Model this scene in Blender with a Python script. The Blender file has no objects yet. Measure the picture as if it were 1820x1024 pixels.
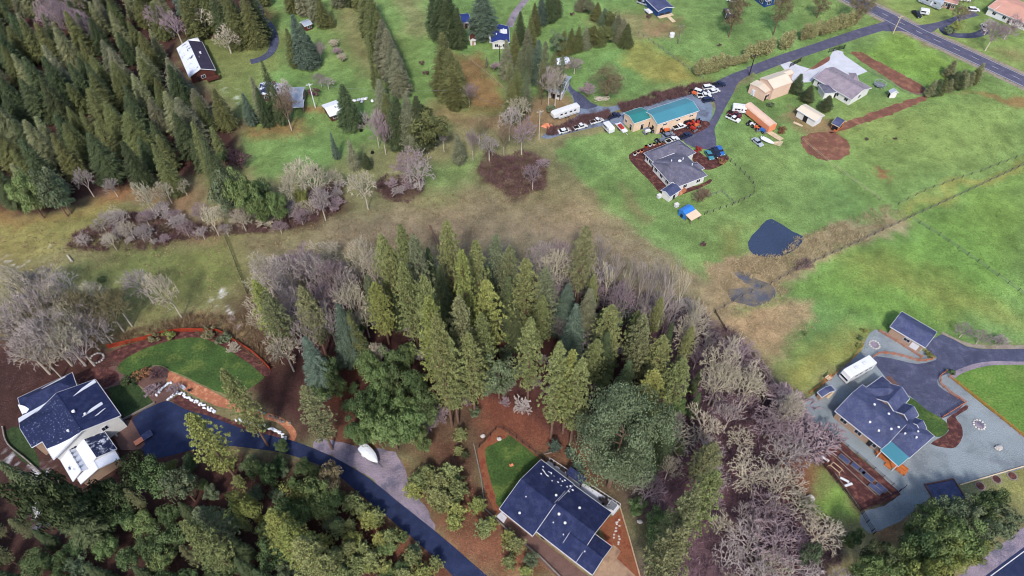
import bpy, math, random
import numpy as np
from mathutils import Vector, Matrix
sc = bpy.context.scene
COL = sc.collection
PI = math.pi
# ------------------------------------------------------------------ camera
CH, PITCH, F = 150.0, math.radians(51.0), 1213.0
cam = bpy.data.cameras.new('camera'); cam.lens = 36.0*F/1820.0; cam.sensor_width = 36.0
cam.clip_start = 1.0; cam.clip_end = 6000.0
camo = bpy.data.objects.new('camera', cam); COL.objects.link(camo)
camo.location = (0, 0, CH); camo.rotation_euler = (PI/2-PITCH, 0, 0)
sc.camera = camo
# ------------------------------------------------------------------ world, sun, exposure
SUN_EL, SUN_AZ = math.radians(47.0), math.radians(184.0)   # where the light comes from (azimuth clockwise from +Y)
w = bpy.data.worlds.new('World'); sc.world = w; w.use_nodes = True
nt = w.node_tree; nt.nodes.clear()
sky = nt.nodes.new('ShaderNodeTexSky'); sky.sky_type = 'NISHITA'; sky.sun_disc = False
sky.sun_elevation = SUN_EL; sky.sun_rotation = SUN_AZ; sky.dust_density = 2.0
bg = nt.nodes.new('ShaderNodeBackground'); bg.inputs[1].default_value = 0.15
wo = nt.nodes.new('ShaderNodeOutputWorld')
nt.links.new(sky.outputs[0], bg.inputs[0]); nt.links.new(bg.outputs[0], wo.inputs[0])
sl = bpy.data.lights.new('sun', 'SUN'); sl.energy = 2.5; sl.angle = math.radians(6.0); sl.color = (1.0, 0.94, 0.86)
so = bpy.data.objects.new('sun', sl); COL.objects.link(so)
sdir = Vector((math.sin(SUN_AZ)*math.cos(SUN_EL), math.cos(SUN_AZ)*math.cos(SUN_EL), math.sin(SUN_EL)))
so.rotation_euler = sdir.to_track_quat('Z', 'Y').to_euler(); so.location = (0, -50, 200)
sc.view_settings.view_transform = 'Standard'; sc.view_settings.look = 'None'
sc.view_settings.gamma = 1.0; sc.view_settings.exposure = 0.66
sc.render.film_transparent = False
sc.cycles.filter_width = 1.0; sc.cycles.max_bounces = 4; sc.cycles.diffuse_bounces = 2; sc.cycles.glossy_bounces = 2; sc.cycles.transparent_max_bounces = 4
# ------------------------------------------------------------------ survey: where a pixel's ray meets height z
SP, CP = math.sin(PITCH), math.cos(PITCH)
def G(u, v, z=0.0):
    a = (u-910.0)/F; b = (512.0-v)/F
    t = (CH-z)/(SP-b*CP)
    return (a*t, t*(CP+b*SP))
def PXY(pts, z=0.0): return [G(u, v, z) for u, v in pts]
def tree_at(ut, vt, vb):
    y = G(910, vb)[1]
    b = (512.0-vt)/F
    slope = (CP+b*SP)/(SP-b*CP)
    h = CH-y/slope
    return G(ut, vt, h)[0], y, h
# ------------------------------------------------------------------ noise
def vnoise(x, y, s, seed=0):
    x = x/s+seed*17.31; y = y/s-seed*9.77
    xi = np.floor(x).astype(np.int64); yi = np.floor(y).astype(np.int64)
    fx = x-xi; fy = y-yi; fx = fx*fx*(3-2*fx); fy = fy*fy*(3-2*fy)
    def h(i, j):
        n = (i*374761393+j*668265263+seed*1442695) & 0x7fffffff
        n = ((n ^ (n >> 13))*1274126177) & 0x7fffffff
        return ((n ^ (n >> 16)) & 0xffff)/65535.0
    return (h(xi, yi)*(1-fx)+h(xi+1, yi)*fx)*(1-fy)+(h(xi, yi+1)*(1-fx)+h(xi+1, yi+1)*fx)*fy
def lin(c):
    return tuple(((x/255.0)/12.92 if x/255.0 <= 0.04045 else ((x/255.0+0.055)/1.055)**2.4) for x in c)
# ------------------------------------------------------------------ materials
KALB = 0.72
def mat(name, rgb, rough=0.85, spec=0.25, n1=(0.6, 0.25), n2=(6.0, 0.15), bump=0.0, metal=0.0, k=KALB, tint=False, objvar=0.0, second=None, secscale=0.4, sect=(0.5, 0.6), wave=None):
    m = bpy.data.materials.new(name); m.use_nodes = True
    t = m.node_tree; N = t.nodes; L = t.links
    p = N['Principled BSDF']; p.inputs['Roughness'].default_value = rough
    p.inputs['Specular IOR Level'].default_value = spec; p.inputs['Metallic'].default_value = metal
    base = lin(rgb); base = tuple(min(0.9, c*k) for c in base)
    tc = N.new('ShaderNodeNewGeometry'); pos = tc.outputs['Position']
    rgbn = N.new('ShaderNodeRGB'); rgbn.outputs[0].default_value = (*base, 1); col = rgbn.outputs[0]
    if second:
        s = N.new('ShaderNodeTexNoise'); s.inputs['Scale'].default_value = secscale; s.inputs['Detail'].default_value = 6; s.inputs['Roughness'].default_value = 0.7; L.new(pos, s.inputs['Vector'])
        mr = N.new('ShaderNodeMapRange'); mr.inputs[1].default_value = sect[0]; mr.inputs[2].default_value = sect[1]; L.new(s.outputs[0], mr.inputs[0])
        mx = N.new('ShaderNodeMix'); mx.data_type = 'RGBA'; L.new(mr.outputs[0], mx.inputs[0]); L.new(col, mx.inputs[6])
        sb = tuple(min(0.9, c*k) for c in lin(second)); mx.inputs[7].default_value = (*sb, 1); col = mx.outputs[2]
    last = None
    for sc_, amt in (n1, n2):
        if amt <= 0: continue
        s = N.new('ShaderNodeTexNoise'); s.inputs['Scale'].default_value = sc_; s.inputs['Detail'].default_value = 4; L.new(pos, s.inputs['Vector'])
        mr = N.new('ShaderNodeMapRange'); mr.inputs[1].default_value = 0.3; mr.inputs[2].default_value = 0.7; mr.inputs[3].default_value = 1-amt; mr.inputs[4].default_value = 1+amt; L.new(s.outputs[0], mr.inputs[0])
        vm = N.new('ShaderNodeVectorMath'); vm.operation = 'SCALE'; L.new(col, vm.inputs[0]); L.new(mr.outputs[0], vm.inputs[3]); col = vm.outputs[0]; last = s
    if wave:
        tcc = N.new('ShaderNodeTexCoord'); wv = N.new('ShaderNodeTexWave'); wv.bands_direction = wave[2]; wv.inputs['Scale'].default_value = wave[0]; wv.inputs['Distortion'].default_value = 0.6
        L.new(tcc.outputs['Object'], wv.inputs['Vector'])
        mr = N.new('ShaderNodeMapRange'); mr.inputs[3].default_value = 1-wave[1]; mr.inputs[4].default_value = 1+wave[1]*0.6; L.new(wv.outputs[1], mr.inputs[0])
        vm = N.new('ShaderNodeVectorMath'); vm.operation = 'SCALE'; L.new(col, vm.inputs[0]); L.new(mr.outputs[0], vm.inputs[3]); col = vm.outputs[0]
    if tint:
        at = N.new('ShaderNodeAttribute'); at.attribute_name = 'tint'
        vm = N.new('ShaderNodeVectorMath'); vm.operation = 'SCALE'; L.new(col, vm.inputs[0]); L.new(at.outputs['Fac'], vm.inputs[3]); col = vm.outputs[0]
    if objvar:
        oi = N.new('ShaderNodeObjectInfo'); hs = N.new('ShaderNodeHueSaturation')
        mr = N.new('ShaderNodeMapRange'); mr.inputs[3].default_value = 0.5-0.035*objvar; mr.inputs[4].default_value = 0.5+0.025*objvar; L.new(oi.outputs['Random'], mr.inputs[0]); L.new(mr.outputs[0], hs.inputs['Hue'])
        ml = N.new('ShaderNodeMath'); ml.operation = 'MULTIPLY'; ml.inputs[1].default_value = 7.31; L.new(oi.outputs['Random'], ml.inputs[0])
        fr = N.new('ShaderNodeMath'); fr.operation = 'FRACT'; L.new(ml.outputs[0], fr.inputs[0])
        mr2 = N.new('ShaderNodeMapRange'); mr2.inputs[3].default_value = 1-0.28*objvar; mr2.inputs[4].default_value = 1+0.28*objvar; L.new(fr.outputs[0], mr2.inputs[0]); L.new(mr2.outputs[0], hs.inputs['Value'])
        L.new(col, hs.inputs['Color']); col = hs.outputs[0]
    L.new(col, p.inputs['Base Color'])
    if bump > 0 and last:
        bp = N.new('ShaderNodeBump'); bp.inputs['Strength'].default_value = bump; bp.inputs['Distance'].default_value = 0.3
        L.new(last.outputs[0], bp.inputs['Height']); L.new(bp.outputs[0], p.inputs['Normal'])
    return m
M = {}
M['asphalt'] = mat('asphalt', (84, 84, 108), second=(102, 100, 118), secscale=0.5, sect=(0.48, 0.66), n1=(0.35, 0.16), n2=(5, 0.2), bump=0.2, k=0.75)
M['asphalt_new'] = mat('asphalt_new', (33, 44, 76), second=(44, 54, 88), secscale=0.5, sect=(0.48, 0.66), n1=(0.3, 0.14), n2=(5, 0.25), bump=0.2, k=0.8)
M['asphalt_slate'] = mat('asphalt_slate', (72, 76, 100), second=(92, 94, 118), secscale=0.5, sect=(0.48, 0.66), n1=(0.2, 0.2), n2=(4, 0.2), bump=0.2, k=0.75)
M['gravel'] = mat('gravel', (140, 150, 156), n1=(0.15, 0.16), n2=(4, 0.22), bump=0.4, second=(122, 130, 138), secscale=0.1)
M['gravel_pink'] = mat('gravel_pink', (146, 134, 148), n1=(0.25, 0.2), n2=(4, 0.3), bump=0.4, second=(112, 108, 126), secscale=0.2)
M['gravel_blue'] = mat('gravel_blue', (122, 136, 158), n1=(0.3, 0.15), n2=(4, 0.2), bump=0.3, second=(100, 106, 124), secscale=0.2)
M['shoulder'] = mat('shoulder', (158, 146, 134), n1=(0.3, 0.25), n2=(4, 0.2), bump=0.3, second=(122, 116, 96), secscale=0.3)
M['concrete'] = mat('concrete', (206, 208, 218), n1=(0.3, 0.1), n2=(3, 0.08))
M['concrete_tan'] = mat('concrete_tan', (168, 140, 116), n1=(0.3, 0.12), n2=(2, 0.15), second=(140, 112, 96), secscale=0.5)
M['paint'] = mat('paint', (215, 215, 220), n1=(1, 0.1), n2=(8, 0.1))
M['lawn'] = mat('lawn', (64, 90, 42), n1=(0.22, 0.25), n2=(1.8, 0.3), bump=0.6, second=(90, 108, 52), secscale=0.15)
M['lawn_shaded'] = mat('lawn_shaded', (50, 70, 38), n1=(0.22, 0.25), n2=(1.8, 0.3), bump=0.6, second=(66, 82, 44), secscale=0.2)  # grass colour darkened, shade of the lower left painted into it
M['lawn_bright'] = mat('lawn_bright', (98, 132, 58), n1=(0.18, 0.15), n2=(1.8, 0.3), bump=0.6, second=(116, 142, 70), secscale=0.1)
M['mulch'] = mat('mulch', (86, 50, 50), n1=(0.8, 0.25), n2=(6, 0.35), bump=0.6, second=(116, 76, 66), secscale=0.8)
M['mulch_red'] = mat('mulch_red', (144, 90, 64), n1=(0.5, 0.25), n2=(6, 0.3), bump=0.5, second=(120, 62, 46), secscale=0.5)
M['soil'] = mat('soil', (128, 86, 72), n1=(0.3, 0.2), n2=(5, 0.25), bump=0.5, second=(146, 104, 84), secscale=0.3)
M['path'] = mat('path', (176, 112, 84), n1=(0.6, 0.15), n2=(3, 0.12), second=(200, 146, 110), secscale=0.6)
M['patio'] = mat('patio', (110, 84, 78), n1=(0.6, 0.15), n2=(3, 0.15))
M['water'] = mat('water', (56, 68, 92), rough=0.2, spec=0.5, n1=(0.08, 0.12), n2=(2, 0.14), bump=0.15, k=0.8)
M['water_grey'] = mat('water_grey', (88, 90, 102), rough=0.15, spec=0.5, n1=(0.2, 0.2), n2=(3, 0.15), bump=0.15, k=0.85, second=(118, 108, 92), sect=(0.42, 0.55), secscale=0.3)
M['roof_navy'] = mat('roof_navy', (30, 40, 78), second=(48, 56, 92), secscale=0.6, sect=(0.45, 0.62), n1=(0.4, 0.16), n2=(5, 0.3), bump=0.2, k=0.8, wave=(1.6, 0.18, 'Y'))
M['roof_slate'] = mat('roof_slate', (70, 78, 114), second=(88, 94, 126), secscale=0.6, sect=(0.45, 0.62), n1=(0.4, 0.15), n2=(5, 0.25), bump=0.2, wave=(1.6, 0.14, 'Y'))
M['roof_grey'] = mat('roof_grey', (98, 98, 118), second=(116, 114, 130), secscale=0.6, sect=(0.45, 0.62), n1=(0.5, 0.14), n2=(5, 0.22), bump=0.2, wave=(1.6, 0.12, 'Y'))
M['roof_taupe'] = mat('roof_taupe', (158, 146, 158), second=(142, 132, 142), secscale=0.6, sect=(0.45, 0.62), n1=(0.5, 0.1), n2=(5, 0.18), bump=0.2, wave=(1.6, 0.1, 'Y'))
M['roof_dark'] = mat('roof_dark', (62, 56, 78), n1=(0.5, 0.15), n2=(5, 0.22), wave=(1.6, 0.12, 'Y'))
M['roof_blue'] = mat('roof_blue', (44, 62, 128), n1=(0.5, 0.12), n2=(5, 0.15), wave=(1.6, 0.12, 'Y'))
M['roof_teal'] = mat('roof_teal', (74, 138, 156), rough=0.45, spec=0.4, n1=(0.2, 0.08), n2=(3, 0.05), wave=(1.0, 0.1, 'X'))
M['roof_teal_green'] = mat('roof_teal_green', (50, 128, 128), rough=0.45, spec=0.4, n1=(0.2, 0.08), n2=(3, 0.05), wave=(1.0, 0.1, 'X'))
M['roof_cream'] = mat('roof_cream', (240, 226, 206), rough=0.5, n1=(0.2, 0.05), n2=(3, 0.04), k=0.62, wave=(1.0, 0.07, 'X'))
M['roof_metal'] = mat('roof_metal', (166, 176, 192), rough=0.5, n1=(0.3, 0.1), n2=(3, 0.05), wave=(1.0, 0.1, 'X'))
M['roof_pink'] = mat('roof_pink', (206, 156, 140), n1=(0.4, 0.1), n2=(5, 0.14), wave=(1.6, 0.08, 'Y'))
M['snow'] = mat('snow', (236, 240, 250), rough=0.7, n1=(0.8, 0.06), n2=(4, 0.05), bump=0.2, k=0.75)
M['snow_roof'] = mat('snow_roof', (34, 44, 78), n1=(0.5, 0.1), n2=(5, 0.15), second=(225, 232, 250), secscale=0.55, sect=(0.50, 0.60), bump=0.2)
M['snow_half'] = mat('snow_half', (226, 232, 248), n1=(0.5, 0.06), n2=(5, 0.08), second=(40, 50, 86), secscale=0.45, sect=(0.56, 0.66), bump=0.2)
M['wall_cream'] = mat('wall_cream', (232, 206, 180), n1=(0.5, 0.06), n2=(3, 0.04))
M['wall_white'] = mat('wall_white', (226, 226, 224), n1=(0.5, 0.06), n2=(3, 0.04))
M['wall_tan'] = mat('wall_tan', (172, 146, 128), n1=(0.5, 0.08), n2=(3, 0.06))
M['wall_brown'] = mat('wall_brown', (92, 52, 46), n1=(0.5, 0.12), n2=(3, 0.1))
M['wall_blue'] = mat('wall_blue', (46, 78, 132), n1=(0.5, 0.1), n2=(3, 0.06))
M['wall_peach'] = mat('wall_peach', (238, 204, 184), n1=(0.5, 0.06), n2=(3, 0.04), k=0.65)
M['trim'] = mat('trim', (228, 230, 238), n1=(0.5, 0.04), n2=(3, 0.03))
M['glass'] = mat('glass', (28, 34, 50), rough=0.15, spec=0.6, n1=(0.5, 0.2), n2=(3, 0.0))
M['wood_orange'] = mat('wood_orange', (196, 116, 66), n1=(1, 0.2), n2=(6, 0.15))
M['wood_red'] = mat('wood_red', (166, 62, 38), n1=(1, 0.2), n2=(6, 0.2), second=(128, 48, 34), secscale=0.7)
M['wood_dark'] = mat('wood_dark', (44, 38, 42), n1=(1, 0.2), n2=(6, 0.15))
M['wood_grey'] = mat('wood_grey', (132, 124, 118), n1=(1, 0.2), n2=(6, 0.15))
M['wood_pale'] = mat('wood_pale', (216, 196, 166), n1=(1, 0.15), n2=(6, 0.1))
M['rubber'] = mat('rubber', (26, 26, 28), n1=(1, 0.1), n2=(6, 0.0))
M['metal_grey'] = mat('metal_grey', (120, 124, 132), rough=0.5, n1=(1, 0.1), n2=(6, 0.0))
M['roof_frost'] = mat('roof_frost', (30, 40, 78), n1=(0.5, 0.1), n2=(5, 0.15), second=(190, 200, 232), secscale=2.2, sect=(0.58, 0.74), bump=0.2)
M['rock'] = mat('rock', (196, 190, 186), n1=(1, 0.2), n2=(5, 0.15), objvar=0.6)
def paintm(name, rgb): M[name] = mat(name, rgb, rough=0.35, spec=0.5, n1=(1, 0.04), n2=(6, 0.0))
for n_, c_ in dict(car_white=(232, 234, 238), car_red=(178, 52, 44), car_navy=(34, 44, 78), car_black=(28, 30, 38), car_grey=(120, 130, 150), car_maroon=(96, 26, 44),
                   car_teal=(72, 140, 156), car_orange=(224, 112, 64), car_blue=(52, 108, 190), car_silver=(176, 184, 196), tarp_blue=(56, 130, 214), orange_pale=(238, 150, 112), car_brown=(74, 48, 62), car_green=(52, 120, 66)).items(): paintm(n_, c_)
def fol(name, rgb, k=0.74, ov=0.7): M[name] = mat(name, rgb, rough=0.8, spec=0.12, n1=(0.5, 0.1), n2=(4, 0.1), tint=True, objvar=ov, k=k)
fol('fir_dark', (80, 92, 64)); fol('fir_olive', (106, 112, 72)); fol('fir_blue', (92, 108, 94)); fol('fir_grey', (126, 128, 102))
fol('pine', (134, 142, 94), ov=.5); fol('pine_yellow', (146, 152, 90), ov=.5); fol('pine_olive', (130, 134, 98), ov=.5); fol('pine_grey', (118, 128, 100), ov=.5)
fol('broad', (112, 132, 84), ov=.6); fol('broad_dark', (92, 112, 74), ov=.6); fol('broad_yellow', (134, 142, 82), ov=.5); fol('broad_grey', (108, 122, 94), ov=.6); fol('broad_shaded', (68, 82, 54), ov=.6)  # last tone is darkened to paint in the shade over the lower left
fol('bare_pale', (188, 180, 160), ov=0.4); fol('bare_grey', (170, 160, 158), ov=0.5); fol('hedge_light', (150, 148, 104), ov=.4); fol('bare_violet', (154, 136, 142), ov=0.4); fol('bare_brown', (122, 104, 90), ov=0.5); fol('bare_olive', (128, 120, 92), ov=0.5)
fol('thicket', (108, 82, 84), ov=0.3); fol('thicket_brown', (120, 98, 80), ov=0.3); fol('thicket_violet', (104, 84, 94), ov=0.3); fol('reed', (172, 156, 126), ov=0.1); fol('tuft', (104, 126, 70), ov=0.1); fol('drygrass', (146, 130, 102), ov=0.1)
fol('leaf_red', (170, 66, 78)); fol('leaf_rust', (140, 104, 76)); fol('frost', (188, 200, 204))
M['bark'] = mat('bark', (122, 96, 84), n1=(1, 0.2), n2=(6, 0.15)); M['bark_pale'] = mat('bark_pale', (196, 186, 172), n1=(1, 0.2), n2=(6, 0.15))
# ------------------------------------------------------------------ objects
def tag(o, label=None, cat=None, group=None, kind=None):
    if label: o['label'] = label
    if cat: o['category'] = cat
    if group: o['group'] = group
    if kind: o['kind'] = kind
    return o
def thing(name, label, cat, loc=(0, 0, 0), rz=0.0, group=None):
    o = bpy.data.objects.new(name, None); COL.objects.link(o); o.empty_display_size = 0.5
    o.location = loc; o.rotation_euler = (0, 0, rz)
    return tag(o, label, cat, group)
class MB:
    def __init__(s): s.v = []; s.f = []; s.m = []
    def add(s, vs, fs, mi=0):
        b = len(s.v); s.v += [tuple(p) for p in vs]; s.f += [tuple(i+b for i in f) for f in fs]; s.m += [mi]*len(fs)
    def box(s, c, d, rz=0.0, mi=0, taper=1.0, ry=0.0):
        x, y, z = d[0]/2, d[1]/2, d[2]/2; P = []
        for k in (-1, 1):
            t = taper if k > 0 else 1.0
            for a, b in ((-1, -1), (1, -1), (1, 1), (-1, 1)):
                px, py, pz = a*x*t, b*y*t, k*z
                if ry: px, pz = px*math.cos(ry)+pz*math.sin(ry), -px*math.sin(ry)+pz*math.cos(ry)
                P.append((c[0]+px*math.cos(rz)-py*math.sin(rz), c[1]+px*math.sin(rz)+py*math.cos(rz), c[2]+pz))
        s.add(P, [(3, 2, 1, 0), (4, 5, 6, 7), (0, 1, 5, 4), (1, 2, 6, 5), (2, 3, 7, 6), (3, 0, 4, 7)], mi)
    def tube(s, p0, p1, r0, r1, n=6, mi=0, cap=True):
        p0 = Vector(p0); p1 = Vector(p1); d = (p1-p0)
        if d.length < 1e-5: return
        d.normalize(); a = d.orthogonal().normalized(); b = d.cross(a); P = []
        for p, r in ((p0, r0), (p1, r1)):
            for i in range(n):
                t = 2*PI*i/n; P.append(p+a*(r*math.cos(t))+b*(r*math.sin(t)))
        F_ = [(i, (i+1) % n, n+(i+1) % n, n+i) for i in range(n)]
        if cap: F_ += [tuple(range(n-1, -1, -1)), tuple(range(n, 2*n))]
        s.add(P, F_, mi)
    def prism(s, poly, z0, z1, mi=0, top=1.0):
        n = len(poly); cx = sum(p[0] for p in poly)/n; cy = sum(p[1] for p in poly)/n
        P = [(x, y, z0) for x, y in poly]+[(cx+(x-cx)*top, cy+(y-cy)*top, z1) for x, y in poly]
        s.add(P, [(i, (i+1) % n, n+(i+1) % n, n+i) for i in range(n)]+[tuple(range(n-1, -1, -1)), tuple(range(n, 2*n))], mi)
    def extr(s, prof, x0, x1, mi=0):       # profile in (y,z) extruded along x
        n = len(prof)
        s.add([(x0, y, z) for y, z in prof]+[(x1, y, z) for y, z in prof], [(i, (i+1) % n, n+(i+1) % n, n+i) for i in range(n)]+[tuple(range(n-1, -1, -1)), tuple(range(n, 2*n))], mi)
    def extry(s, prof, y0, y1, mi=0):      # profile in (x,z) extruded along y
        n = len(prof)
        s.add([(x, y0, z) for x, z in prof]+[(x, y1, z) for x, z in prof], [(i, (i+1) % n, n+(i+1) % n, n+i) for i in range(n)]+[tuple(range(n-1, -1, -1)), tuple(range(n, 2*n))], mi)
    def blob(s, c, r, rng, mi=0):
        import math as m_
        n, k = 7, 4; P = [(c[0], c[1], c[2]+r[2])]
        for j in range(1, k):
            th = PI*j/k
            for i in range(n):
                ph = 2*PI*i/n+j*0.4; q = rng.uniform(0.8, 1.15)
                P.append((c[0]+r[0]*q*m_.sin(th)*m_.cos(ph), c[1]+r[1]*q*m_.sin(th)*m_.sin(ph), c[2]+r[2]*q*m_.cos(th)))
        P.append((c[0], c[1], c[2]-r[2])); Fc = [(0, 1+i, 1+(i+1) % n) for i in range(n)]
        for j in range(k-2):
            for i in range(n): Fc.append((1+j*n+i, 1+(j+1)*n+i, 1+(j+1)*n+(i+1) % n, 1+j*n+(i+1) % n))
        e = len(P)-1; o = 1+(k-2)*n; Fc += [(e, o+(i+1) % n, o+i) for i in range(n)]
        s.add(P, Fc, mi)
    def build(s, name, mats, parent=None, world=False):
        me = bpy.data.meshes.new(name)
        V = s.v
        if parent is not None and world:
            c, sn = math.cos(-parent.rotation_euler.z), math.sin(-parent.rotation_euler.z); lx, ly, lz = parent.location
            V = [((x-lx)*c-(y-ly)*sn, (x-lx)*sn+(y-ly)*c, z-lz) for x, y, z in V]
        me.from_pydata(V, [], s.f)
        if not isinstance(mats, (list, tuple)): mats = [mats]
        for m_ in mats: me.materials.append(M[m_])
        if len(mats) > 1: me.polygons.foreach_set('material_index', s.m)
        me.update(); o = bpy.data.objects.new(name, me); COL.objects.link(o)
        if parent is not None: o.parent = parent
        return o
def copy_tree(root, loc, rz, label=None, group=None, scale=None):
    def cp(o, par):
        c = o.copy(); COL.objects.link(c)
        if par is not None: c.parent = par
        for ch in o.children: cp(ch, c)
        return c
    c = cp(root, None); c.location = loc; c.rotation_euler = (0, 0, rz)
    if scale: c.scale = scale
    if label: c['label'] = label
    if group: c['group'] = group
    return c
def setmat(o, key):
    for s in o.material_slots: s.link = 'OBJECT'; s.material = M[key]
# ------------------------------------------------------------------ ground
def axis(lo, hi, step):
    a = list(np.arange(lo, hi+1e-6, step)); ext = [8, 25, 60, 140, 320, 700, 1500, 3000]
    return np.array([lo-e for e in reversed(ext)]+a+[hi+e for e in ext])
gx = axis(-235, 235, 0.75); gy = axis(28, 305, 0.75)
X, Y = np.meshgrid(gx, gy); X = X.ravel(); Y = Y.ravel()
ZC = {'G': (120, 148, 88), 'G2': (130, 152, 88), 'GB': (122, 152, 76), 'Y': (152, 148, 84), 'O': (134, 130, 94), 'OG': (120, 130, 78), 'B': (142, 134, 104), 'BP': (142, 128, 108), 'R': (122, 78, 62),
      'RO': (150, 108, 78), 'D': (76, 52, 50), 'DR': (92, 54, 48), 'V': (104, 80, 86), 'T': (182, 158, 122), 'T2': (160, 146, 114), 'S': (228, 232, 240), 'BR': (150, 122, 96)}
def sdist(poly, x, y):
    n = len(poly); d = np.full(x.shape, 1e9); inside = np.zeros(x.shape, bool)
    for i in range(n):
        x0, y0 = poly[i]; x1, y1 = poly[(i+1) % n]; ex, ey = x1-x0, y1-y0; q = ex*ex+ey*ey+1e-9
        t = np.clip(((x-x0)*ex+(y-y0)*ey)/q, 0, 1); d = np.minimum(d, (x-x0-t*ex)**2+(y-y0-t*ey)**2)
        c = (y0 > y) != (y1 > y); xx = x0+(y-y0)*ex/(ey if abs(ey) > 1e-9 else 1e-9); inside ^= c & (x < xx)
    return np.where(inside, np.sqrt(d), -np.sqrt(d))
wx = X+(vnoise(X, Y, 9, 1)-0.5)*7+(vnoise(X, Y, 2.5, 2)-0.5)*3; wy = Y+(vnoise(X, Y, 9, 3)-0.5)*7+(vnoise(X, Y, 2.5, 4)-0.5)*3
Cc = np.tile(np.array(ZC['O'], float), (len(X), 1))
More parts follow.
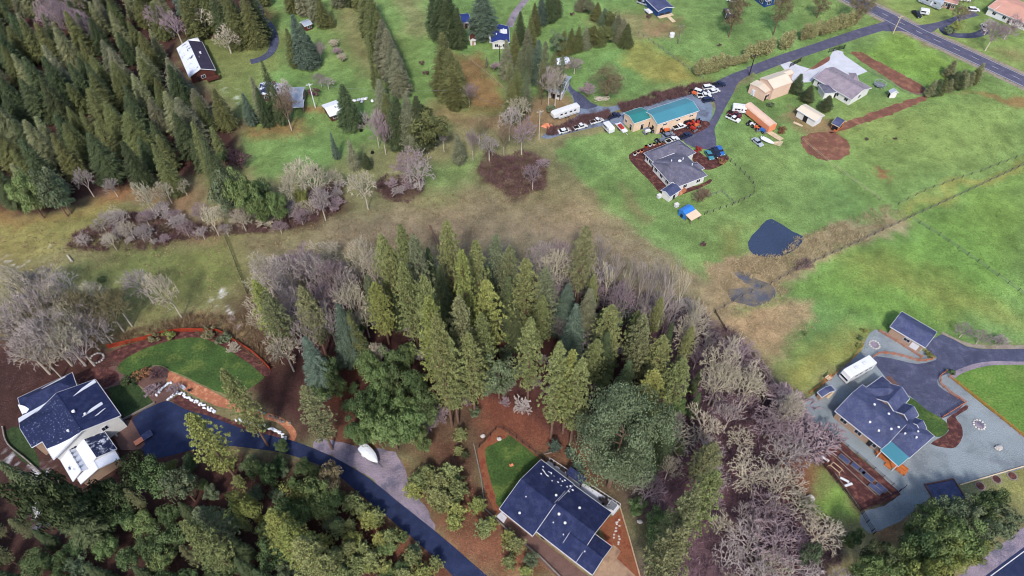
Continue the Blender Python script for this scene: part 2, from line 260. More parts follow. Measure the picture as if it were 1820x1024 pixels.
ZONES = [  # colour, feather m, strength, speckle, pixel outline
 ('G', 3, 1, 0, [(500, -60), (1560, -60), (1560, 60), (1300, 135), (1130, 180), (1040, 190), (960, 180), (860, 200), (760, 240), (660, 330), (560, 330), (430, 300), (420, 230), (460, 100)]),
 ('G2', 3, 1, 0, [(1540, -60), (1900, -60), (1900, 170), (1600, 45)]),
 ('OG', 3, .9, 0, [(330, 60), (480, 0), (520, 60), (480, 130), (440, 230), (380, 160)]),
 ('G', 1.5, 1, 0, [(985, 262), (1000, 245), (1100, 225), (1240, 240), (1290, 180), (1340, 130), (1560, 50), (1950, 190), (1950, 650), (1560, 590), (1520, 600), (1470, 660), (1400, 720), (1350, 660), (1310, 560), (1230, 490), (1150, 430), (1090, 390), (1030, 320)]),
 ('G2', 8, 1, 0, [(1430, 200), (1650, 175), (1820, 180), (1820, 260), (1560, 355), (1480, 290)]),
 ('GB', 3, 1, 0, [(1520, 90), (1600, 60), (1720, 120), (1660, 160), (1600, 130)]),
 ('GB', 6, .8, 0, [(1400, 500), (1560, 420), (1820, 310), (1820, 520), (1600, 600)]),
 ('Y', 4, .5, 0, [(1470, 460), (1560, 440), (1700, 500), (1820, 560), (1820, 590), (1700, 560), (1560, 500)]),
 ('Y', 3, .9, 0, [(1395, 650), (1520, 585), (1545, 590), (1530, 620), (1450, 690), (1400, 725), (1380, 700)]),
 ('Y', 3, .9, 0, [(1112, 72), (1145, 68), (1245, 140), (1150, 150), (1115, 110)]),
 ('O', 4, .8, 0, [(1050, 30), (1150, 20), (1190, 60), (1100, 75)]), ('O', 4, .7, 0, [(600, -20), (650, -20), (660, 60), (700, 150), (640, 140), (600, 60)]),
 ('O', 4, .7, 0, [(700, 0), (740, -20), (780, 60), (720, 60)]),
 ('O', 5, .8, 0, [(560, 300), (660, 260), (760, 240), (850, 260), (960, 270), (1000, 320), (900, 360), (700, 380), (560, 360)]),
 ('G', 4, .7, 0, [(745, 300), (830, 285), (870, 310), (800, 350), (745, 340)]), ('G', 4, .7, 0, [(470, 240), (560, 230), (570, 280), (480, 320)]),
 ('RO', 3, .7, 0, [(420, 212), (520, 220), (545, 238), (500, 250), (430, 235)]), ('RO', 2, .8, 0, [(540, 188), (575, 190), (570, 204), (540, 202)]),
 ('BR', 3, .7, 0, [(760, 185), (860, 195), (900, 200), (930, 170), (1010, 175), (1030, 200), (970, 240), (880, 240), (770, 215)]),
 ('BR', 3, .8, 0, [(1150, 45), (1200, 40), (1205, 55), (1150, 65)]), ('RO', 3, .8, 0, [(800, 95), (860, 90), (900, 190), (830, 190)]),
 ('D', 3, .95, 0, [(-200, -100), (320, -60), (330, 60), (310, 90), (330, 140), (420, 225), (405, 300), (330, 315), (250, 330), (90, 385), (-200, 390)]),
 ('D', 3, .9, 0, [(300, -60), (470, -60), (470, 40), (420, 60), (330, 70)]),
 ('RO', 2.5, .9, 0, [(-100, 360), (60, 388), (130, 380), (200, 340), (260, 325), (275, 345), (195, 370), (120, 395), (40, 402), (-100, 402)]),
 ('BR', 3, .8, 0, [(270, 350), (350, 330), (360, 400), (400, 415), (300, 400)]),
 ('Y', 4, .6, 0, [(-100, 405), (150, 372), (260, 370), (200, 420), (60, 455), (-100, 470)]),
 ('OG', 4, .9, 0, [(260, 445), (400, 428), (435, 500), (350, 545), (220, 560), (110, 500)]),
 ('B', 5, .8, 0, [(90, 480), (260, 480), (340, 530), (330, 590), (200, 600), (110, 540)]),
 ('B', 6, 1, 0, [(430, 440), (600, 390), (780, 350), (960, 320), (1060, 370), (1130, 430), (1240, 490), (1280, 560), (1100, 520), (800, 470), (600, 470), (440, 480)]),
 ('BP', 6, .8, 0, [(560, 400), (820, 380), (1000, 390), (1140, 450), (1200, 500), (1000, 480), (760, 450), (580, 440)]),
 ('O', 4, .8, 0, [(940, 260), (1000, 280), (1040, 340), (1000, 380), (930, 350)]),
 ('D', 8, 1, 0, [(455, 540), (560, 510), (700, 500), (1050, 505), (1200, 570), (1320, 640), (1340, 800), (1150, 840), (1050, 840), (840, 760), (600, 790), (520, 740), (470, 640)]),
 ('V', 4, 1, 0, [(1130, 520), (1250, 545), (1310, 600), (1390, 700), (1440, 770), (1400, 800), (1440, 900), (1560, 1100), (1130, 1100), (1120, 860)]),
 ('O', 3, .7, 0, [(1330, 620), (1400, 640), (1390, 710), (1350, 680)]),
 ('T', 2.5, 1, 0, [(1290, 540), (1340, 545), (1385, 520), (1440, 530), (1450, 570), (1400, 625), (1360, 650), (1320, 610), (1275, 560)]),
 ('T2', 1.5, 1, 0, [(1330, 456), (1390, 458), (1430, 420), (1512, 392), (1573, 365), (1614, 387), (1420, 482), (1375, 508), (1300, 560), (1260, 560), (1235, 500), (1290, 460)]),
 ('Y', 2, .8, 0, [(1600, 372), (1820, 280), (1820, 300), (1625, 386)]), ('OG', 3, .8, 0, [(1270, 400), (1330, 395), (1335, 450), (1290, 460)]),
 ('BR', 2.5, .6, 0, [(1100, 340), (1120, 345), (1170, 400), (1160, 410), (1120, 380)]),
 ('D', 4, .95, 0, [(-200, 600), (60, 590), (190, 600), (250, 620), (230, 660), (210, 690), (300, 760), (560, 840), (640, 900), (760, 1100), (-200, 1100)]),
 ('D', 3, .9, 0, [(440, 640), (500, 640), (560, 720), (600, 780), (530, 770), (470, 720)]),
 ('DR', 3, .8, 0, [(560, 840), (640, 860), (720, 930), (840, 1040), (700, 1060), (600, 960)]),
 ('R', 2, .8, 0, [(610, 850), (650, 880), (740, 960), (830, 1050), (780, 1050), (700, 975)]),
 ('R', 3, .8, 0, [(590, 640), (632, 650), (640, 760), (700, 790), (760, 850), (820, 860), (900, 950), (1000, 1040), (870, 1040), (780, 940), (720, 850), (560, 790), (600, 740)]),
 ('DR', 3, .7, 0, [(760, 770), (850, 790), (860, 900), (900, 960), (840, 920), (780, 850)]),
 ('R', 3, .85, 0, [(840, 720), (900, 690), (950, 700), (1000, 780), (1060, 800), (1050, 850), (960, 810), (900, 765), (835, 770)]),
 ('OG', 2, .7, 0, [(1115, 905), (1140, 930), (1160, 1000), (1150, 1024), (1135, 1000)]),
 ('R', 2.5, .85, 0, [(1400, 790), (1450, 805), (1480, 850), (1440, 885), (1400, 900), (1385, 840)]),
 ('OG', 2, .9, 0, [(1450, 840), (1480, 840), (1535, 925), (1520, 960), (1440, 920), (1430, 880)]),
 ('GB', 2, .9, 0, [(1435, 895), (1500, 880), (1525, 930), (1500, 950), (1440, 920)]),
 ('O', 3, .9, 0, [(1490, 940), (1545, 950), (1620, 925), (1700, 860), (1900, 820), (1900, 930), (1700, 1060), (1480, 1060)]),
 ('Y', 2.5, .7, 0, [(1755, 850), (1850, 835), (1850, 880), (1760, 880)]), ('R', 2.5, .7, 0, [(1550, 945), (1620, 915), (1600, 960), (1560, 980)]),
 ('D', 2, .9, 0, [(1452, 765), (1480, 760), (1600, 876), (1530, 908), (1440, 800)]),
 ('RO', 1.5, .9, .4, [(1552, 310), (1578, 302), (1598, 318), (1570, 322)]), ('RO', 1.5, .7, 0, [(1700, 163), (1820, 172), (1850, 190), (1790, 186)]),
 ('BR', 3, .5, 0, [(1770, 85), (1800, 80), (1830, 100), (1790, 110)]), ('BR', 2, .8, 0, [(1395, 190), (1470, 205), (1500, 230), (1440, 240), (1385, 215)]),
 ('D', 1.5, .55, 0, [(668, 335), (690, 312), (745, 316), (750, 340), (715, 362), (690, 356)]), ('D', 2, .55, 0, [(500, 372), (560, 340), (605, 325), (612, 360), (600, 375), (545, 398), (470, 412), (470, 395)]), ('D', 2, .55, 0, [(852, 292), (870, 276), (905, 288), (930, 270), (968, 290), (968, 332), (910, 350), (893, 335), (858, 312)]), ('D', 2, .4, 0, [(205, 400), (280, 390), (310, 405), (380, 408), (310, 425), (280, 442), (205, 446)]),
 ('OG', 5, .7, 0, [(250, 440), (420, 430), (440, 520), (340, 560), (180, 600), (90, 480)]),
 ('S', 1.5, .9, .55, [(375, 530), (400, 525), (425, 560), (430, 600), (400, 590), (370, 550)]), ('S', 1.5, 1, .4, [(55, 850), (90, 850), (110, 920), (80, 925)]),
 ('S', 1, .9, .5, [(10, 790), (22, 790), (100, 860), (90, 870), (30, 830)]), ('S', 2, .7, .62, [(-10, 455), (60, 440), (110, 430), (100, 460), (0, 475)]),
 ('S', 2, .5, .6, [(395, 140), (430, 150), (440, 190), (410, 180)]), ('RO', 2, .7, .4, [(220, 600), (330, 570), (430, 580), (400, 590), (240, 605)]),
]
for key, fe, st, spk, px in ZONES:
    poly = PXY(px); xs = [p[0] for p in poly]; ys = [p[1] for p in poly]
    sel = np.where((wx > min(xs)-fe*2) & (wx < max(xs)+fe*2) & (wy > min(ys)-fe*2) & (wy < max(ys)+fe*2))[0]
    d = sdist(poly, wx[sel], wy[sel]); a = np.clip(0.5+d/(2*fe), 0, 1)*st
    if spk: a *= np.clip((vnoise(X[sel], Y[sel], 1.1, 7)*0.6+vnoise(X[sel], Y[sel], 2.7, 8)*0.4-spk)*8, 0, 1)
    Cc[sel] = Cc[sel]*(1-a[:, None])+np.array(ZC[key], float)*a[:, None]
nz = 1+(vnoise(X, Y, 14, 11)-.5)*.16+(vnoise(X, Y, 4, 12)-.5)*.18+(vnoise(X, Y, 1.6, 15)-.5)*.16
mott = np.clip((vnoise(X, Y, 22, 13)-.5)*2.2, -1, 1)*.04
Cc = Cc*nz[:, None]; Cc[:, 0] *= 1+mott; Cc = np.clip(Cc, 0, 255)/255.0
Cl = np.where(Cc <= 0.04045, Cc/12.92, ((Cc+0.055)/1.055)**2.4)*KALB
me = bpy.data.meshes.new('ground'); nx, ny = len(gx), len(gy)
V = np.column_stack([X, Y, np.zeros_like(X)]).astype(np.float32)
I, J = np.meshgrid(np.arange(nx-1), np.arange(ny-1)); a = (J*nx+I).ravel()
Q = np.column_stack([a, a+1, a+nx+1, a+nx]).astype(np.int32)
me.vertices.add(len(V)); me.vertices.foreach_set('co', V.ravel()); me.loops.add(Q.size); me.loops.foreach_set('vertex_index', Q.ravel())
me.polygons.add(len(Q)); me.polygons.foreach_set('loop_start', np.arange(len(Q), dtype=np.int32)*4); me.update()
ca = me.color_attributes.new('soil_colour', 'FLOAT_COLOR', 'POINT'); ca.data.foreach_set('color', np.column_stack([Cl, np.ones(len(Cl))]).astype(np.float32).ravel())
gm = bpy.data.materials.new('ground'); gm.use_nodes = True; t = gm.node_tree; N = t.nodes; L = t.links; p = N['Principled BSDF']
p.inputs['Roughness'].default_value = 0.95; p.inputs['Specular IOR Level'].default_value = 0.1
at = N.new('ShaderNodeAttribute'); at.attribute_name = 'soil_colour'; geo = N.new('ShaderNodeNewGeometry'); col = at.outputs['Color']
for s_, am, dt in ((0.35, .12, 4), (1.3, .26, 5), (3.0, .3, 3)):
    n = N.new('ShaderNodeTexNoise'); n.inputs['Scale'].default_value = s_; n.inputs['Detail'].default_value = dt; n.inputs['Roughness'].default_value = .7; L.new(geo.outputs['Position'], n.inputs['Vector'])
    mr = N.new('ShaderNodeMapRange'); mr.inputs[1].default_value = .3; mr.inputs[2].default_value = .7; mr.inputs[3].default_value = 1-am; mr.inputs[4].default_value = 1+am; L.new(n.outputs[0], mr.inputs[0])
    vm = N.new('ShaderNodeVectorMath'); vm.operation = 'SCALE'; L.new(col, vm.inputs[0]); L.new(mr.outputs[0], vm.inputs[3]); col = vm.outputs[0]
bp = N.new('ShaderNodeBump'); bp.inputs['Strength'].default_value = .7; bp.inputs['Distance'].default_value = .35; L.new(n.outputs[0], bp.inputs['Height']); L.new(bp.outputs[0], p.inputs['Normal'])
L.new(col, p.inputs['Base Color']); me.materials.append(gm)
go = bpy.data.objects.new('ground', me); COL.objects.link(go); tag(go, kind='structure')
# ------------------------------------------------------------------ sheets on the ground
def smooth(pts, k=4, closed=True):
    if k <= 1: return pts
    out = []; n = len(pts)
    for i in range(n if closed else n-1):
        p = [pts[(i+j) % n] if closed else pts[min(max(i+j, 0), n-1)] for j in (-1, 0, 1, 2)]
        for q in range(k):
            t = q/k; out.append(tuple(0.5*((2*p[1][c])+(-p[0][c]+p[2][c])*t+(2*p[0][c]-5*p[1][c]+4*p[2][c]-p[3][c])*t*t+(-p[0][c]+3*p[1][c]-3*p[2][c]+p[3][c])*t**3) for c in (0, 1)))
    if not closed: out.append(pts[-1])
    return out
def sheet(name, px, z, m, k=4, kind='structure', wob=0.0):
    poly = smooth(PXY(px), k)
    if wob:
        r = random.Random(len(px)); out = []
        for i, a_ in enumerate(poly):
            b_ = poly[(i+1) % len(poly)]; n_ = max(1, int(math.dist(a_, b_)/1.2))
            for q in range(n_): out.append((a_[0]+(b_[0]-a_[0])*q/n_+r.uniform(-wob, wob), a_[1]+(b_[1]-a_[1])*q/n_+r.uniform(-wob, wob)))
        poly = out
    b = MB(); b.add([(x, y, z) for x, y in poly], [tuple(range(len(poly)))])
    o = b.build(name, m); tag(o, kind=kind); me_ = o.data
    if me_.polygons[0].normal.z < 0: me_.flip_normals()
    return o
def strip(name, px, wd, z, m, kind='structure', k=6, off=0.0, dash=None, h=0.0):
    P = smooth(PXY(px), k, False); b = MB(); acc = 0
    L_, R_ = [], []
    for i, p in enumerate(P):
        q = P[min(i+1, len(P)-1)]; o = P[max(i-1, 0)]; dx, dy = q[0]-o[0], q[1]-o[1]; l = math.hypot(dx, dy) or 1; nx_, ny_ = -dy/l, dx/l
        ww = wd if not isinstance(wd, (list, tuple)) else wd[0]+(wd[1]-wd[0])*i/(len(P)-1)
        L_.append((p[0]+nx_*(off+ww/2), p[1]+ny_*(off+ww/2), z)); R_.append((p[0]+nx_*(off-ww/2), p[1]+ny_*(off-ww/2), z))
    for i in range(len(P)-1):
        seg = math.dist(P[i], P[i+1]); acc += seg
        if dash and (acc % (dash[0]+dash[1])) > dash[0]: continue
        if h:
            q = [R_[i], R_[i+1], L_[i+1], L_[i]]; b.add(q+[(x, y, z+h) for x, y, _ in q], [(3, 2, 1, 0), (4, 5, 6, 7), (0, 1, 5, 4), (1, 2, 6, 5), (2, 3, 7, 6), (3, 0, 4, 7)])
        else: b.add([R_[i], R_[i+1], L_[i+1], L_[i]], [(0, 1, 2, 3)])
    o = b.build(name, m)
    if kind: tag(o, kind=kind)
    return o
road = [(1440, -45), (1500, -8), (1568, 24), (1640, 61), (1704, 90), (1789, 130), (1900, 182)]
strip('road_shoulder', road, 11.5, .012, 'shoulder'); strip('road', road, 7.6, .024, 'asphalt')
strip('road_marking', road, .16, .036, 'paint', off=.12, dash=(3, 5), k=40); strip('road_marking', road, .18, .036, 'paint', off=-3.3); strip('road_marking', road, .18, .036, 'paint', off=3.3)
lane = [(1600, 40), (1570, 47), (1522, 61), (1454, 84), (1385, 107), (1335, 126)]
strip('lane', lane, 5.2, .03, 'asphalt'); strip('lane', [(1632, 50), (1665, 45), (1690, 38), (1712, 30), (1735, 24)], 3.6, .03, 'asphalt')
sheet('lane', [(1560, 46), (1580, 36), (1606, 46), (1618, 58), (1600, 55), (1575, 56)], .034, 'asphalt', 2)
sheet('lane', [(1622, 52), (1650, 45), (1670, 42), (1668, 50), (1648, 60)], .034, 'asphalt', 2)
strip('lane', [(1675, 45), (1680, 57), (1700, 63), (1730, 63), (1748, 57), (1752, 50)], 3.6, .028, 'asphalt_slate')
sheet('gravel_lot', [(968, 238), (1075, 212), (1105, 200), (1230, 165), (1262, 178), (1266, 205), (1250, 228), (1225, 240), (1165, 238), (1130, 226), (1080, 222), (1000, 240), (972, 247)], .02, 'gravel_blue', 2)
sheet('driveway', [(1345, 117), (1337, 130), (1313, 146), (1303, 166), (1287, 195), (1277, 215), (1270, 230), (1273, 252), (1268, 264), (1240, 264), (1215, 252), (1222, 242), (1250, 228), (1265, 210), (1272, 190), (1262, 172), (1240, 160), (1270, 146), (1305, 130)], .032, 'asphalt', 3)
sheet('driveway', [(1008, 140), (1018, 158), (1036, 169), (1050, 182), (1066, 189), (1089, 189), (1122, 180), (1125, 186), (1083, 201), (1048, 213), (1012, 223), (1008, 218), (1026, 205), (1021, 190), (1017, 172), (1005, 155)], .02, 'gravel_blue', 3)
sheet('driveway', [(1010, 145), (1018, 158), (1036, 169), (1050, 182), (1062, 188), (1050, 193), (1030, 192), (1022, 182), (1016, 166), (1004, 148)], .032, 'asphalt_slate', 3)
strip('driveway', [(463, -20), (460, 25), (478, 45), (488, 70), (482, 92), (464, 105), (445, 110)], 3.4, .025, 'asphalt_slate')
strip('driveway', [(905, 48), (915, 25), (930, 5), (950, -20)], 3, .025, 'gravel_pink')
sheet('concrete_apron', [(1400, 108), (1421, 117), (1445, 124), (1471, 110), (1477, 97), (1483, 88), (1498, 92), (1500, 98), (1542, 127), (1525, 134), (1500, 133), (1460, 128), (1441, 146), (1412, 148), (1395, 125), (1385, 113), (1396, 104)], .022, 'concrete', 1)
sheet('dirt_bed', [(1514, 96), (1528, 92), (1552, 104), (1600, 130), (1645, 157), (1636, 168), (1610, 160), (1560, 128)], .018, 'soil', 3, wob=.4)
sheet('dirt_bed', [(1478, 228), (1560, 196), (1635, 172), (1648, 176), (1600, 198), (1520, 224), (1484, 236)], .018, 'soil', 3, wob=.5)
sheet('dirt_bed', [(1423, 248), (1438, 238), (1470, 234), (1500, 245), (1512, 264), (1500, 280), (1470, 285), (1440, 275), (1428, 262)], .018, 'soil', 4, wob=.4)
sheet('dirt_bed', [(1425, 132), (1450, 115), (1472, 100), (1474, 108), (1450, 122), (1438, 124)], .03, 'soil', 2)
sheet('dirt_bed', [(1178, 238), (1245, 215), (1262, 222), (1240, 236), (1200, 247)], .034, 'mulch', 3)
sheet('mulch_bed', [(1118, 275), (1145, 262), (1200, 250), (1215, 262), (1160, 290), (1190, 330), (1240, 330), (1262, 318), (1262, 326), (1215, 345), (1180, 348), (1155, 322), (1125, 292)], .02, 'mulch', 2)
sheet('mulch_bed', [(1238, 268), (1262, 282), (1292, 276), (1292, 288), (1262, 302), (1240, 296), (1230, 280)], .02, 'mulch', 3)
sheet('pond', [(1369, 390), (1382, 394), (1410, 412), (1427, 420), (1426, 430), (1414, 443), (1390, 455), (1365, 457), (1340, 452), (1331, 440), (1332, 425), (1345, 410), (1358, 396)], .02, 'water', 3, wob=.15)
sheet('pond', [(1297, 514), (1335, 511), (1318, 498), (1306, 484), (1322, 482), (1348, 496), (1374, 508), (1377, 526), (1358, 540), (1337, 545), (1321, 540), (1302, 535)], .02, 'water_grey', 3, wob=.4)
sheet('pond', [(1385, 690), (1398, 680), (1408, 700), (1400, 715), (1390, 705)], .02, 'water_grey', 3, wob=.2)
# near drive of the snowy house
sheet('driveway', [(236, 744), (277, 719), (301, 713), (330, 728), (375, 740), (428, 761), (506, 779), (557, 797), (607, 820), (656, 850), (709, 893), (777, 947), (836, 998), (890, 1050), (835, 1050), (785, 1003), (734, 957), (683, 914), (628, 868), (600, 845), (564, 825), (506, 806), (455, 798), (376, 792), (300, 811), (262, 813), (250, 790)], .03, 'asphalt_new', 2)
sheet('gravel_lot', [(557, 796), (568, 780), (600, 785), (640, 795), (690, 800), (715, 820), (728, 860), (748, 890), (775, 945), (709, 892), (656, 849), (607, 819)], .018, 'gravel_pink', 3, wob=.3)
sheet('lawn', [(209, 658), (220, 640), (250, 623), (297, 607), (349, 600), (386, 611), (426, 635), (466, 665), (463, 678), (419, 702), (390, 697), (367, 687), (332, 670), (302, 658), (290, 651), (271, 650), (250, 663), (227, 668)], .026, 'lawn', 3, wob=.12)
sheet('mulch_bed', [(193, 628), (250, 606), (311, 590), (367, 590), (391, 592), (414, 606), (452, 630), (480, 660), (470, 668), (426, 640), (386, 616), (349, 604), (297, 611), (250, 627), (215, 645)], .018, 'mulch', 2)
sheet('path', [(300, 659), (367, 690), (425, 722), (424, 730), (385, 722), (345, 703), (297, 678)], .03, 'path', 1)
strip('path', [(420, 726), (445, 733), (492, 745), (514, 760), (521, 774), (514, 786)], 1.6, .028, 'path')
sheet('patio', [(250, 665), (270, 652), (292, 653), (302, 664), (296, 680), (330, 700), (318, 699), (300, 712), (277, 718), (262, 700), (245, 684), (205, 690), (180, 690), (185, 660), (207, 650), (225, 668)], .021, 'patio', 3)
sheet('mulch_bed', [(142, 672), (165, 655), (195, 655), (212, 668), (200, 684), (170, 690), (140, 680)], .03, 'mulch', 4)
sheet('lawn', [(192, 690), (238, 676), (272, 715), (222, 742), (200, 715)], .024, 'lawn_shaded', 1)
sheet('lawn', [(12, 765), (35, 760), (62, 800), (70, 830), (40, 820), (15, 790)], .02, 'lawn_shaded', 2)
sheet('patio', [(190, 745), (234, 747), (258, 790), (248, 800), (215, 800), (196, 765)], .036, 'patio', 1)
sheet('mulch_bed', [(302, 712), (320, 700), (345, 714), (381, 735), (421, 750), (461, 757), (482, 764), (506, 780), (430, 762), (375, 741), (330, 728)], .034, 'mulch', 1)
# centre house grounds
sheet('mulch_bed', [(848, 800), (884, 762), (895, 765), (972, 822), (960, 830), (890, 905), (884, 915), (865, 880), (855, 840)], .02, 'mulch_red', 1)
sheet('lawn', [(862, 800), (876, 790), (900, 778), (908, 775), (958, 815), (972, 830), (930, 870), (888, 902), (880, 880), (868, 840)], .026, 'lawn', 2)
sheet('concrete_path', [(880, 918), (893, 906), (1060, 1035), (1000, 1035)], .024, 'patio', 1)
sheet('concrete_path', [(882, 918), (893, 908), (903, 917), (895, 930)], .036, 'concrete', 1)
sheet('mulch_bed', [(1060, 925), (1088, 918), (1103, 905), (1145, 1040), (1120, 1030), (1090, 990)], .022, 'mulch_red', 1)
sheet('concrete_apron', [(1090, 968), (1104, 980), (1096, 992), (1130, 1024), (1150, 1045), (1040, 1045)], .028, 'concrete_tan', 1)
# right house grounds
sheet('gravel_yard', [(1537, 610), (1547, 592), (1572, 588), (1660, 636), (1692, 660), (1850, 805), (1850, 822), (1760, 848), (1700, 862), (1650, 885), (1610, 920), (1545, 948), (1530, 910), (1600, 878), (1462, 760), (1425, 745), (1402, 765), (1390, 745), (1450, 698), (1495, 655), (1530, 625)], .018, 'gravel', 2, wob=.15)
sheet('driveway', [(1551, 638), (1566, 634), (1601, 641), (1630, 647), (1657, 642), (1665, 635), (1645, 618), (1674, 594), (1718, 616), (1771, 621), (1850, 621), (1850, 642), (1768, 642), (1727, 648), (1692, 662), (1668, 671), (1668, 686), (1689, 700), (1715, 716), (1674, 744), (1616, 703), (1575, 672)], .032, 'asphalt_slate', 2)
strip('gravel_verge', [(1674, 592), (1718, 612), (1771, 617), (1850, 617)], 1.2, .026, 'shoulder'); strip('gravel_verge', [(1688, 668), (1700, 660), (1727, 651), (1768, 645), (1850, 646)], [2.6, 1.0], .026, 'gravel_pink')
sheet('lawn', [(1692, 674), (1712, 660), (1740, 651), (1768, 647), (1870, 648), (1870, 815), (1820, 776), (1750, 722)], .024, 'lawn_bright', 1, wob=.08)
sheet('lawn', [(1617, 706), (1650, 728), (1680, 749), (1686, 760), (1680, 772), (1668, 777), (1655, 772), (1640, 755), (1622, 738), (1607, 716)], .024, 'lawn', 2)
sheet('mulch_bed', [(1683, 745), (1717, 720), (1719, 728), (1698, 741), (1708, 755), (1711, 775), (1699, 795), (1680, 796), (1654, 789), (1671, 778), (1686, 766)], .028, 'mulch', 2)
sheet('concrete_path', [(1570, 672), (1582, 668), (1616, 704), (1607, 716), (1600, 705), (1583, 684)], .036, 'patio', 1)
sheet('garden_soil', [(1456, 762), (1470, 764), (1596, 872), (1600, 880), (1532, 908), (1446, 806)], .026, 'mulch', 1)
sheet('mulch_bed', [(1648, 870), (1698, 858), (1715, 880), (1665, 895)], .028, 'soil', 1)
sheet('roadside', [(1640, 1060), (1703, 1024), (1850, 915), (1850, 1060)], .016, 'gravel_pink', 1, wob=.2)
sheet('road', [(1700, 1075), (1752, 1023), (1850, 950), (1850, 1075)], .026, 'asphalt_new', 1)
strip('road_marking', [(1712, 1056), (1751, 1026), (1850, 953)], .18, .036, 'paint', off=-.4)
# ------------------------------------------------------------------ buildings
def rectfit(A, B, C, z):
    a, b, c = (Vector(G(p[0], p[1], z)) for p in (A, B, C))
    x = (b-a); Ln = x.length; x.normalize(); n = Vector((-x.y, x.x)); W = (c-a).dot(n)
    ctr = a+x*(Ln/2)+n*(W/2)
    return ctr.x, ctr.y, math.atan2(x.y, x.x), Ln, abs(W)
class LB(MB):          # mesh in a block frame placed at (cx,cy,rz)
    def place(s, cx, cy, rz):
        c, n = math.cos(rz), math.sin(rz); s.v = [(cx+x*c-y*n, cy+x*n+y*c, z) for x, y, z in s.v]; return s
def windows(root, cx, cy, rz, x, y, side, z, wd, ht, name='window', frame='trim', pane='glass', mull=True):
    # side: 0:+y 1:-y 2:+x 3:-x ; x,y on the wall face
    b = LB(); g = LB(); t = .07
    if side < 2:
        s = 1 if side == 0 else -1
        b.box((x, y+s*.03, z), (wd+.24, t, ht+.24)); g.box((x, y+s*.06, z), (wd, t, ht))
        if mull: b.box((x, y+s*.09, z), (.07, t, ht))
    else:
        s = 1 if side == 2 else -1
        b.box((x+s*.03, y, z), (t, wd+.24, ht+.24)); g.box((x+s*.06, y, z), (t, wd, ht))
        if mull: b.box((x+s*.09, y, z), (t, .07, ht))
    f = b.place(cx, cy, rz).build(name, frame, root, True); p_ = g.place(cx, cy, rz).build('pane', pane, None); 
    # pane is a child of the frame: same local space
    c, n = math.cos(-root.rotation_euler.z), math.sin(-root.rotation_euler.z); lx, ly, lz = root.location
    for v in p_.data.vertices:
        px, py, pz = v.co; v.co = ((px-lx)*c-(py-ly)*n, (px-lx)*n+(py-ly)*c, pz-lz)
    p_.parent = f
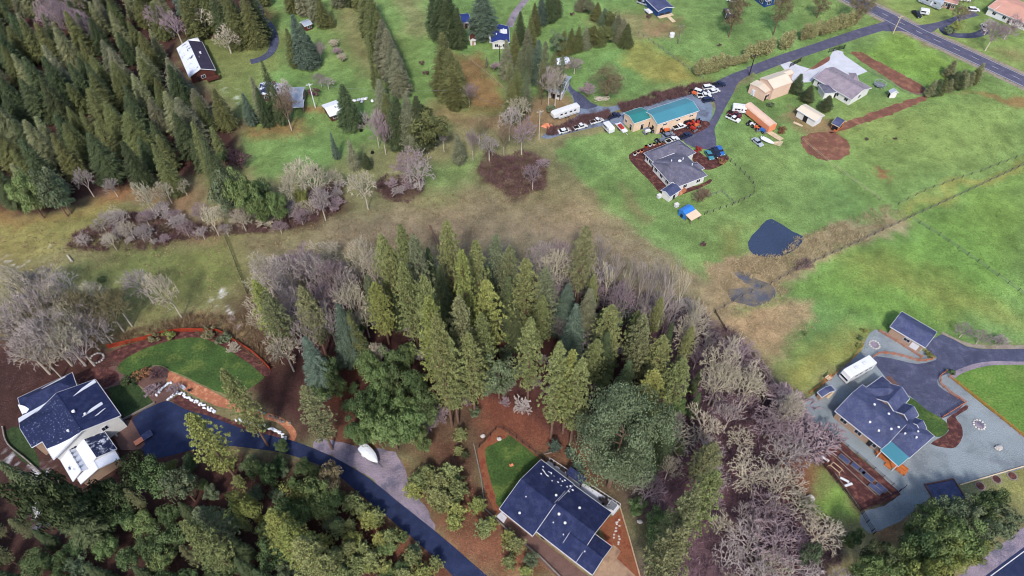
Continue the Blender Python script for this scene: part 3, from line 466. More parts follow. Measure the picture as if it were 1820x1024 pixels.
def block(root, A=None, B=None, C=None, z=3.0, rise=1.6, kind='gable', wall='wall_white', roof='roof_grey', ov=.5, trim='trim', wins=(2, 2, 1, 1), door=None, base=0.0, fit=None, rmats=None, garage=None, open_=False, wz=None, frame='trim', winsz=(1.3, 1.1)):
    cx, cy, rz, Ln, W = fit if fit else rectfit(A, B, C, z)
    x, y = Ln/2, W/2; xi, yi = x-ov, y-ov; th = .2
    b = LB(); r = LB(); tr = LB(); zi = z-th+rise*ov/y*(0 if kind in ('hip', 'flat', 'mono') else 1)
    def P(): return b
    if not open_:
        if kind == 'gable':
            b.extr([(-yi, base), (yi, base), (yi, zi-.02), (0, z+rise-th-.03), (-yi, zi-.02)], -xi, xi)
        elif kind == 'mono': b.extr([(-yi, base), (yi, base), (yi, z-th+rise*.95-.03), (-yi, z-th-.02+rise*.05)], -xi, xi)
        else: b.box((0, 0, (base+z-.1)/2), (2*xi, 2*yi, z-.1-base))
    else:
        for sx in (-1, 1):
            for sy in (-1, 1):
                p_ = LB(); p_.box((sx*(x-.3), sy*(y-.3), z/2-.1), (.2, .2, z-.2)); p_.place(cx, cy, rz).build('post', wall, root, True)
    if kind == 'gable':
        for s in (-1, 1):
            r.extr([(s*y, z-th), (s*y, z), (0, z+rise), (0, z+rise-th)] if s > 0 else [(s*y, z-th), (0, z+rise-th), (0, z+rise), (s*y, z)], -x, x, 0 if s > 0 else 1)
            for e in (-1, 1):     # rake boards
                x0, x1 = (x, x+.06) if e > 0 else (-x-.06, -x)
                tr.extr([(s*(y+.02), z-th-.06), (s*(y+.02), z+.02), (0, z+rise+.02), (0, z+rise-th-.06)] if s > 0 else [(s*(y+.02), z-th-.06), (0, z+rise-th-.06), (0, z+rise+.02), (s*(y+.02), z+.02)], x0, x1)
            tr.box((0, s*(y+.05), z-th/2-.02), (2*x, .1, th))
        r.box((0, 0, z+rise+.01), (2*x-.02, .3, .08), mi=0)
    elif kind == 'hip':
        rl = max(x-y, .05)
        for (q, mi) in (([(-x, -y, z), (x, -y, z), (rl, 0, z+rise), (-rl, 0, z+rise)], 1), ([(x, -y, z), (x, y, z), (rl, 0, z+rise)], 0), ([(x, y, z), (-x, y, z), (-rl, 0, z+rise), (rl, 0, z+rise)], 0), ([(-x, y, z), (-x, -y, z), (-rl, 0, z+rise)], 1)):
            r.add(q, [tuple(range(len(q)))], mi)
        r.box((0, 0, z-th/2), (2*x, 2*y, th), mi=0)
        for s in (-1, 1): tr.box((0, s*(y+.04), z-th/2), (2*x+.16, .08, th-.02)); tr.box((s*(x+.04), 0, z-th/2), (.08, 2*y, th-.02))
    elif kind == 'mono':
        r.extr([(-y, z-th), (y, z-th+rise), (y, z+rise), (-y, z)], -x, x)
        for s in (-1, 1): tr.extr([(-y, z-th-.05), (y, z-th-.05+rise), (y, z+rise+.02), (-y, z+.02)], s*x if s > 0 else -x-.06, x+.06 if s > 0 else -x)
        tr.box((0, -y-.04, z-th/2), (2*x, .08, th))
    else:
        r.box((0, 0, z-th/2), (2*x, 2*y, th), mi=0); 
        for s in (-1, 1): tr.box((0, s*(y+.04), z-th/2), (2*x+.16, .08, th-.02)); tr.box((s*(x+.04), 0, z-th/2), (.08, 2*y, th-.02))
    if b.v: b.place(cx, cy, rz).build('wall', wall, root, True)
    r.place(cx, cy, rz).build('roof', rmats or [roof, roof], root, True)
    if trim: tr.place(cx, cy, rz).build('trim', trim, root, True)
    if not open_:
        zw = wz or base+min(1.6, (z-base)*.58)
        for side, n in enumerate(wins):
            for k in range(n):
                f_ = (k+.5)/n
                if side < 2: windows(root, cx, cy, rz, -xi+2*xi*f_+(.3 if side else -.2), yi if side == 0 else -yi, side, zw, winsz[0], winsz[1], frame=frame)
                else: windows(root, cx, cy, rz, xi if side == 2 else -xi, -yi+2*yi*f_, side, zw, winsz[0], winsz[1], frame=frame)
        for (side, f_, wd_, ht_, nm, mt) in (door or []):
            d = LB()
            if side < 2: d.box((-xi+2*xi*f_, (yi+.03) if side == 0 else (-yi-.03), base+ht_/2), (wd_, .09, ht_))
            else: d.box(((xi+.03) if side == 2 else (-xi-.03), -yi+2*yi*f_, base+ht_/2), (.09, wd_, ht_))
            d.place(cx, cy, rz).build(nm, mt, root, True)
    return cx, cy, rz, Ln, W
def house(name, label, cat, blocks, extra=None):
    f0 = rectfit(blocks[0]['A'], blocks[0]['B'], blocks[0]['C'], blocks[0].get('z', 3.0))
    root = thing(name, label, cat, (f0[0], f0[1], 0), f0[2])
    fr = [block(root, **b) for b in blocks]
    return root, fr
def roof_bits(root, fr, z, rise, pts, mt='trim', name='roof_vent', sz=.45, ht=.45):
    cx, cy, rz, Ln, W = fr; sz *= .75
    for px, py in pts:                 # fractions of half length / half width
        b = LB(); zz = z+rise*(1-abs(py)); b.tube((px*Ln/2, py*W/2, zz-.1), (px*Ln/2, py*W/2, zz+ht), sz/2, sz/2, 8); b.tube((px*Ln/2, py*W/2, zz+ht), (px*Ln/2, py*W/2, zz+ht+.12), sz*.7, sz*.55, 8)
        b.place(cx, cy, rz).build(name, mt, root, True)
def chimney(root, fr, z, rise, px, py, mt='wall_tan', sz=.8, ht=1.4):
    cx, cy, rz, Ln, W = fr; b = LB(); zz = z+rise*(1-abs(py)); b.box((px*Ln/2, py*W/2, zz+ht/2-.4), (sz, sz, ht+.8)); b.box((px*Ln/2, py*W/2, zz+ht+.06), (sz+.16, sz+.16, .12))
    b.place(cx, cy, rz).build('chimney', mt, root, True)
DOOR = lambda side, f: (side, f, 1.0, 2.1, 'door', 'wood_dark')
GAR = lambda side, f, w=4.8: (side, f, w, 2.3, 'garage_door', 'trim')
# -- top left
r, f = house('house', 'house with snow on its left roof slope and brown walls, beside the upper left forest', 'house',
 [dict(A=(336, 137), B=(314, 86), C=(378, 114), z=3.2, rise=2.0, wall='wall_brown', roof='roof_dark', rmats=['snow_half', 'roof_dark'], wins=(2, 2, 0, 1), door=[DOOR(3, .7)]),
  dict(A=(338, 78), B=(334, 71), C=(356, 75), z=3.2, rise=.5, kind='hip', wall='wall_brown', roof='snow', wins=(0, 0, 0, 0))])
roof_bits(r, f[0], 3.2, 2.0, [(-.2, -.3), (.4, .3)], 'metal_grey'); chimney(r, f[0], 3.2, 2, .1, -.5, 'trim', .6, .5)
b = LB(); cx, cy, rz, Ln, W = f[0]; b.box((-Ln/2-1.2, -W*.3, 1.0), (2.6, 4.5, .2)); b.box((-Ln/2-2.4, -W*.3, 1.5), (.12, 4.5, .9)); b.box((-Ln/2-1.2, -W*.3-2.2, 1.5), (2.4, .12, .9)); b.box((-Ln/2-2.2, -W*.3+2, .5), (.2, .2, 1)); b.place(cx, cy, rz).build('deck', 'wall_brown', r, True)
r, f = house('house', 'snow-topped house half hidden behind tall firs, left of the grey metal shed', 'house',
 [dict(A=(458, 166), B=(496, 170), C=(458, 144), z=3.4, rise=1.8, wall='wall_brown', roof='snow_roof', rmats=['snow_half', 'snow_roof'], wins=(1, 2, 1, 1), door=[DOOR(1, .5)])])
chimney(r, f[0], 3.4, 1.8, .3, .1, 'wall_brown', .9, 1.0)
r, f = house('metal_shed', 'grey metal shed with open lean-to below it, right of the snow-topped house', 'shed',
 [dict(A=(510, 180), B=(537, 179), C=(503, 156), z=3.2, rise=.9, kind='gable', wall='wall_tan', roof='roof_metal', wins=(0, 1, 1, 0), ov=.2, door=[DOOR(2, .3)]),
  dict(A=(519, 191), B=(539, 190), C=(517, 180), z=2.5, rise=.5, kind='mono', wall='wood_grey', roof='roof_metal', open_=True)])
r, f = house('cabin', 'white snow-covered low cabin partly under a fir, right of a utility pole', 'cabin',
 [dict(A=(586, 207), B=(612, 198), C=(574, 186), z=2.8, rise=1.0, wall='wall_brown', roof='snow', wins=(0, 2, 1, 1), door=[DOOR(3, .4)])])
roof_bits(r, f[0], 2.8, 1.0, [(.2, -.3)], 'metal_grey')
r, f = house('shed', 'small shed with pale metal roof among firs near the curved upper left drive', 'shed',
 [dict(A=(541, 47), B=(555, 42), C=(536, 38), z=2.4, rise=.6, wall='wall_brown', roof='roof_metal', wins=(0, 1, 0, 0), ov=.25, door=[DOOR(2, .5)])])
r, f = house('house', 'white house with blue roof facing down beside the dirt track, top centre', 'house',
 [dict(A=(906, 75), B=(904, 47), C=(873, 75), z=3.2, rise=1.1, wall='wall_white', roof='roof_blue', wins=(2, 2, 0, 2), door=[DOOR(1, .5)]),
  dict(A=(874, 66), B=(873, 58), C=(869, 66), z=2.6, rise=.3, wall='wall_white', roof='trim', wins=(0, 0, 0, 0), kind='flat', ov=.1)])
roof_bits(r, f[0], 3.2, 1.1, [(-.2, .4), (.4, -.4)]); b = LB(); cx, cy, rz, Ln, W = f[0]; b.box((.5, -W*.18, 4.1), (2.4, 3.0, .5)); b.place(cx, cy, rz).build('dormer', 'trim', r, True)
r, f = house('cottage', 'small blue-roofed cottage between two big dark firs, top centre', 'cottage',
 [dict(A=(821, 41), B=(837, 39), C=(818, 25), z=3.0, rise=1.2, wall='wall_tan', roof='roof_blue', wins=(0, 1, 1, 1), door=[DOOR(1, .5)])])
r, f = house('shed', 'tiny white shed with a red-brown roof below the blue-roofed cottage', 'shed',
 [dict(A=(846, 71), B=(845, 62), C=(835, 71), z=2.4, rise=.7, wall='wall_white', roof='wall_brown', wins=(0, 0, 0, 0), ov=.15, door=[(3, .5, .9, 1.9, 'door', 'wall_tan')])])
r, f = house('manufactured_home', 'long slate-roofed home with white gable porch facing lower right, top edge', 'house',
 [dict(A=(1170, 20), B=(1134, -14), C=(1201, 16), z=3.2, rise=1.1, wall='wall_blue', roof='roof_slate', wins=(0, 3, 0, 0), door=[(3, .3, 2.2, 1.6, 'porch_screen', 'glass'), (3, .72, 2.2, 1.6, 'porch_screen', 'glass')])])
roof_bits(r, f[0], 3.2, 1.1, [(.3, .4)]); b = LB(); cx, cy, rz, Ln, W = f[0]; b.box((-Ln/2-.2, 0, .5), (2.0, W*.9, .25)); b.box((-Ln/2-3, -1, .3), (5, 1.6, .2)); b.place(cx, cy, rz).build('porch', 'wood_pale', r, True)
r, f = house('house', 'deep blue-walled house with white-framed windows cut by the top edge', 'house',
 [dict(A=(1362, 2), B=(1401, -9), C=(1350, -24), z=3.2, rise=1.3, wall='wall_blue', roof='roof_slate', wins=(0, 3, 0, 2), winsz=(1.7, 1.3), door=[DOOR(1, .55)])])
# camper-like brown trailer
# -- hidden silver roofs
r, f = house('house', 'weathered white-roofed house under tall pines left of the black drive', 'house',
 [dict(A=(972, 160), B=(1000, 166), C=(975, 128), z=3.4, rise=1.4, wall='wall_white', roof='snow_roof', rmats=['roof_metal', 'snow_half'], wins=(2, 2, 1, 1), door=[DOOR(1, .4)])])
r, f = house('shed', 'white-roofed outbuilding with dark blotches between pines and the curved field', 'shed',
 [dict(A=(990, 116), B=(1014, 112), C=(988, 104), z=2.6, rise=.8, wall='wall_tan', roof='snow_half', wins=(0, 1, 0, 0), ov=.25, door=[DOOR(1, .3)])])
# -- teal barn
r, f = house('workshop_barn', 'long cream workshop barn with a teal metal roof and lower left wing', 'barn',
 [dict(A=(1169, 221), B=(1243, 196.5), C=(1147, 197), z=4.6, rise=1.2, wall='wall_cream', roof='roof_teal', trim='trim', ov=.35, wins=(3, 3, 1, 0), wz=3.2, winsz=(1.6, .5), door=[DOOR(3, .3), DOOR(1, .12), (3, .62, .9, 2.1, 'door', 'wood_dark')]),
  dict(A=(1127, 219.5), B=(1158, 209), C=(1107, 201), z=4.0, rise=1.0, wall='wall_cream', roof='roof_teal_green', ov=.3, wins=(0, 1, 0, 2), wz=1.7, winsz=(.9, .9), door=[DOOR(1, .55), DOOR(3, .25)])])
# -- grey house
HB = dict(wall='wall_white', roof='roof_grey')
r, f = house('house', 'grey hip-roofed white house with covered rear patio, below the teal barn', 'house',
 [dict(A=(1205, 332), B=(1257, 312), C=(1160, 287), z=3.1, rise=2.6, kind='hip', wins=(1, 2, 2, 3), door=[DOOR(3, .5)], **HB),
  dict(A=(1191, 325), B=(1211, 318), C=(1152, 292), z=3.1, rise=2.0, kind='hip', wins=(0, 1, 0, 3), **HB),
  dict(A=(1160, 287), B=(1222, 262), C=(1147, 271), z=3.1, rise=2.0, kind='hip', wins=(1, 0, 0, 2), **HB),
  dict(A=(1213, 283), B=(1237, 271), C=(1190, 257), z=3.1, rise=1.8, kind='hip', wins=(0, 0, 0, 0), door=[GAR(2, .5, 5)], **HB),
  dict(A=(1240, 305), B=(1252, 299), C=(1228, 293), z=3.1, rise=1.2, kind='hip', wins=(0, 0, 1, 0), **HB)])
roof_bits(r, f[0], 3.1, 2.6, [(.3, .2), (.5, -.3), (-.3, .4)]); roof_bits(r, f[2], 3.1, 2.0, [(.2, .2), (.5, -.3)], 'metal_grey')
cx, cy, rz, Ln, W = f[0]; b = LB(); b.tube((0, W*.06, 5.0), (0, W*.06, 5.7), .55, .55, 10); b.place(cx, cy, rz).build('skylight_dome', 'trim', r, True)
r, f = house('patio_pavilion', 'slate-roofed patio pavilion with white walls at the foot of the grey hip-roofed house', 'pavilion',
 [dict(A=(1191, 350), B=(1211, 337), C=(1178, 336), z=2.7, rise=.8, wall='wall_white', roof='roof_slate', wins=(0, 0, 0, 0), ov=.35, door=[DOOR(1, .5)])])
b = LB(); cx, cy, rz, Ln, W = f[0]; b.box((Ln/2+1.2, -.5, .35), (3.4, W*.8, .3)); b.box((Ln/2+2.8, -.5, .9), (.1, W*.8, .8)); b.place(cx, cy, rz).build('deck', 'path', r, True)
# tarp shelter
r, f = house('tarp_shelter', 'shelter under a bright blue tarp joined to a white-roofed stall by the garden fence', 'shelter',
 [dict(A=(1219, 383), B=(1236, 373), C=(1209, 371), z=2.2, rise=.7, wall='tarp_blue', roof='tarp_blue', trim=None, wins=(0, 0, 0, 0), ov=.15, door=[(3, .5, 1, 1.4, 'flap', 'car_navy')]),
  dict(A=(1229, 392), B=(1247, 382), C=(1219, 383), z=2.1, rise=.35, kind='mono', wall='wood_grey', roof='wall_cream', open_=True, trim=None)])
# -- cream barn and white house
r, f = house('metal_barn', 'big cream metal barn with lower white-roofed end beside the lane', 'barn',
 [dict(A=(1375, 158), B=(1409, 146), C=(1348, 140), z=5.0, rise=1.4, wall='wall_peach', roof='roof_cream', trim='wall_peach', ov=.15, wins=(0, 0, 0, 0), door=[(2, .5, 3.4, 3.4, 'roll_door', 'trim')]),
  dict(A=(1361, 165), B=(1373, 158), C=(1333, 149), z=3.8, rise=.5, wall='wall_peach', roof='roof_cream', trim='wall_peach', kind='gable', ov=.12, wins=(0, 1, 0, 0), door=[DOOR(1, .3), (3, .7, 1.4, 2.4, 'door', 'trim')]),
  dict(A=(1385, 140), B=(1411, 130), C=(1375, 132), z=4.2, rise=.6, wall='wall_peach', roof='roof_cream', trim='wall_peach', ov=.12, wins=(0, 0, 1, 0))])
r, f = house('house', 'white ranch house with taupe shingle roof and side porch beside the pale concrete apron', 'house',
 [dict(A=(1446, 138), B=(1514, 177), C=(1488, 122), z=3.0, rise=1.7, wall='wall_white', roof='roof_taupe', wins=(0, 4, 1, 0), door=[DOOR(1, .6)]),
  dict(A=(1455, 150), B=(1466, 166), C=(1472, 143), z=2.7, rise=.7, wall='wall_white', roof='roof_grey', wins=(0, 0, 0, 1), ov=.3, kind='hip'),
  dict(A=(1508, 129), B=(1522, 130), C=(1532, 150), z=2.9, rise=1.2, wall='wall_white', roof='roof_taupe', wins=(0, 0, 0, 0), ov=.3, kind='hip')])
roof_bits(r, f[0], 3.0, 1.7, [(x_, .22) for x_ in (-.8, -.65, -.5, -.2, -.05, .1, .25, .4, .55, .7, .85)], 'metal_grey', sz=.3, ht=.25)
r, f = house('pole_shed', 'white pole shed with cream roof and dark doorway below the white ranch house', 'shed',
 [dict(A=(1416, 194.5), B=(1450, 215), C=(1434, 186), z=3.0, rise=.7, wall='wall_white', roof='roof_cream', wins=(0, 0, 0, 0), ov=.4, door=[(1, .5, 1.6, 2.3, 'door', 'wood_dark'), (2, .5, 2.2, 2.2, 'door', 'trim')], trim='trim')])
r, f = house('garden_cabin', 'small cedar cabin with slate blue roof right of the white pole shed', 'cabin',
 [dict(A=(1478, 219), B=(1492, 226), C=(1486, 206), z=2.5, rise=1.4, wall='wood_orange', roof='roof_metal', rmats=['roof_slate', 'roof_slate'], wins=(0, 1, 1, 0), ov=.3, door=[DOOR(1, .3)], trim='wood_pale', frame='wood_dark')])
r, f = house('garden_shed', 'tiny white garden shed beside the hedge-lined strip, right of the white ranch house', 'shed',
 [dict(A=(1580, 161), B=(1584, 166), C=(1589, 155), z=2.3, rise=.9, wall='wall_white', roof='roof_metal', wins=(0, 0, 0, 0), ov=.2, door=[DOOR(1, .5)])])
# -- top right
r, f = house('house', 'long pink-tiled house with pale walls at the top right corner', 'house',
 [dict(A=(1757, 14), B=(1872, 62), C=(1775, -14), z=3.0, rise=1.6, wall='wall_white', roof='roof_pink', wins=(0, 6, 0, 0), door=[DOOR(1, .35), GAR(1, .15)]),
  dict(A=(1756, 12), B=(1768, 17), C=(1790, -30), z=3.4, rise=1.4, wall='wall_white', roof='roof_pink', wins=(0, 0, 0, 1))])
r, f = house('mobile_home', 'pink-roofed mobile home cut by the top edge beside the parked motorhome', 'house',
 [dict(A=(1678, 2), B=(1702, 8), C=(1690, -25), z=3.0, rise=1.0, wall='wall_tan', roof='roof_pink', wins=(0, 2, 1, 0), door=[DOOR(1, .5)])])
# -- right foreground house
S = dict(wall='wall_tan', roof='roof_slate')
def p4(x, y): return (1440+x*.293, 540+y*.293)
r, f = house('ranch_house', 'large slate-roofed tan ranch house with two front gables on grey-blue gravel', 'house',
 [dict(A=p4(150, 650), B=p4(440, 882), C=p4(330, 500), z=3.2, rise=2.2, wins=(0, 3, 0, 0), door=[DOOR(1, .8)], winsz=(1.6, 1.2), **S),
  dict(A=p4(440, 797), B=p4(600, 937), C=p4(765, 812), z=3.2, rise=2.0, kind='hip', wins=(0, 0, 1, 0), **S),
  dict(A=p4(330, 515), B=p4(470, 640), C=p4(430, 430), z=3.2, rise=2.1, kind='hip', wins=(0, 0, 0, 0), door=[GAR(0, .5)], **S),
  dict(A=p4(470, 480), B=p4(385, 570), C=p4(590, 590), z=3.3, rise=1.9, kind='gable', wins=(0, 0, 0, 0), **S),
  dict(A=p4(508, 650), B=p4(565, 600), C=p4(610, 720), z=3.3, rise=1.5, kind='gable', wins=(0, 0, 1, 0), **S),
  dict(A=p4(600, 715), B=p4(635, 690), C=p4(660, 790), z=3.3, rise=1.2, kind='gable', wins=(0, 0, 1, 0), **S)])
roof_bits(r, f[0], 3.2, 2.2, [(.75, -.2), (.88, .05), (.5, -.55), (-.2, .3), (.1, -.5), (.35, .4)], sz=.6, ht=.25); roof_bits(r, f[1], 3.2, 2.0, [(.2, .3), (-.2, -.3), (.4, -.1)], sz=.5, ht=.25)
r, f = house('garage', 'detached slate-roofed garage with tan wall and white door, above the curved drive', 'garage',
 [dict(A=(1582, 580.5), B=(1645, 618), C=(1607, 556), z=3.2, rise=1.7, wins=(0, 1, 0, 0), winsz=(1.5, .9), door=[(1, .8, 1.9, 2.1, 'door', 'trim'), GAR(2, .5)], wall='wall_tan', roof='roof_slate')])
r, f = house('patio_cover', 'teal flat patio cover at the lower end of the slate-roofed ranch house', 'patio cover',
 [dict(A=(1565, 800), B=(1597, 829), C=(1589, 791), z=3.5, rise=.35, kind='mono', wall='trim', roof='roof_teal', open_=True)])
r, f = house('tool_shed', 'little slate-roofed shed by the orange fence, left of the white motorhome', 'shed',
 [dict(A=(1453, 697), B=(1461, 706), C=(1473, 681), z=2.4, rise=.8, wall='wall_tan', roof='roof_slate', wins=(0, 0, 0, 0), ov=.25, door=[DOOR(3, .5)])])
# -- centre foreground house
def p3(x, y): return (860+x*.2676, 750+y*.2676)
N_ = dict(wall='wall_tan', roof='roof_navy')
r, f = house('house', 'long navy-roofed house with a white rear terrace in the lower centre', 'house',
 [dict(A=p3(103, 577), B=p3(325, 757), C=p3(400, 266), z=3.5, rise=2.5, wins=(0, 2, 0, 1), ov=.6, **N_),
  dict(A=p3(345, 724), B=p3(612, 932), C=p3(862, 612), z=3.5, rise=2.35, wins=(0, 2, 1, 0), ov=.6, door=[DOOR(1, .1)], **N_),
  dict(A=p3(500, 845), B=p3(722, 1016), C=p3(866, 840), z=3.4, rise=1.5, wins=(0, 3, 1, 0), ov=.6, door=[GAR(2, .5)], **N_)])
roof_bits(r, f[0], 3.5, 2.5, [(-.1, -.75), (.75, .3)], sz=.6, ht=.2); roof_bits(r, f[0], 3.5, 2.5, [(-.3, -.3)], sz=.3, ht=.25); roof_bits(r, f[1], 3.5, 2.35, [(-.1, .4)], sz=.6, ht=.2)
roof_bits(r, f[1], 3.5, 2.35, [(-.6, -.2), (-.2, -.3)], sz=.65, ht=.2); roof_bits(r, f[1], 3.5, 2.35, [(-.6, -.5), (0, -.6)], sz=.3, ht=.25); roof_bits(r, f[2], 3.4, 1.5, [(.1, -.3)], sz=.3, ht=.25)
cx, cy, rz, Ln, W = f[0]; rng = random.Random(4)
for k in range(26):
    t_ = rng.random(); b = LB(); px = -Ln*.42+Ln*1.0*t_; py = W/2*(.86-.02*k/5+rng.uniform(-.2, .1)); zz = 3.5+2.5*(1-py/(W/2))
    b.blob((px, py, zz+.02), (rng.uniform(.1, .3), rng.uniform(.08, .2), .06), rng); b.place(cx, cy, rz).build('snow_patch', 'snow', r, True)
# terrace as part of the house
pts = PXY([p3(428, 258), p3(905, 560), p3(862, 612), p3(395, 290)], 1.0); b = MB(); b.prism(pts, .0, 1.0); b.build('terrace', 'concrete', r, True)
b = MB(); e0 = G(*p3(436, 250), 1.0); e1 = G(*p3(905, 556), 1.0)
for i in range(19):
    t_ = i/18; x_, y_ = e0[0]+(e1[0]-e0[0])*t_, e0[1]+(e1[1]-e0[1])*t_; b.box((x_, y_, 1.5), (.08, .08, 1.0))
b.tube((*e0, 2.0), (*e1, 2.0), .05, .05, 4); b.build('railing', 'trim', r, True)
r2, f2 = house('pergola', 'dark flat-roofed pergola on the white terrace behind the navy-roofed house', 'pergola',
 [dict(A=p3(545, 340), B=p3(650, 415), C=p3(575, 300), z=3.4, rise=.3, kind='mono', wall='wood_dark', roof='roof_navy', open_=True, trim='wood_dark')])
# -- snowy house
def p1(x, y): return (x*.2344, 630+y*.2344)
r, f = house('snowy_house', 'large navy-roofed house with strips of snow in its valleys, left edge', 'house',
 [dict(A=p1(405, 797), B=p1(222, 498), C=p1(926, 477), z=5.6, rise=3.0, wall='wall_white', roof='roof_navy', rmats=['roof_frost', 'roof_navy'], wins=(2, 0, 0, 2), wz=4.2, ov=.6),
  dict(A=p1(240, 705), B=p1(560, 520), C=p1(106, 505), z=5.6, rise=2.0, wall='wall_tan', roof='roof_navy', rmats=['roof_frost', 'roof_frost'], wins=(0, 2, 0, 2), wz=4.2, ov=.5),
  dict(A=p1(172, 462), B=p1(590, 262), C=p1(97, 348), z=5.2, rise=1.9, kind='hip', wall='wall_tan', roof='roof_navy', rmats=['roof_navy', 'roof_navy'], wins=(3, 0, 0, 1), wz=3.6, ov=.5)])
roof_bits(r, f[0], 5.6, 3.0, [(-.1, -.1)], sz=.8, ht=.4); roof_bits(r, f[0], 5.6, 3.0, [(-.62, .28), (-.4, -.3)], sz=.6, ht=.5)
# snow strips lying in the roof valleys
def snow_strip(root, fr, z, rise, pts, name='snow_patch'):
    cx, cy, rz, Ln, W = fr; b = LB(); q = []
    for px, py in pts: q.append((px*Ln/2, py*W/2, z+rise*(1-abs(py))))
    n = len(q); b.add([(a_, b_, c_-.02) for a_, b_, c_ in q]+[(a_, b_, c_+.14) for a_, b_, c_ in q], [tuple(range(n-1, -1, -1)), tuple(range(n, 2*n))]+[(i, (i+1) % n, n+(i+1) % n, n+i) for i in range(n)])
    b.place(cx, cy, rz).build(name, 'snow', root, True)
snow_strip(r, f[0], 5.6, 3.0, [(-.99, .99), (-.5, .99), (-.7, .7), (-.9, .35), (-.99, .1)])
snow_strip(r, f[1], 5.6, 2.0, [(-1, 1), (-1, .58), (-.2, .7), (.9, .94), (.9, 1)])
snow_strip(r, f[0], 5.6, 3.0, [(.99, -.98), (.84, -.98), (.7, -.6), (.58, -.3), (.8, -.6)]); snow_strip(r, f[0], 5.6, 3.0, [(-.12, -.8), (-.24, -.8), (-.36, -.5), (-.45, -.2), (-.24, -.5)])
snow_strip(r, f[0], 5.6, 3.0, [(-.45, -.8), (-.47, -.72), (-.62, -.46), (-.6, -.56)]); snow_strip(r, f[2], 5.2, 1.9, [(.75, .8), (.78, .6), (.2, .45), (-.1, .4), (.2, .6)])
snow_strip(r, f[2], 5.2, 1.9, [(-.99, -.9), (-.97, -.2), (-.8, -.5), (-.72, -.8), (-.85, -.96)])
g, fg = house('snowy_garage', 'lower garage roof blanketed in snow in front of the navy-roofed house', 'garage',
 [dict(A=p1(553, 962), B=p1(440, 768), C=p1(735, 870), z=3.2, rise=1.6, wall='wall_tan', roof='snow', rmats=['snow_half', 'snow'], wins=(0, 1, 0, 0), ov=.5),
  dict(A=p1(884, 716), B=p1(772, 558), C=p1(590, 860), z=3.3, rise=1.6, wall='wall_tan', roof='snow_roof', rmats=['snow', 'snow_roof'], wins=(0, 0, 0, 0), ov=.5),
  dict(A=p1(905, 790), B=p1(860, 716), C=p1(600, 960), z=3.15, rise=1.2, wall='wall_tan', roof='snow', rmats=['snow', 'snow'], wins=(0, 0, 1, 0), ov=.4)])
roof_bits(g, fg[0], 3.2, 1.6, [(-.75, -.12), (-.4, -.12), (0, -.12), (.3, -.12)], 'metal_grey', sz=.5, ht=.3)
# ------------------------------------------------------------------ trees
def leafmesh(name, C_, A_, S_, tint, m):
    C_, A_, S_ = (np.asarray(q, np.float32) for q in (C_, A_, S_)); n = len(C_)
    V = np.stack([C_-A_, C_+S_, C_+A_, C_-S_], 1).reshape(-1, 3)
    me = bpy.data.meshes.new(name); me.vertices.add(4*n); me.vertices.foreach_set('co', V.ravel())
    me.loops.add(4*n); me.loops.foreach_set('vertex_index', np.arange(4*n, dtype=np.int32)); me.polygons.add(n); me.polygons.foreach_set('loop_start', np.arange(n, dtype=np.int32)*4)
    at = me.attributes.new('tint', 'FLOAT', 'FACE'); at.data.foreach_set('value', np.asarray(tint, np.float32)); me.materials.append(M[m]); me.update(); return me
def unit(v): return v/(np.linalg.norm(v, axis=-1, keepdims=True)+1e-9)
def fir(R, H, rad, seed, up=0.0, z0=.06, dens=1.0, droop=.25):
    r = np.random.RandomState(seed); C_, A_, S_, T_ = [], [], [], []
    z = H*z0
    while z < H*.985:
        f = (z-H*z0)/(H*(1-z0)); L_ = rad*(1-f)**.75*(.35+.65*min(1, f*5+.45)); nb = max(4, int((5+4*(1-f))*dens))
        ph0 = r.rand()*6.28
        for k in range(nb):
            ph = ph0+6.283*k/nb+r.uniform(-.25, .25); l = L_*r.uniform(.62, 1.18)+.25; d = np.array([math.cos(ph), math.sin(ph), 0]); s = np.array([-math.sin(ph), math.cos(ph), 0])
            n = max(2, int(l/.42)); tb = r.uniform(.7, 1.25)
            for i in range(n):
                t_ = (i+.6)/n
                if t_ < .25 and l > 1.5: continue
                zz = z+l*((up+.35*f)*t_-droop*t_*t_)
                for sd in (-1, 1):
                    w_ = (.62*(1-.45*t_)+.2)*(.6+.4*l/rad); dr = unit(d*.8+s*sd*.75+np.array([0, 0, r.uniform(-.45, .1)]))
                    C_.append(d*l*t_+s*sd*w_*.42+np.array([0, 0, zz+r.uniform(-.12, .12)])); A_.append(dr*w_*.75)
                    S_.append(unit(np.cross(dr, np.array([r.uniform(-.4, .4), r.uniform(-.4, .4), 1])))*w_*.3); T_.append(tb*r.uniform(.85, 1.15))
        z += .55*r.uniform(.8, 1.2)/max(.6, dens)*(1 if H > 12 else .6)
    for i in range(8): C_.append([0, 0, H*(.95+.006*i)]); q = unit(r.randn(3)); A_.append([.05, 0, .5]); S_.append(q*.12); T_.append(1)
    return C_, A_, S_, T_
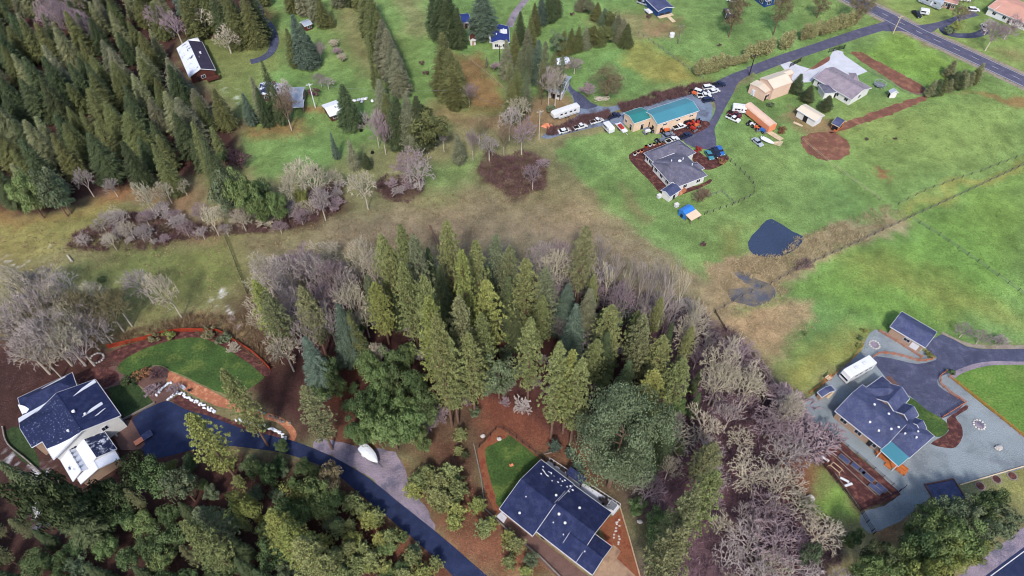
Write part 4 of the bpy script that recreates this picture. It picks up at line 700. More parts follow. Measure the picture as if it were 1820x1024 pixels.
def pine(R, H, rad, seed, z0=.3, n=90, sz=.85, upb=.45):
    r = np.random.RandomState(seed); C_, A_, S_, T_ = [], [], [], []
    for k in range(n):
        f = (k+r.rand())/n; z = H*(z0+(1-z0)*f); pr = (math.sin(min(1, f*2.2+.28)*PI/2))*(1-f**1.6)**.75
        ph = k*2.399+r.uniform(-.4, .4); l = rad*pr*r.uniform(.55, 1.15)+.2
        for q in range(3 if l > 1.2 else 2):
            rr = l*(1-.32*q); a_ = ph+r.uniform(-.3, .3); c = np.array([math.cos(a_)*rr, math.sin(a_)*rr, z+.18*rr+r.uniform(-.3, .3)]); tb = r.uniform(.75, 1.22)
            for j in range(15):
                d = unit(r.randn(3)*.8+np.array([math.cos(a_)*.4, math.sin(a_)*.4, upb])); sd = unit(np.cross(d, r.randn(3))); C_.append(c+d*sz*.42); A_.append(d*sz*r.uniform(.35, .55)); S_.append(sd*sz*.17); T_.append(tb*r.uniform(.88, 1.12))
    return C_, A_, S_, T_
def broad(R, H, rad, seed, lobes=42, per=85, sz=.36, flat=.8, z0=.12, thin=1.0, q1=.95):
    r = np.random.RandomState(seed); C_, A_, S_, T_ = [], [], [], []
    hc = H*(1+z0)/2; hz = H*(1-z0)/2; ga = r.uniform(0, 6.28, 3)
    for k in range(lobes):
        d = unit(r.randn(3)); d[2] = d[2]*.85+.12; q = r.uniform(.55, q1)
        an = math.atan2(d[1], d[0])
        if min(abs((an-g_+PI) % (2*PI)-PI) for g_ in ga) < .28: q *= .6
        c = np.array([d[0]*rad*q, d[1]*rad*q, hc+d[2]*hz*q]); lr = rad*r.uniform(.2, .34); tb = r.uniform(.72, 1.25)
        n_ = unit(r.randn(per, 3)); n_[:, 2] = np.abs(n_[:, 2])*.9-.25*(r.rand(per))
        for j in range(per):
            n = unit(n_[j]); ax = unit(np.cross(n+r.randn(3)*.45, r.randn(3))); sx = unit(np.cross(n+r.randn(3)*.4, ax)); rr = lr*r.uniform(.7, 1.08)
            C_.append(c+n*rr*np.array([1, 1, flat])); A_.append(ax*sz*r.uniform(.6, 1)); S_.append(sx*sz*r.uniform(.35, .55)*thin); T_.append(tb*r.uniform(.85, 1.15))
    return C_, A_, S_, T_
def bare(H, rad, seed, depth=4, spread=.75, twig=.05, trunk=.22, nb0=4, lean=(0, 0), upb=.35):
    r = random.Random(seed); tr = MB(); cr = MB(); tint = []
    def seg(p, d, l, w_, lv):
        q = p+d*l; b = tr if lv == 0 else cr
        n = 5 if lv == 0 else 3; m0 = len(b.f)
        b.tube(p, q, w_, w_*.68, n, cap=False)
        if lv: tint.extend([r.uniform(.8, 1.2)]*(len(b.f)-m0))
        if lv >= depth: return
        nb = nb0 if lv < 2 else (4 if lv == depth-1 else 3)
        for k in range(nb):
            a_ = 2*PI*(k+r.random()*.7)/nb; o = d.orthogonal().normalized(); e = d.cross(o); sp = spread*r.uniform(.6, 1.3)
            nd = (d+(o*math.cos(a_)+e*math.sin(a_))*sp+Vector((0, 0, upb*(.7 if lv else 1)))).normalized()
            st = q if (k < 2 or lv == 0) else p+d*l*r.uniform(.35, .9)
            seg(st, nd, l*r.uniform(.6, .82), max(w_*.58, twig), lv+1)
    seg(Vector((0, 0, -.1)), Vector((lean[0], lean[1], 1)).normalized(), H*.26, trunk, 0)
    zz = max(v[2] for v in cr.v); rr = sorted(math.hypot(v[0]-lean[0]*v[2], v[1]-lean[1]*v[2]) for v in cr.v)[int(len(cr.v)*.95)]
    sz_, sr = H/zz, rad/rr
    tr.v = [(x*sr, y*sr, z*sz_) for x, y, z in tr.v]; cr.v = [(x*sr, y*sr, z*sz_) for x, y, z in cr.v]
    return tr, cr, tint
PROTO = {}
def crown_mesh(kind, i, data, m):
    return leafmesh('crown', *data, m)
def trunk_mesh(H, r0, m, seed, limbs=0, zt=.9):
    b = MB(); b.tube((0, 0, -.2), (0, 0, H*.45), r0, r0*.7, 7, cap=False); b.tube((0, 0, H*.45), (0, 0, H*zt), r0*.7, r0*.15, 7, cap=False); rr = random.Random(seed)
    for k in range(limbs):
        z = H*rr.uniform(.25, .85); a_ = rr.uniform(0, 6.28); l = rr.uniform(.1, .16)*H*(1.1-z/H)+.4; b.tube((0, 0, z), (math.cos(a_)*l, math.sin(a_)*l, z+l*.3), r0*.25, r0*.08, 4, cap=False)
    me = bpy.data.meshes.new('trunk'); me.from_pydata(b.v, [], b.f); me.materials.append(M[m]); return me
def proto(kind, i, H, rad, data, m, r0, limbs=6, zt=.9, bark='bark'):
    PROTO.setdefault(kind, []).append((H, rad, trunk_mesh(H, r0, bark, i, limbs, zt), leafmesh('crown', *data, m), m))
for i in range(5): proto('fir', i, 24, 4.3, fir(0, 24, 4.3+.5*(i % 3-1), 10+i, dens=1.3, droop=(.2, .35, .28, .15, .4)[i]), 'fir_dark', .32)
for i in range(3): proto('slimfir', i, 20, 2.6, fir(0, 20, 2.6, 30+i, droop=.1, up=.1), 'fir_dark', .25)
for i in range(5): proto('pine', i, 30, 3.9, pine(0, 30, 3.9+.3*(i % 2), 40+i, z0=.24, n=190, sz=.6), 'pine', .36, 10)
for i in range(3): proto('youngpine', i, 6, 2.3, pine(0, 6, 2.2, 50+i, z0=.08, n=40, sz=.62), 'pine_yellow', .13, 4)
for i in range(5): proto('broad', i, 10, 4.6, broad(0, 10, 4.6, 60+i, lobes=46, per=100, sz=.3), 'broad', .28, 6, .7)
proto('bigbroad', 0, 21, 10.5, broad(0, 21, 10.0, 66, lobes=95, per=330, sz=.25, q1=1.04), 'broad_grey', .6, 8, .7)
for i in range(3): proto('fuzzy', i, 13, 4.4, broad(0, 13, 4.4, 90+i, lobes=60, per=95, sz=.5, z0=.1, thin=.16), 'bare_olive', .3, 12, .8)
for i in range(3): proto('shrub', i, 2.2, 1.5, broad(0, 2.2, 1.5, 70+i, lobes=16, per=40, sz=.24, z0=.02), 'broad', .08, 3, .6)
for i in range(3): proto('hedgefir', i, 5.5, 1.7, fir(0, 5.5, 1.7, 80+i, up=1.3, z0=.03, dens=1.0, droop=.0), 'pine_olive', .12, 3)
def bproto(kind, i, H, rad, m, bark, **k):
    tr, cr, ti = bare(H, rad, 100+i*7+len(kind), **k); me = bpy.data.meshes.new('crown'); me.from_pydata(cr.v, [], cr.f); me.materials.append(M[m])
    at = me.attributes.new('tint', 'FLOAT', 'FACE'); at.data.foreach_set('value', ti)
    mt = bpy.data.meshes.new('trunk'); mt.from_pydata(tr.v, [], tr.f); mt.materials.append(M[bark]); PROTO.setdefault(kind, []).append((H, rad, mt, me, m))
for i in range(5): bproto('bareoak', i, 10, 4.8, 'bare_pale', 'bark_pale', depth=5, twig=.038, trunk=.22, nb0=4, spread=.9, upb=.12)
for i in range(4): bproto('barewood', i, 11, 3.6, 'bare_grey', 'bark_pale', depth=5, twig=.028, trunk=.15, nb0=4, spread=.6, upb=.4)
for i in range(3): bproto('birch', i, 15, 2.6, 'bare_pale', 'bark_pale', depth=3, twig=.04, trunk=.14, nb0=4, spread=.5, upb=.7, lean=(.12, .1))
for i in range(3): bproto('bareshrub', i, 3.2, 2.2, 'bare_violet', 'bark', depth=4, twig=.035, trunk=.08, nb0=5, spread=.8, upb=.3)
CATS = {'fuzzy': ('bare_tree', 'tree', 'twiggy tree'), 'fir': ('fir_tree', 'tree', 'fir'), 'slimfir': ('fir_tree', 'tree', 'slim fir'), 'pine': ('pine_tree', 'tree', 'pine'), 'youngpine': ('young_pine', 'tree', 'young pine'), 'broad': ('broadleaf_tree', 'tree', 'broadleaf tree'), 'bigbroad': ('broadleaf_tree', 'tree', 'broadleaf tree'),
        'shrub': ('shrub', 'shrub', 'shrub'), 'hedgefir': ('conifer_bush', 'bush', 'conifer bush'), 'bareoak': ('bare_oak', 'tree', 'bare oak'), 'barewood': ('bare_tree', 'tree', 'bare tree'), 'birch': ('bare_birch', 'tree', 'slender bare birch'), 'bareshrub': ('bare_shrub', 'shrub', 'leafless shrub')}
ADJ = {'fir_dark': 'dark green', 'fir_olive': 'olive green', 'fir_blue': 'blue-green', 'fir_grey': 'grey-green', 'pine': 'yellow-green', 'hedge_light': 'light olive', 'pine_yellow': 'bright yellow-green', 'pine_olive': 'dull olive', 'pine_grey': 'greyish green', 'broad': 'mid green', 'broad_dark': 'dark green',
       'broad_yellow': 'yellowish', 'broad_grey': 'grey-green', 'broad_shaded': 'very dark green', 'bare_pale': 'pale', 'bare_grey': 'grey', 'bare_violet': 'violet-grey', 'bare_brown': 'brownish', 'bare_olive': 'olive-brown', 'leaf_red': 'red-pink', 'leaf_rust': 'rust-brown', 'frost': 'frosted', 'thicket': 'purple-brown'}
RT = random.Random(77); CNT = {}
PENDING = {}
def plant(kind, x, y, h, w=1.0, m=None, label=None, group=None, tilt=True, stand=None):
    P = PROTO[kind]; H, rad, tm, cm, m0 = P[RT.randrange(len(P))]; nm, cat, word = CATS[kind]
    s = h/H; root = thing(nm, None, cat, (x, y, 0), RT.uniform(0, 6.28) if kind != 'birch' else RT.uniform(-.5, .5)); root.scale = (s*w, s*w, s)
    for n, me_ in (('trunk', tm), ('crown', cm)):
        o = bpy.data.objects.new(n, me_); COL.objects.link(o); o.parent = root
        if n == 'crown' and m and m != m0: setmat(o, m)
    if label: root['label'] = label
    if group: root['group'] = group
    if stand: PENDING.setdefault(stand, []).append((root, ADJ.get(m or m0, ''), word, x, y, h))
    return root
ORD = ['first', 'second', 'third', 'fourth', 'fifth', 'sixth', 'seventh', 'eighth', 'ninth', 'tenth', 'eleventh', 'twelfth', 'thirteenth', 'fourteenth', 'fifteenth', 'sixteenth', 'seventeenth', 'eighteenth', 'nineteenth', 'twentieth', 'twenty-first', 'twenty-second', 'twenty-third', 'twenty-fourth', 'twenty-fifth', 'twenty-sixth', 'twenty-seventh', 'twenty-eighth']
def pick(ms): return ms[RT.randrange(len(ms))]
def T(kind, ut, vt, vb, m=None, stand=None, label=None, w=1.0, group=None, rad=None):
    x, y, h = tree_at(ut, vt, vb); h = max(h, 1.0)
    P = PROTO[kind][0]
    if rad: w = rad/(P[1]*h/P[0])
    elif kind == 'fir': w *= 1.3
    return plant(kind, x, y, h, w, m, label, group, stand=stand)
def inside(poly, x, y):
    c = False; n = len(poly)
    for i in range(n):
        x0, y0 = poly[i]; x1, y1 = poly[(i+1) % n]
        if (y0 > y) != (y1 > y) and x < x0+(y-y0)*(x1-x0)/(y1-y0): c = not c
    return c
PLANTED = []
def scatter(px, sp, kinds, stand, hr, ms, maxn=400, wr=(.85, 1.15), avoid=4.0, seed=1):
    poly = PXY(px); R = random.Random(seed); xs = [p[0] for p in poly]; ys = [p[1] for p in poly]; got = []
    for _ in range(maxn*30):
        x, y = R.uniform(min(xs), max(xs)), R.uniform(min(ys), max(ys))
        if not inside(poly, x, y): continue
        if any((x-a)**2+(y-b)**2 < sp*sp for a, b in got) or any((x-a)**2+(y-b)**2 < avoid*avoid for a, b in PLANTED): continue
        got.append((x, y)); k = R.choice(kinds)
        mm = ms[k] if isinstance(ms, dict) else ms
        hh = hr[k] if isinstance(hr, dict) else hr
        plant(k, x, y, R.uniform(*hh), R.uniform(*wr), R.choice(mm), stand=stand)
        if len(got) >= maxn: break
    PLANTED.extend(got); return got
FD = ['fir_dark', 'fir_dark', 'fir_olive', 'fir_olive', 'fir_blue', 'fir_grey']
S1 = ('trees of the upper left fir forest', 'upper left forest')
PLANTED += [G(u_, v_) for u_, v_ in ((70, 50), (90, 60), (110, 70), (130, 75), (85, 80), (145, 85), (60, 65), (120, 45), (265, 70), (300, 80), (100, 50), (125, 60))]
scatter([(-70, -60), (300, -60), (310, 60), (300, 150), (360, 190), (420, 235), (400, 290), (330, 320), (255, 325), (180, 335), (95, 380), (-90, 385)], 6.0, ['fir', 'fir', 'fir', 'fir', 'slimfir'], S1, (12, 19), ['fir_dark', 'fir_dark', 'fir_olive', 'fir_olive', 'fir_grey', 'pine_olive'], maxn=190, wr=(1.35, 1.8), seed=3)
for u, vt, vb in ((70, -20, 50), (90, -10, 60), (110, 0, 70), (130, 10, 75), (85, 15, 80), (145, 25, 85), (60, 5, 65), (120, -25, 45), (265, 5, 70), (300, 20, 80)): T('bareoak', u, vt, vb, 'bare_violet', S1, rad=4.6)
S2 = ('firs behind the upper left house', 'above the brown snow-roofed house')
for u, vt, vb in ((352, -30, 55), (372, -20, 66), (398, -12, 84), (412, 0, 80), (428, -16, 82), (442, -22, 70), (385, -40, 40), (330, -45, 40), (452, -60, 10), (300, -60, 30), (315, -30, 70)): T('fir', u, vt, vb, pick(FD), S2)
for u, vt, vb in ((350, 8, 62), (395, 50, 95)): T('bareoak', u, vt, vb, 'bare_pale', S2)
S3 = ('firs along the upper left drive', 'top edge by the drive')
for u, vt, vb in ((505, -40, 22), (525, -45, 28), (548, -30, 38), (563, -12, 48), (585, 20, 49), (590, -50, 12), (612, -45, 12), (628, -40, 18)): T('fir', u, vt, vb, pick(['fir_olive', 'fir_grey', 'fir_dark']), S3)
S4 = ('firs grouped on the upper left lawn', 'lawn right of the curved drive')
for u, vt, vb, m in ((508, 50, 118, 'fir_olive'), (519, 25, 120, 'fir_blue'), (533, 42, 121, 'fir_blue'), (547, 62, 116, 'fir_blue')): T('fir', u, vt, vb, m, S4)
T('barewood', 563, 75, 112, 'bare_violet', S4)
S5 = ('firs shading the snow-topped house', 'cluster in front of the snow-topped house')
for u, vt, vb, m in ((464, 106, 212, 'fir_dark'), (445, 135, 215, 'fir_grey'), (482, 150, 222, 'fir_dark'), (455, 155, 224, 'fir_dark'), (430, 165, 222, 'fir_blue')): T('fir', u, vt, vb, m, S5, rad=3.0)
T('barewood', 500, 172, 232, 'bare_brown', S5); T('barewood', 495, 150, 215, 'bare_grey', S5)
S6 = ('tall firs in the long lawn row', 'long row crossing the top lawn')
for u, vt, vb in ((643, -42, 50), (648, -25, 63), (655, -10, 77), (662, 4, 91), (669, 18, 106), (677, 33, 121), (685, 50, 138), (693, 68, 154), (701, 86, 171)): T('fir', u, vt, vb, 'fir_grey' if vb > 110 else 'fir_olive', S6, w=1.1)
for u, vt, vb in ((658, 100, 160), (668, 118, 185), (652, 60, 115)): T('slimfir', u, vt, vb, 'fir_olive', S6)
T('fir', 607, 149, 228, 'fir_dark', label='dark fir leaning over the snow-covered white cabin', w=1.15)
T('slimfir', 587, 236, 284, 'fir_blue', label='blue-green fir below the white cabin, left of the grey cypress'); T('slimfir', 619, 248, 302, 'fir_grey', label='grey-green cypress below the white cabin, right of the blue-green fir', w=1.3)
S7 = ('mixed evergreens below the long fir row', 'below the long fir row')
for u, vt, vb, k in ((672, 140, 225, 'fir'), (683, 165, 248, 'fir'), (702, 170, 262, 'fir'), (720, 165, 266, 'fir'), (738, 170, 264, 'fir'), (752, 195, 270, 'broad'), (662, 200, 262, 'barewood'), (676, 220, 275, 'barewood'), (690, 190, 270, 'slimfir')): T(k, u, vt, vb, pick(['fir_olive', 'fir_dark', 'fir_grey']) if k != 'barewood' else 'bare_violet', S7)
S8 = ('dark firs left of the blue-roofed cottage', 'dark clump left of the blue-roofed cottage')
for u, vt, vb in ((766, -20, 60), (780, -25, 72), (797, -15, 80), (812, 12, 86), (790, 0, 84), (775, 5, 68)): T('fir', u, vt, vb, pick(['fir_dark', 'fir_blue']), S8)
T('fir', 856, -28, 66, 'fir_blue', label='big blue-green fir standing between the cottage and the blue-roofed white house', w=1.25)
S9 = ('light firs in the centre top clump', 'clump below tiny white shed')
for u, vt, vb in ((785, 56, 160), (797, 85, 182), (812, 105, 186), (778, 100, 170), (805, 130, 195), (792, 70, 150)): T('fir', u, vt, vb, 'fir_olive', S9)
T('barewood', 832, 150, 190, 'bare_violet', label='violet-grey bare tree at the right side of the clump below the tiny shed')
SA = ('evergreens above the white camper', 'belt left of yellow-green field')
for u, vt, vb, k, m in ((951, 5, 62, 'fir', 'fir_olive'), (979, -30, 40, 'fir', 'fir_dark'), (963, -10, 45, 'fir', 'fir_blue'), (990, -35, 30, 'fir', 'fir_dark'), (925, 20, 80, 'fir', 'fir_dark'), (938, 50, 120, 'fir', 'fir_grey'), (915, 55, 120, 'fir', 'fir_olive'), (925, 90, 160, 'pine', 'pine_grey'), (940, 80, 160, 'pine', 'pine_grey'), (905, 110, 190, 'pine', 'pine_olive'), (920, 120, 205, 'fir', 'fir_olive'),
                        (937, 130, 215, 'pine', 'pine_grey'), (910, 140, 215, 'fir', 'fir_olive'), (958, 70, 150, 'fir', 'fir_blue'), (970, 75, 165, 'pine', 'pine_grey'), (985, 95, 175, 'pine', 'pine_olive'), (965, 110, 186, 'pine', 'pine_olive'), (1000, 100, 180, 'pine', 'pine_grey'), (978, 120, 188, 'barewood', 'bare_grey'), (990, 125, 190, 'barewood', 'bare_pale'), (945, 30, 90, 'fir', 'fir_olive'), (900, 70, 140, 'fir', 'fir_grey')): T(k, u, vt, vb, m, SA)
SB = ('evergreens edging the yellow-green field', 'bushy belt of yellow-green field')
for u, vt, vb in ((1035, -12, 18), (1049, -4, 27), (1063, 4, 36), (1076, 14, 45), (1088, 22, 54), (1100, 26, 64), (1110, 32, 76), (1117, 42, 83), (1093, 40, 72), (992, 56, 100), (1004, 54, 98), (1017, 50, 93), (1030, 47, 91), (1043, 47, 88), (1056, 46, 86), (1068, 46, 82), (1080, 46, 78)): T(pick(['fir', 'fir', 'broad']), u, vt, vb, pick(['fir_olive', 'fir_grey', 'fir_olive', 'broad_grey']), SB, rad=RT.uniform(2.8, 3.6))
T('fuzzy', 1085, 122, 170, 'bare_olive', label='wide twiggy bare oak alone in the field above the white junk pile', rad=6.5); T('bareoak', 1023, 100, 131, 'bare_violet', label='small purple-brown bare tree beside the white-roofed outbuilding'); T('bareshrub', 1045, 152, 172, 'bare_violet', label='rounded leafless shrub by the black drive and junk pile')
SC = ('conifer bushes in the roadside hedge', 'hedge line above the lane')
for u, vb in [(1243, 134), (1251, 135), (1260, 133), (1268, 131), (1277, 129), (1286, 127), (1294, 122), (1306, 117), (1316, 114), (1326, 112), (1335, 105), (1343, 104), (1351, 102), (1360, 100), (1369, 98), (1377, 95), (1398, 89), (1406, 88), (1414, 85), (1433, 73), (1442, 71), (1451, 70), (1460, 67), (1469, 64), (1478, 61), (1487, 59), (1496, 56), (1505, 54), (1514, 51), (1523, 48), (1531, 45)]: T('hedgefir', u+RT.uniform(-2, 2), vb-(RT.uniform(22, 32) if not 1300 < u < 1330 else 15), vb, 'hedge_light', SC, rad=RT.uniform(1.6, 2.1))
SD = ('bare olive-brown trees near the top edge', 'top edge above the lane')
for u, vt, vb, r_ in ((1316, -12, 66, 4.2), (1400, -18, 62, 4.2), (1467, -10, 32, 3.4), (1546, -22, 44, 5), (1330, -30, 30, 4)): T('fuzzy', u, vt, vb, 'bare_olive', SD, rad=r_)
SE = ('conifers in the white ranch house garden', 'garden beside the pale concrete apron')
for u, vt, vb in ((1425, 131, 166), (1443, 152, 181), (1476, 170, 196)): T('slimfir', u, vt, vb, 'fir_dark', SE, rad=2.6)
SF = ('conifers in the corner clump beside the road', 'clump inside the road bend at right')
for u, vb in ((1665, 171), (1674, 169), (1684, 168), (1694, 163), (1704, 160), (1714, 158), (1723, 155), (1732, 151), (1741, 148), (1750, 143), (1706, 150), (1718, 146), (1700, 136)): T('slimfir', u, vb-RT.uniform(22, 32), vb, pick(['pine_olive', 'fir_dark', 'fir_olive']), SF, rad=RT.uniform(1.9, 2.5))
SG = ('trees around the top right drive loop', 'top right drive loop')
for k, u, vt, vb, m, r_ in (('broad', 1707, 36, 60, 'pine_yellow', 2.6), ('bareoak', 1718, 5, 48, 'bare_olive', 4), ('bareoak', 1728, -25, 20, 'bare_olive', 4), ('bareoak', 1782, 38, 90, 'bare_violet', 5), ('bareoak', 1800, 45, 70, 'bare_violet', 4), ('bareoak', 1765, 35, 62, 'bare_grey', 3.5), ('shrub', 1692, 48, 62, 'broad_grey', 2.2), ('bareoak', 1812, 30, 62, 'bare_violet', 4)): T(k, u, vt, vb, m, SG, rad=r_)
SH = ('trees along the left meadow edge', 'meadow edge below the upper left forest')
for k, u, vt, vb, m, r_ in (('bareoak', 243, 325, 388, 'bare_pale', 3.2), ('bareoak', 285, 322, 362, 'bare_pale', 3), ('bareoak', 190, 318, 350, 'bare_grey', 2.6), ('bareoak', 135, 300, 350, 'bare_grey', 3), ('bareoak', 318, 318, 348, 'bare_pale', 2.4), ('bareoak', 363, 365, 420, 'bare_pale', 2.8), ('bareoak', 422, 375, 412, 'bare_pale', 3), ('bareoak', 220, 393, 428, 'bare_pale', 2.8), ('bareoak', 252, 398, 435, 'bare_grey', 3), ('bareoak', 188, 415, 445, 'bare_pale', 2.6),
                           ('broad', 382, 308, 398, 'broad_grey', 4.5), ('broad', 404, 303, 392, 'broad', 4.2), ('broad', 428, 312, 402, 'broad', 4.6), ('broad', 448, 318, 392, 'broad_dark', 4), ('broad', 460, 345, 402, 'broad', 3.8), ('broad', 484, 342, 400, 'broad', 3.2), ('fir', 340, 215, 335, 'fir_olive', 4.4), ('fir', 355, 240, 345, 'fir_dark', 4), ('broad', 60, 300, 385, 'broad_grey', 4.6), ('broad', 20, 310, 388, 'broad', 4.6), ('broad', 85, 320, 380, 'broad_grey', 4.4), ('fir', 270, 255, 345, 'fir_olive', 3.8), ('fir', 215, 250, 330, 'fir_dark', 4)): T(k, u, vt, vb, m, SH, rad=r_)
scatter([(150, 395), (300, 380), (500, 385), (605, 345), (620, 375), (490, 420), (300, 440), (150, 440)], 4.5, ['bareoak', 'bareoak', 'bareshrub'], SH, dict(bareoak=(4.5, 7.5), bareshrub=(2, 4)), ['bare_pale', 'bare_grey', 'bare_violet'], maxn=24, avoid=2.5, seed=62)
SI = ('bare trees in the middle meadow', 'middle meadow')
for k, u, vt, vb, m, r_ in (('bareoak', 522, 272, 350, 'bare_pale', 5), ('bareoak', 548, 290, 368, 'bare_pale', 4.5), ('bareoak', 590, 302, 340, 'bare_pale', 3), ('bareoak', 505, 300, 372, 'bare_pale', 4), ('bareoak', 638, 300, 372, 'bare_pale', 4.6), ('bareoak', 720, 262, 330, 'bare_violet', 6.2), ('bareoak', 738, 275, 340, 'bare_grey', 5), ('bareoak', 562, 335, 392, 'bare_grey', 3.5), ('broad', 530, 340, 372, 'broad_yellow', 2.6),
                           ('slimfir', 813, 238, 292, 'fir_grey', 2.4), ('barewood', 838, 232, 285, 'bare_violet', 2.6), ('bareoak', 868, 235, 288, 'bare_grey', 3.6), ('barewood', 770, 215, 262, 'bare_brown', 3), ('barewood', 785, 225, 270, 'bare_grey', 2.4), ('bareoak', 928, 205, 275, 'bare_violet', 4.5), ('bareoak', 905, 190, 250, 'bare_grey', 4), ('bareoak', 925, 170, 225, 'bare_pale', 4), ('bareoak', 948, 290, 338, 'bare_violet', 3), ('barewood', 895, 215, 280, 'bare_brown', 3.2), ('barewood', 850, 205, 255, 'bare_olive', 3), ('slimfir', 648, 272, 300, 'fir_dark', 1.8)): T(k, u, vt, vb, m, SI, rad=r_)
SJ = ('lichen-covered oaks left of the red fence', 'pale oak wood at the left edge')
for i, (u, vt, vb) in enumerate(((270, 480, 565), (232, 478, 540), (180, 505, 580), (150, 490, 565), (120, 500, 590), (90, 492, 560), (60, 505, 590), (30, 500, 600), (5, 520, 620), (45, 560, 650), (85, 575, 650), (120, 595, 650), (160, 560, 610), (15, 590, 665), (130, 545, 610), (60, 470, 530), (-10, 460, 560), (100, 540, 615), (175, 530, 590), (35, 540, 615), (-15, 560, 640), (25, 475, 545), (72, 525, 600), (-25, 510, 600), (140, 525, 585), (8, 555, 632), (50, 610, 672))): T('bareoak', u, vt, vb, pick(['bare_pale', 'bare_olive', 'bare_grey']), SJ, rad=RT.uniform(3.8, 5.2))
SK = ('pines and firs of the central wood', 'central wood')
PC = [(676, 420, 560, 'pine'), (711, 403, 575, 'pine'), (735, 420, 590, 'pine_grey'), (665, 503, 612, 'pine_yellow'), (690, 440, 570, 'pine'), (715, 470, 628, 'pine'), (752, 492, 690, 'pine'), (793, 395, 560, 'pine'), (820, 448, 640, 'pine_yellow'), (845, 430, 600, 'pine'), (775, 562, 758, 'pine'), (762, 530, 725, 'pine_yellow'), (795, 600, 752, 'pine'), (832, 595, 738, 'pine'), (815, 530, 700, 'pine_olive'), (881, 420, 560, 'pine_grey'), (905, 440, 580, 'pine_olive'), (935, 462, 612, 'pine'),
      (943, 568, 715, 'pine'), (970, 480, 605, 'pine_grey'), (995, 612, 778, 'pine'), (1035, 640, 790, 'pine'), (1018, 625, 770, 'pine_yellow'), (1042, 405, 540, 'pine_olive'), (1088, 545, 655, 'pine'), (1145, 562, 672, 'pine_olive'), (1062, 605, 690, 'pine'), (864, 500, 640, 'pine_yellow'), (855, 560, 690, 'pine'), (540, 688, 798, 'pine_olive'), (452, 500, 622, 'pine_yellow'), (470, 520, 640, 'pine_olive'), (535, 512, 630, 'pine_olive'), (1180, 600, 700, 'pine'), (1215, 640, 730, 'pine'), (1165, 660, 745, 'pine_yellow'), (1270, 790, 860, 'pine_olive'), (1240, 870, 1010, 'pine_olive'), (1275, 840, 960, 'pine'), (1215, 940, 1050, 'pine_olive')]
for u, vt, vb, m in PC: T('pine', u, vt, vb, m, SK, rad=RT.uniform(3.4, 4.3))
for u, vt, vb, m, r_ in ((600, 540, 640, 'fir_blue', 4), (618, 560, 640, 'fir_olive', 3.6), (1010, 505, 595, 'fir_blue', 4.6), (1050, 512, 605, 'fir_grey', 4.4), (540, 598, 695, 'fir_blue', 3.8), (905, 490, 600, 'fir_dark', 4), (1150, 700, 800, 'fir_dark', 4.4), (1195, 720, 820, 'fir_dark', 4.2), (1120, 640, 720, 'fir_dark', 3.6), (1080, 590, 680, 'fir_dark', 4), (780, 470, 600, 'fir_dark', 4), (760, 440, 560, 'fir_dark', 4), (865, 470, 590, 'fir_dark', 4), (1025, 540, 640, 'fir_blue', 4)): T('fir', u, vt, vb, m, SK, rad=r_)
for u, vt, vb, m, r_ in ((570, 630, 690, 'broad_dark', 4), (590, 660, 710, 'broad', 3.2), (556, 680, 720, 'broad', 3.4), (650, 620, 680, 'broad', 4.2), (695, 612, 680, 'broad_dark', 4.4), (665, 650, 715, 'broad', 4.4), (640, 690, 750, 'broad_dark', 4), (700, 655, 720, 'broad_dark', 4.4), (735, 650, 720, 'broad_dark', 3.6), (655, 720, 790, 'broad', 4.6), (690, 735, 800, 'broad', 4.8), (725, 725, 790, 'broad', 4.6), (750, 690, 760, 'broad_dark', 4), (620, 735, 785, 'broad_dark', 3.2), (640, 750, 795, 'broad', 3.2), (745, 760, 805, 'broad', 3.6), (885, 632, 708, 'broad_grey', 5.2), (864, 655, 705, 'broad_grey', 4), (1175, 715, 790, 'broad_yellow', 4.4), (680, 700, 760, 'broad', 4.2), (715, 690, 755, 'broad', 4), (720, 610, 660, 'broad', 3.6)): T('broad', u, vt+RT.uniform(4, 12), vb, m, SK, rad=r_*.82)
T('bigbroad', 1120, 726, 866, 'broad_grey', label='huge dense grey-green tree right of the navy-roofed house terrace', rad=9.6)
scatter([(455, 500), (560, 470), (760, 470), (960, 480), (1120, 500), (1230, 540), (1230, 590), (1100, 560), (960, 530), (700, 530), (560, 560), (500, 620), (460, 580)], 5.0, ['bareoak', 'barewood', 'bareoak'], SK, (7, 11), ['bare_grey', 'bare_violet', 'bare_pale', 'bare_grey'], maxn=34, seed=31)
scatter([(630, 590), (760, 560), (1050, 560), (1200, 620), (1250, 740), (1180, 740), (1060, 660), (900, 620), (700, 620)], 5.4, ['fir', 'pine', 'broad', 'barewood', 'slimfir'], SK, dict(fir=(13, 20), slimfir=(10, 16), pine=(17, 26), broad=(8, 12), barewood=(9, 13)), dict(fir=['fir_dark', 'fir_blue'], slimfir=['fir_dark'], pine=['pine_olive', 'pine_grey', 'pine'], broad=['broad_dark', 'broad_grey'], barewood=['bare_grey', 'bare_violet']), maxn=32, seed=9)
scatter([(600, 650), (760, 600), (900, 610), (1100, 620), (1220, 700), (1200, 820), (1080, 730), (960, 700), (840, 745), (740, 800), (600, 760)], 3.8, ['broad', 'bareshrub', 'broad'], SK, dict(broad=(2.5, 6), bareshrub=(2, 4)), dict(broad=['broad', 'broad_dark', 'broad_grey'], bareshrub=['bare_grey', 'bare_violet']), maxn=60, avoid=2.5, seed=61)
SL = ('bare violet-grey trees at the central wood edge', 'edge of central wood')
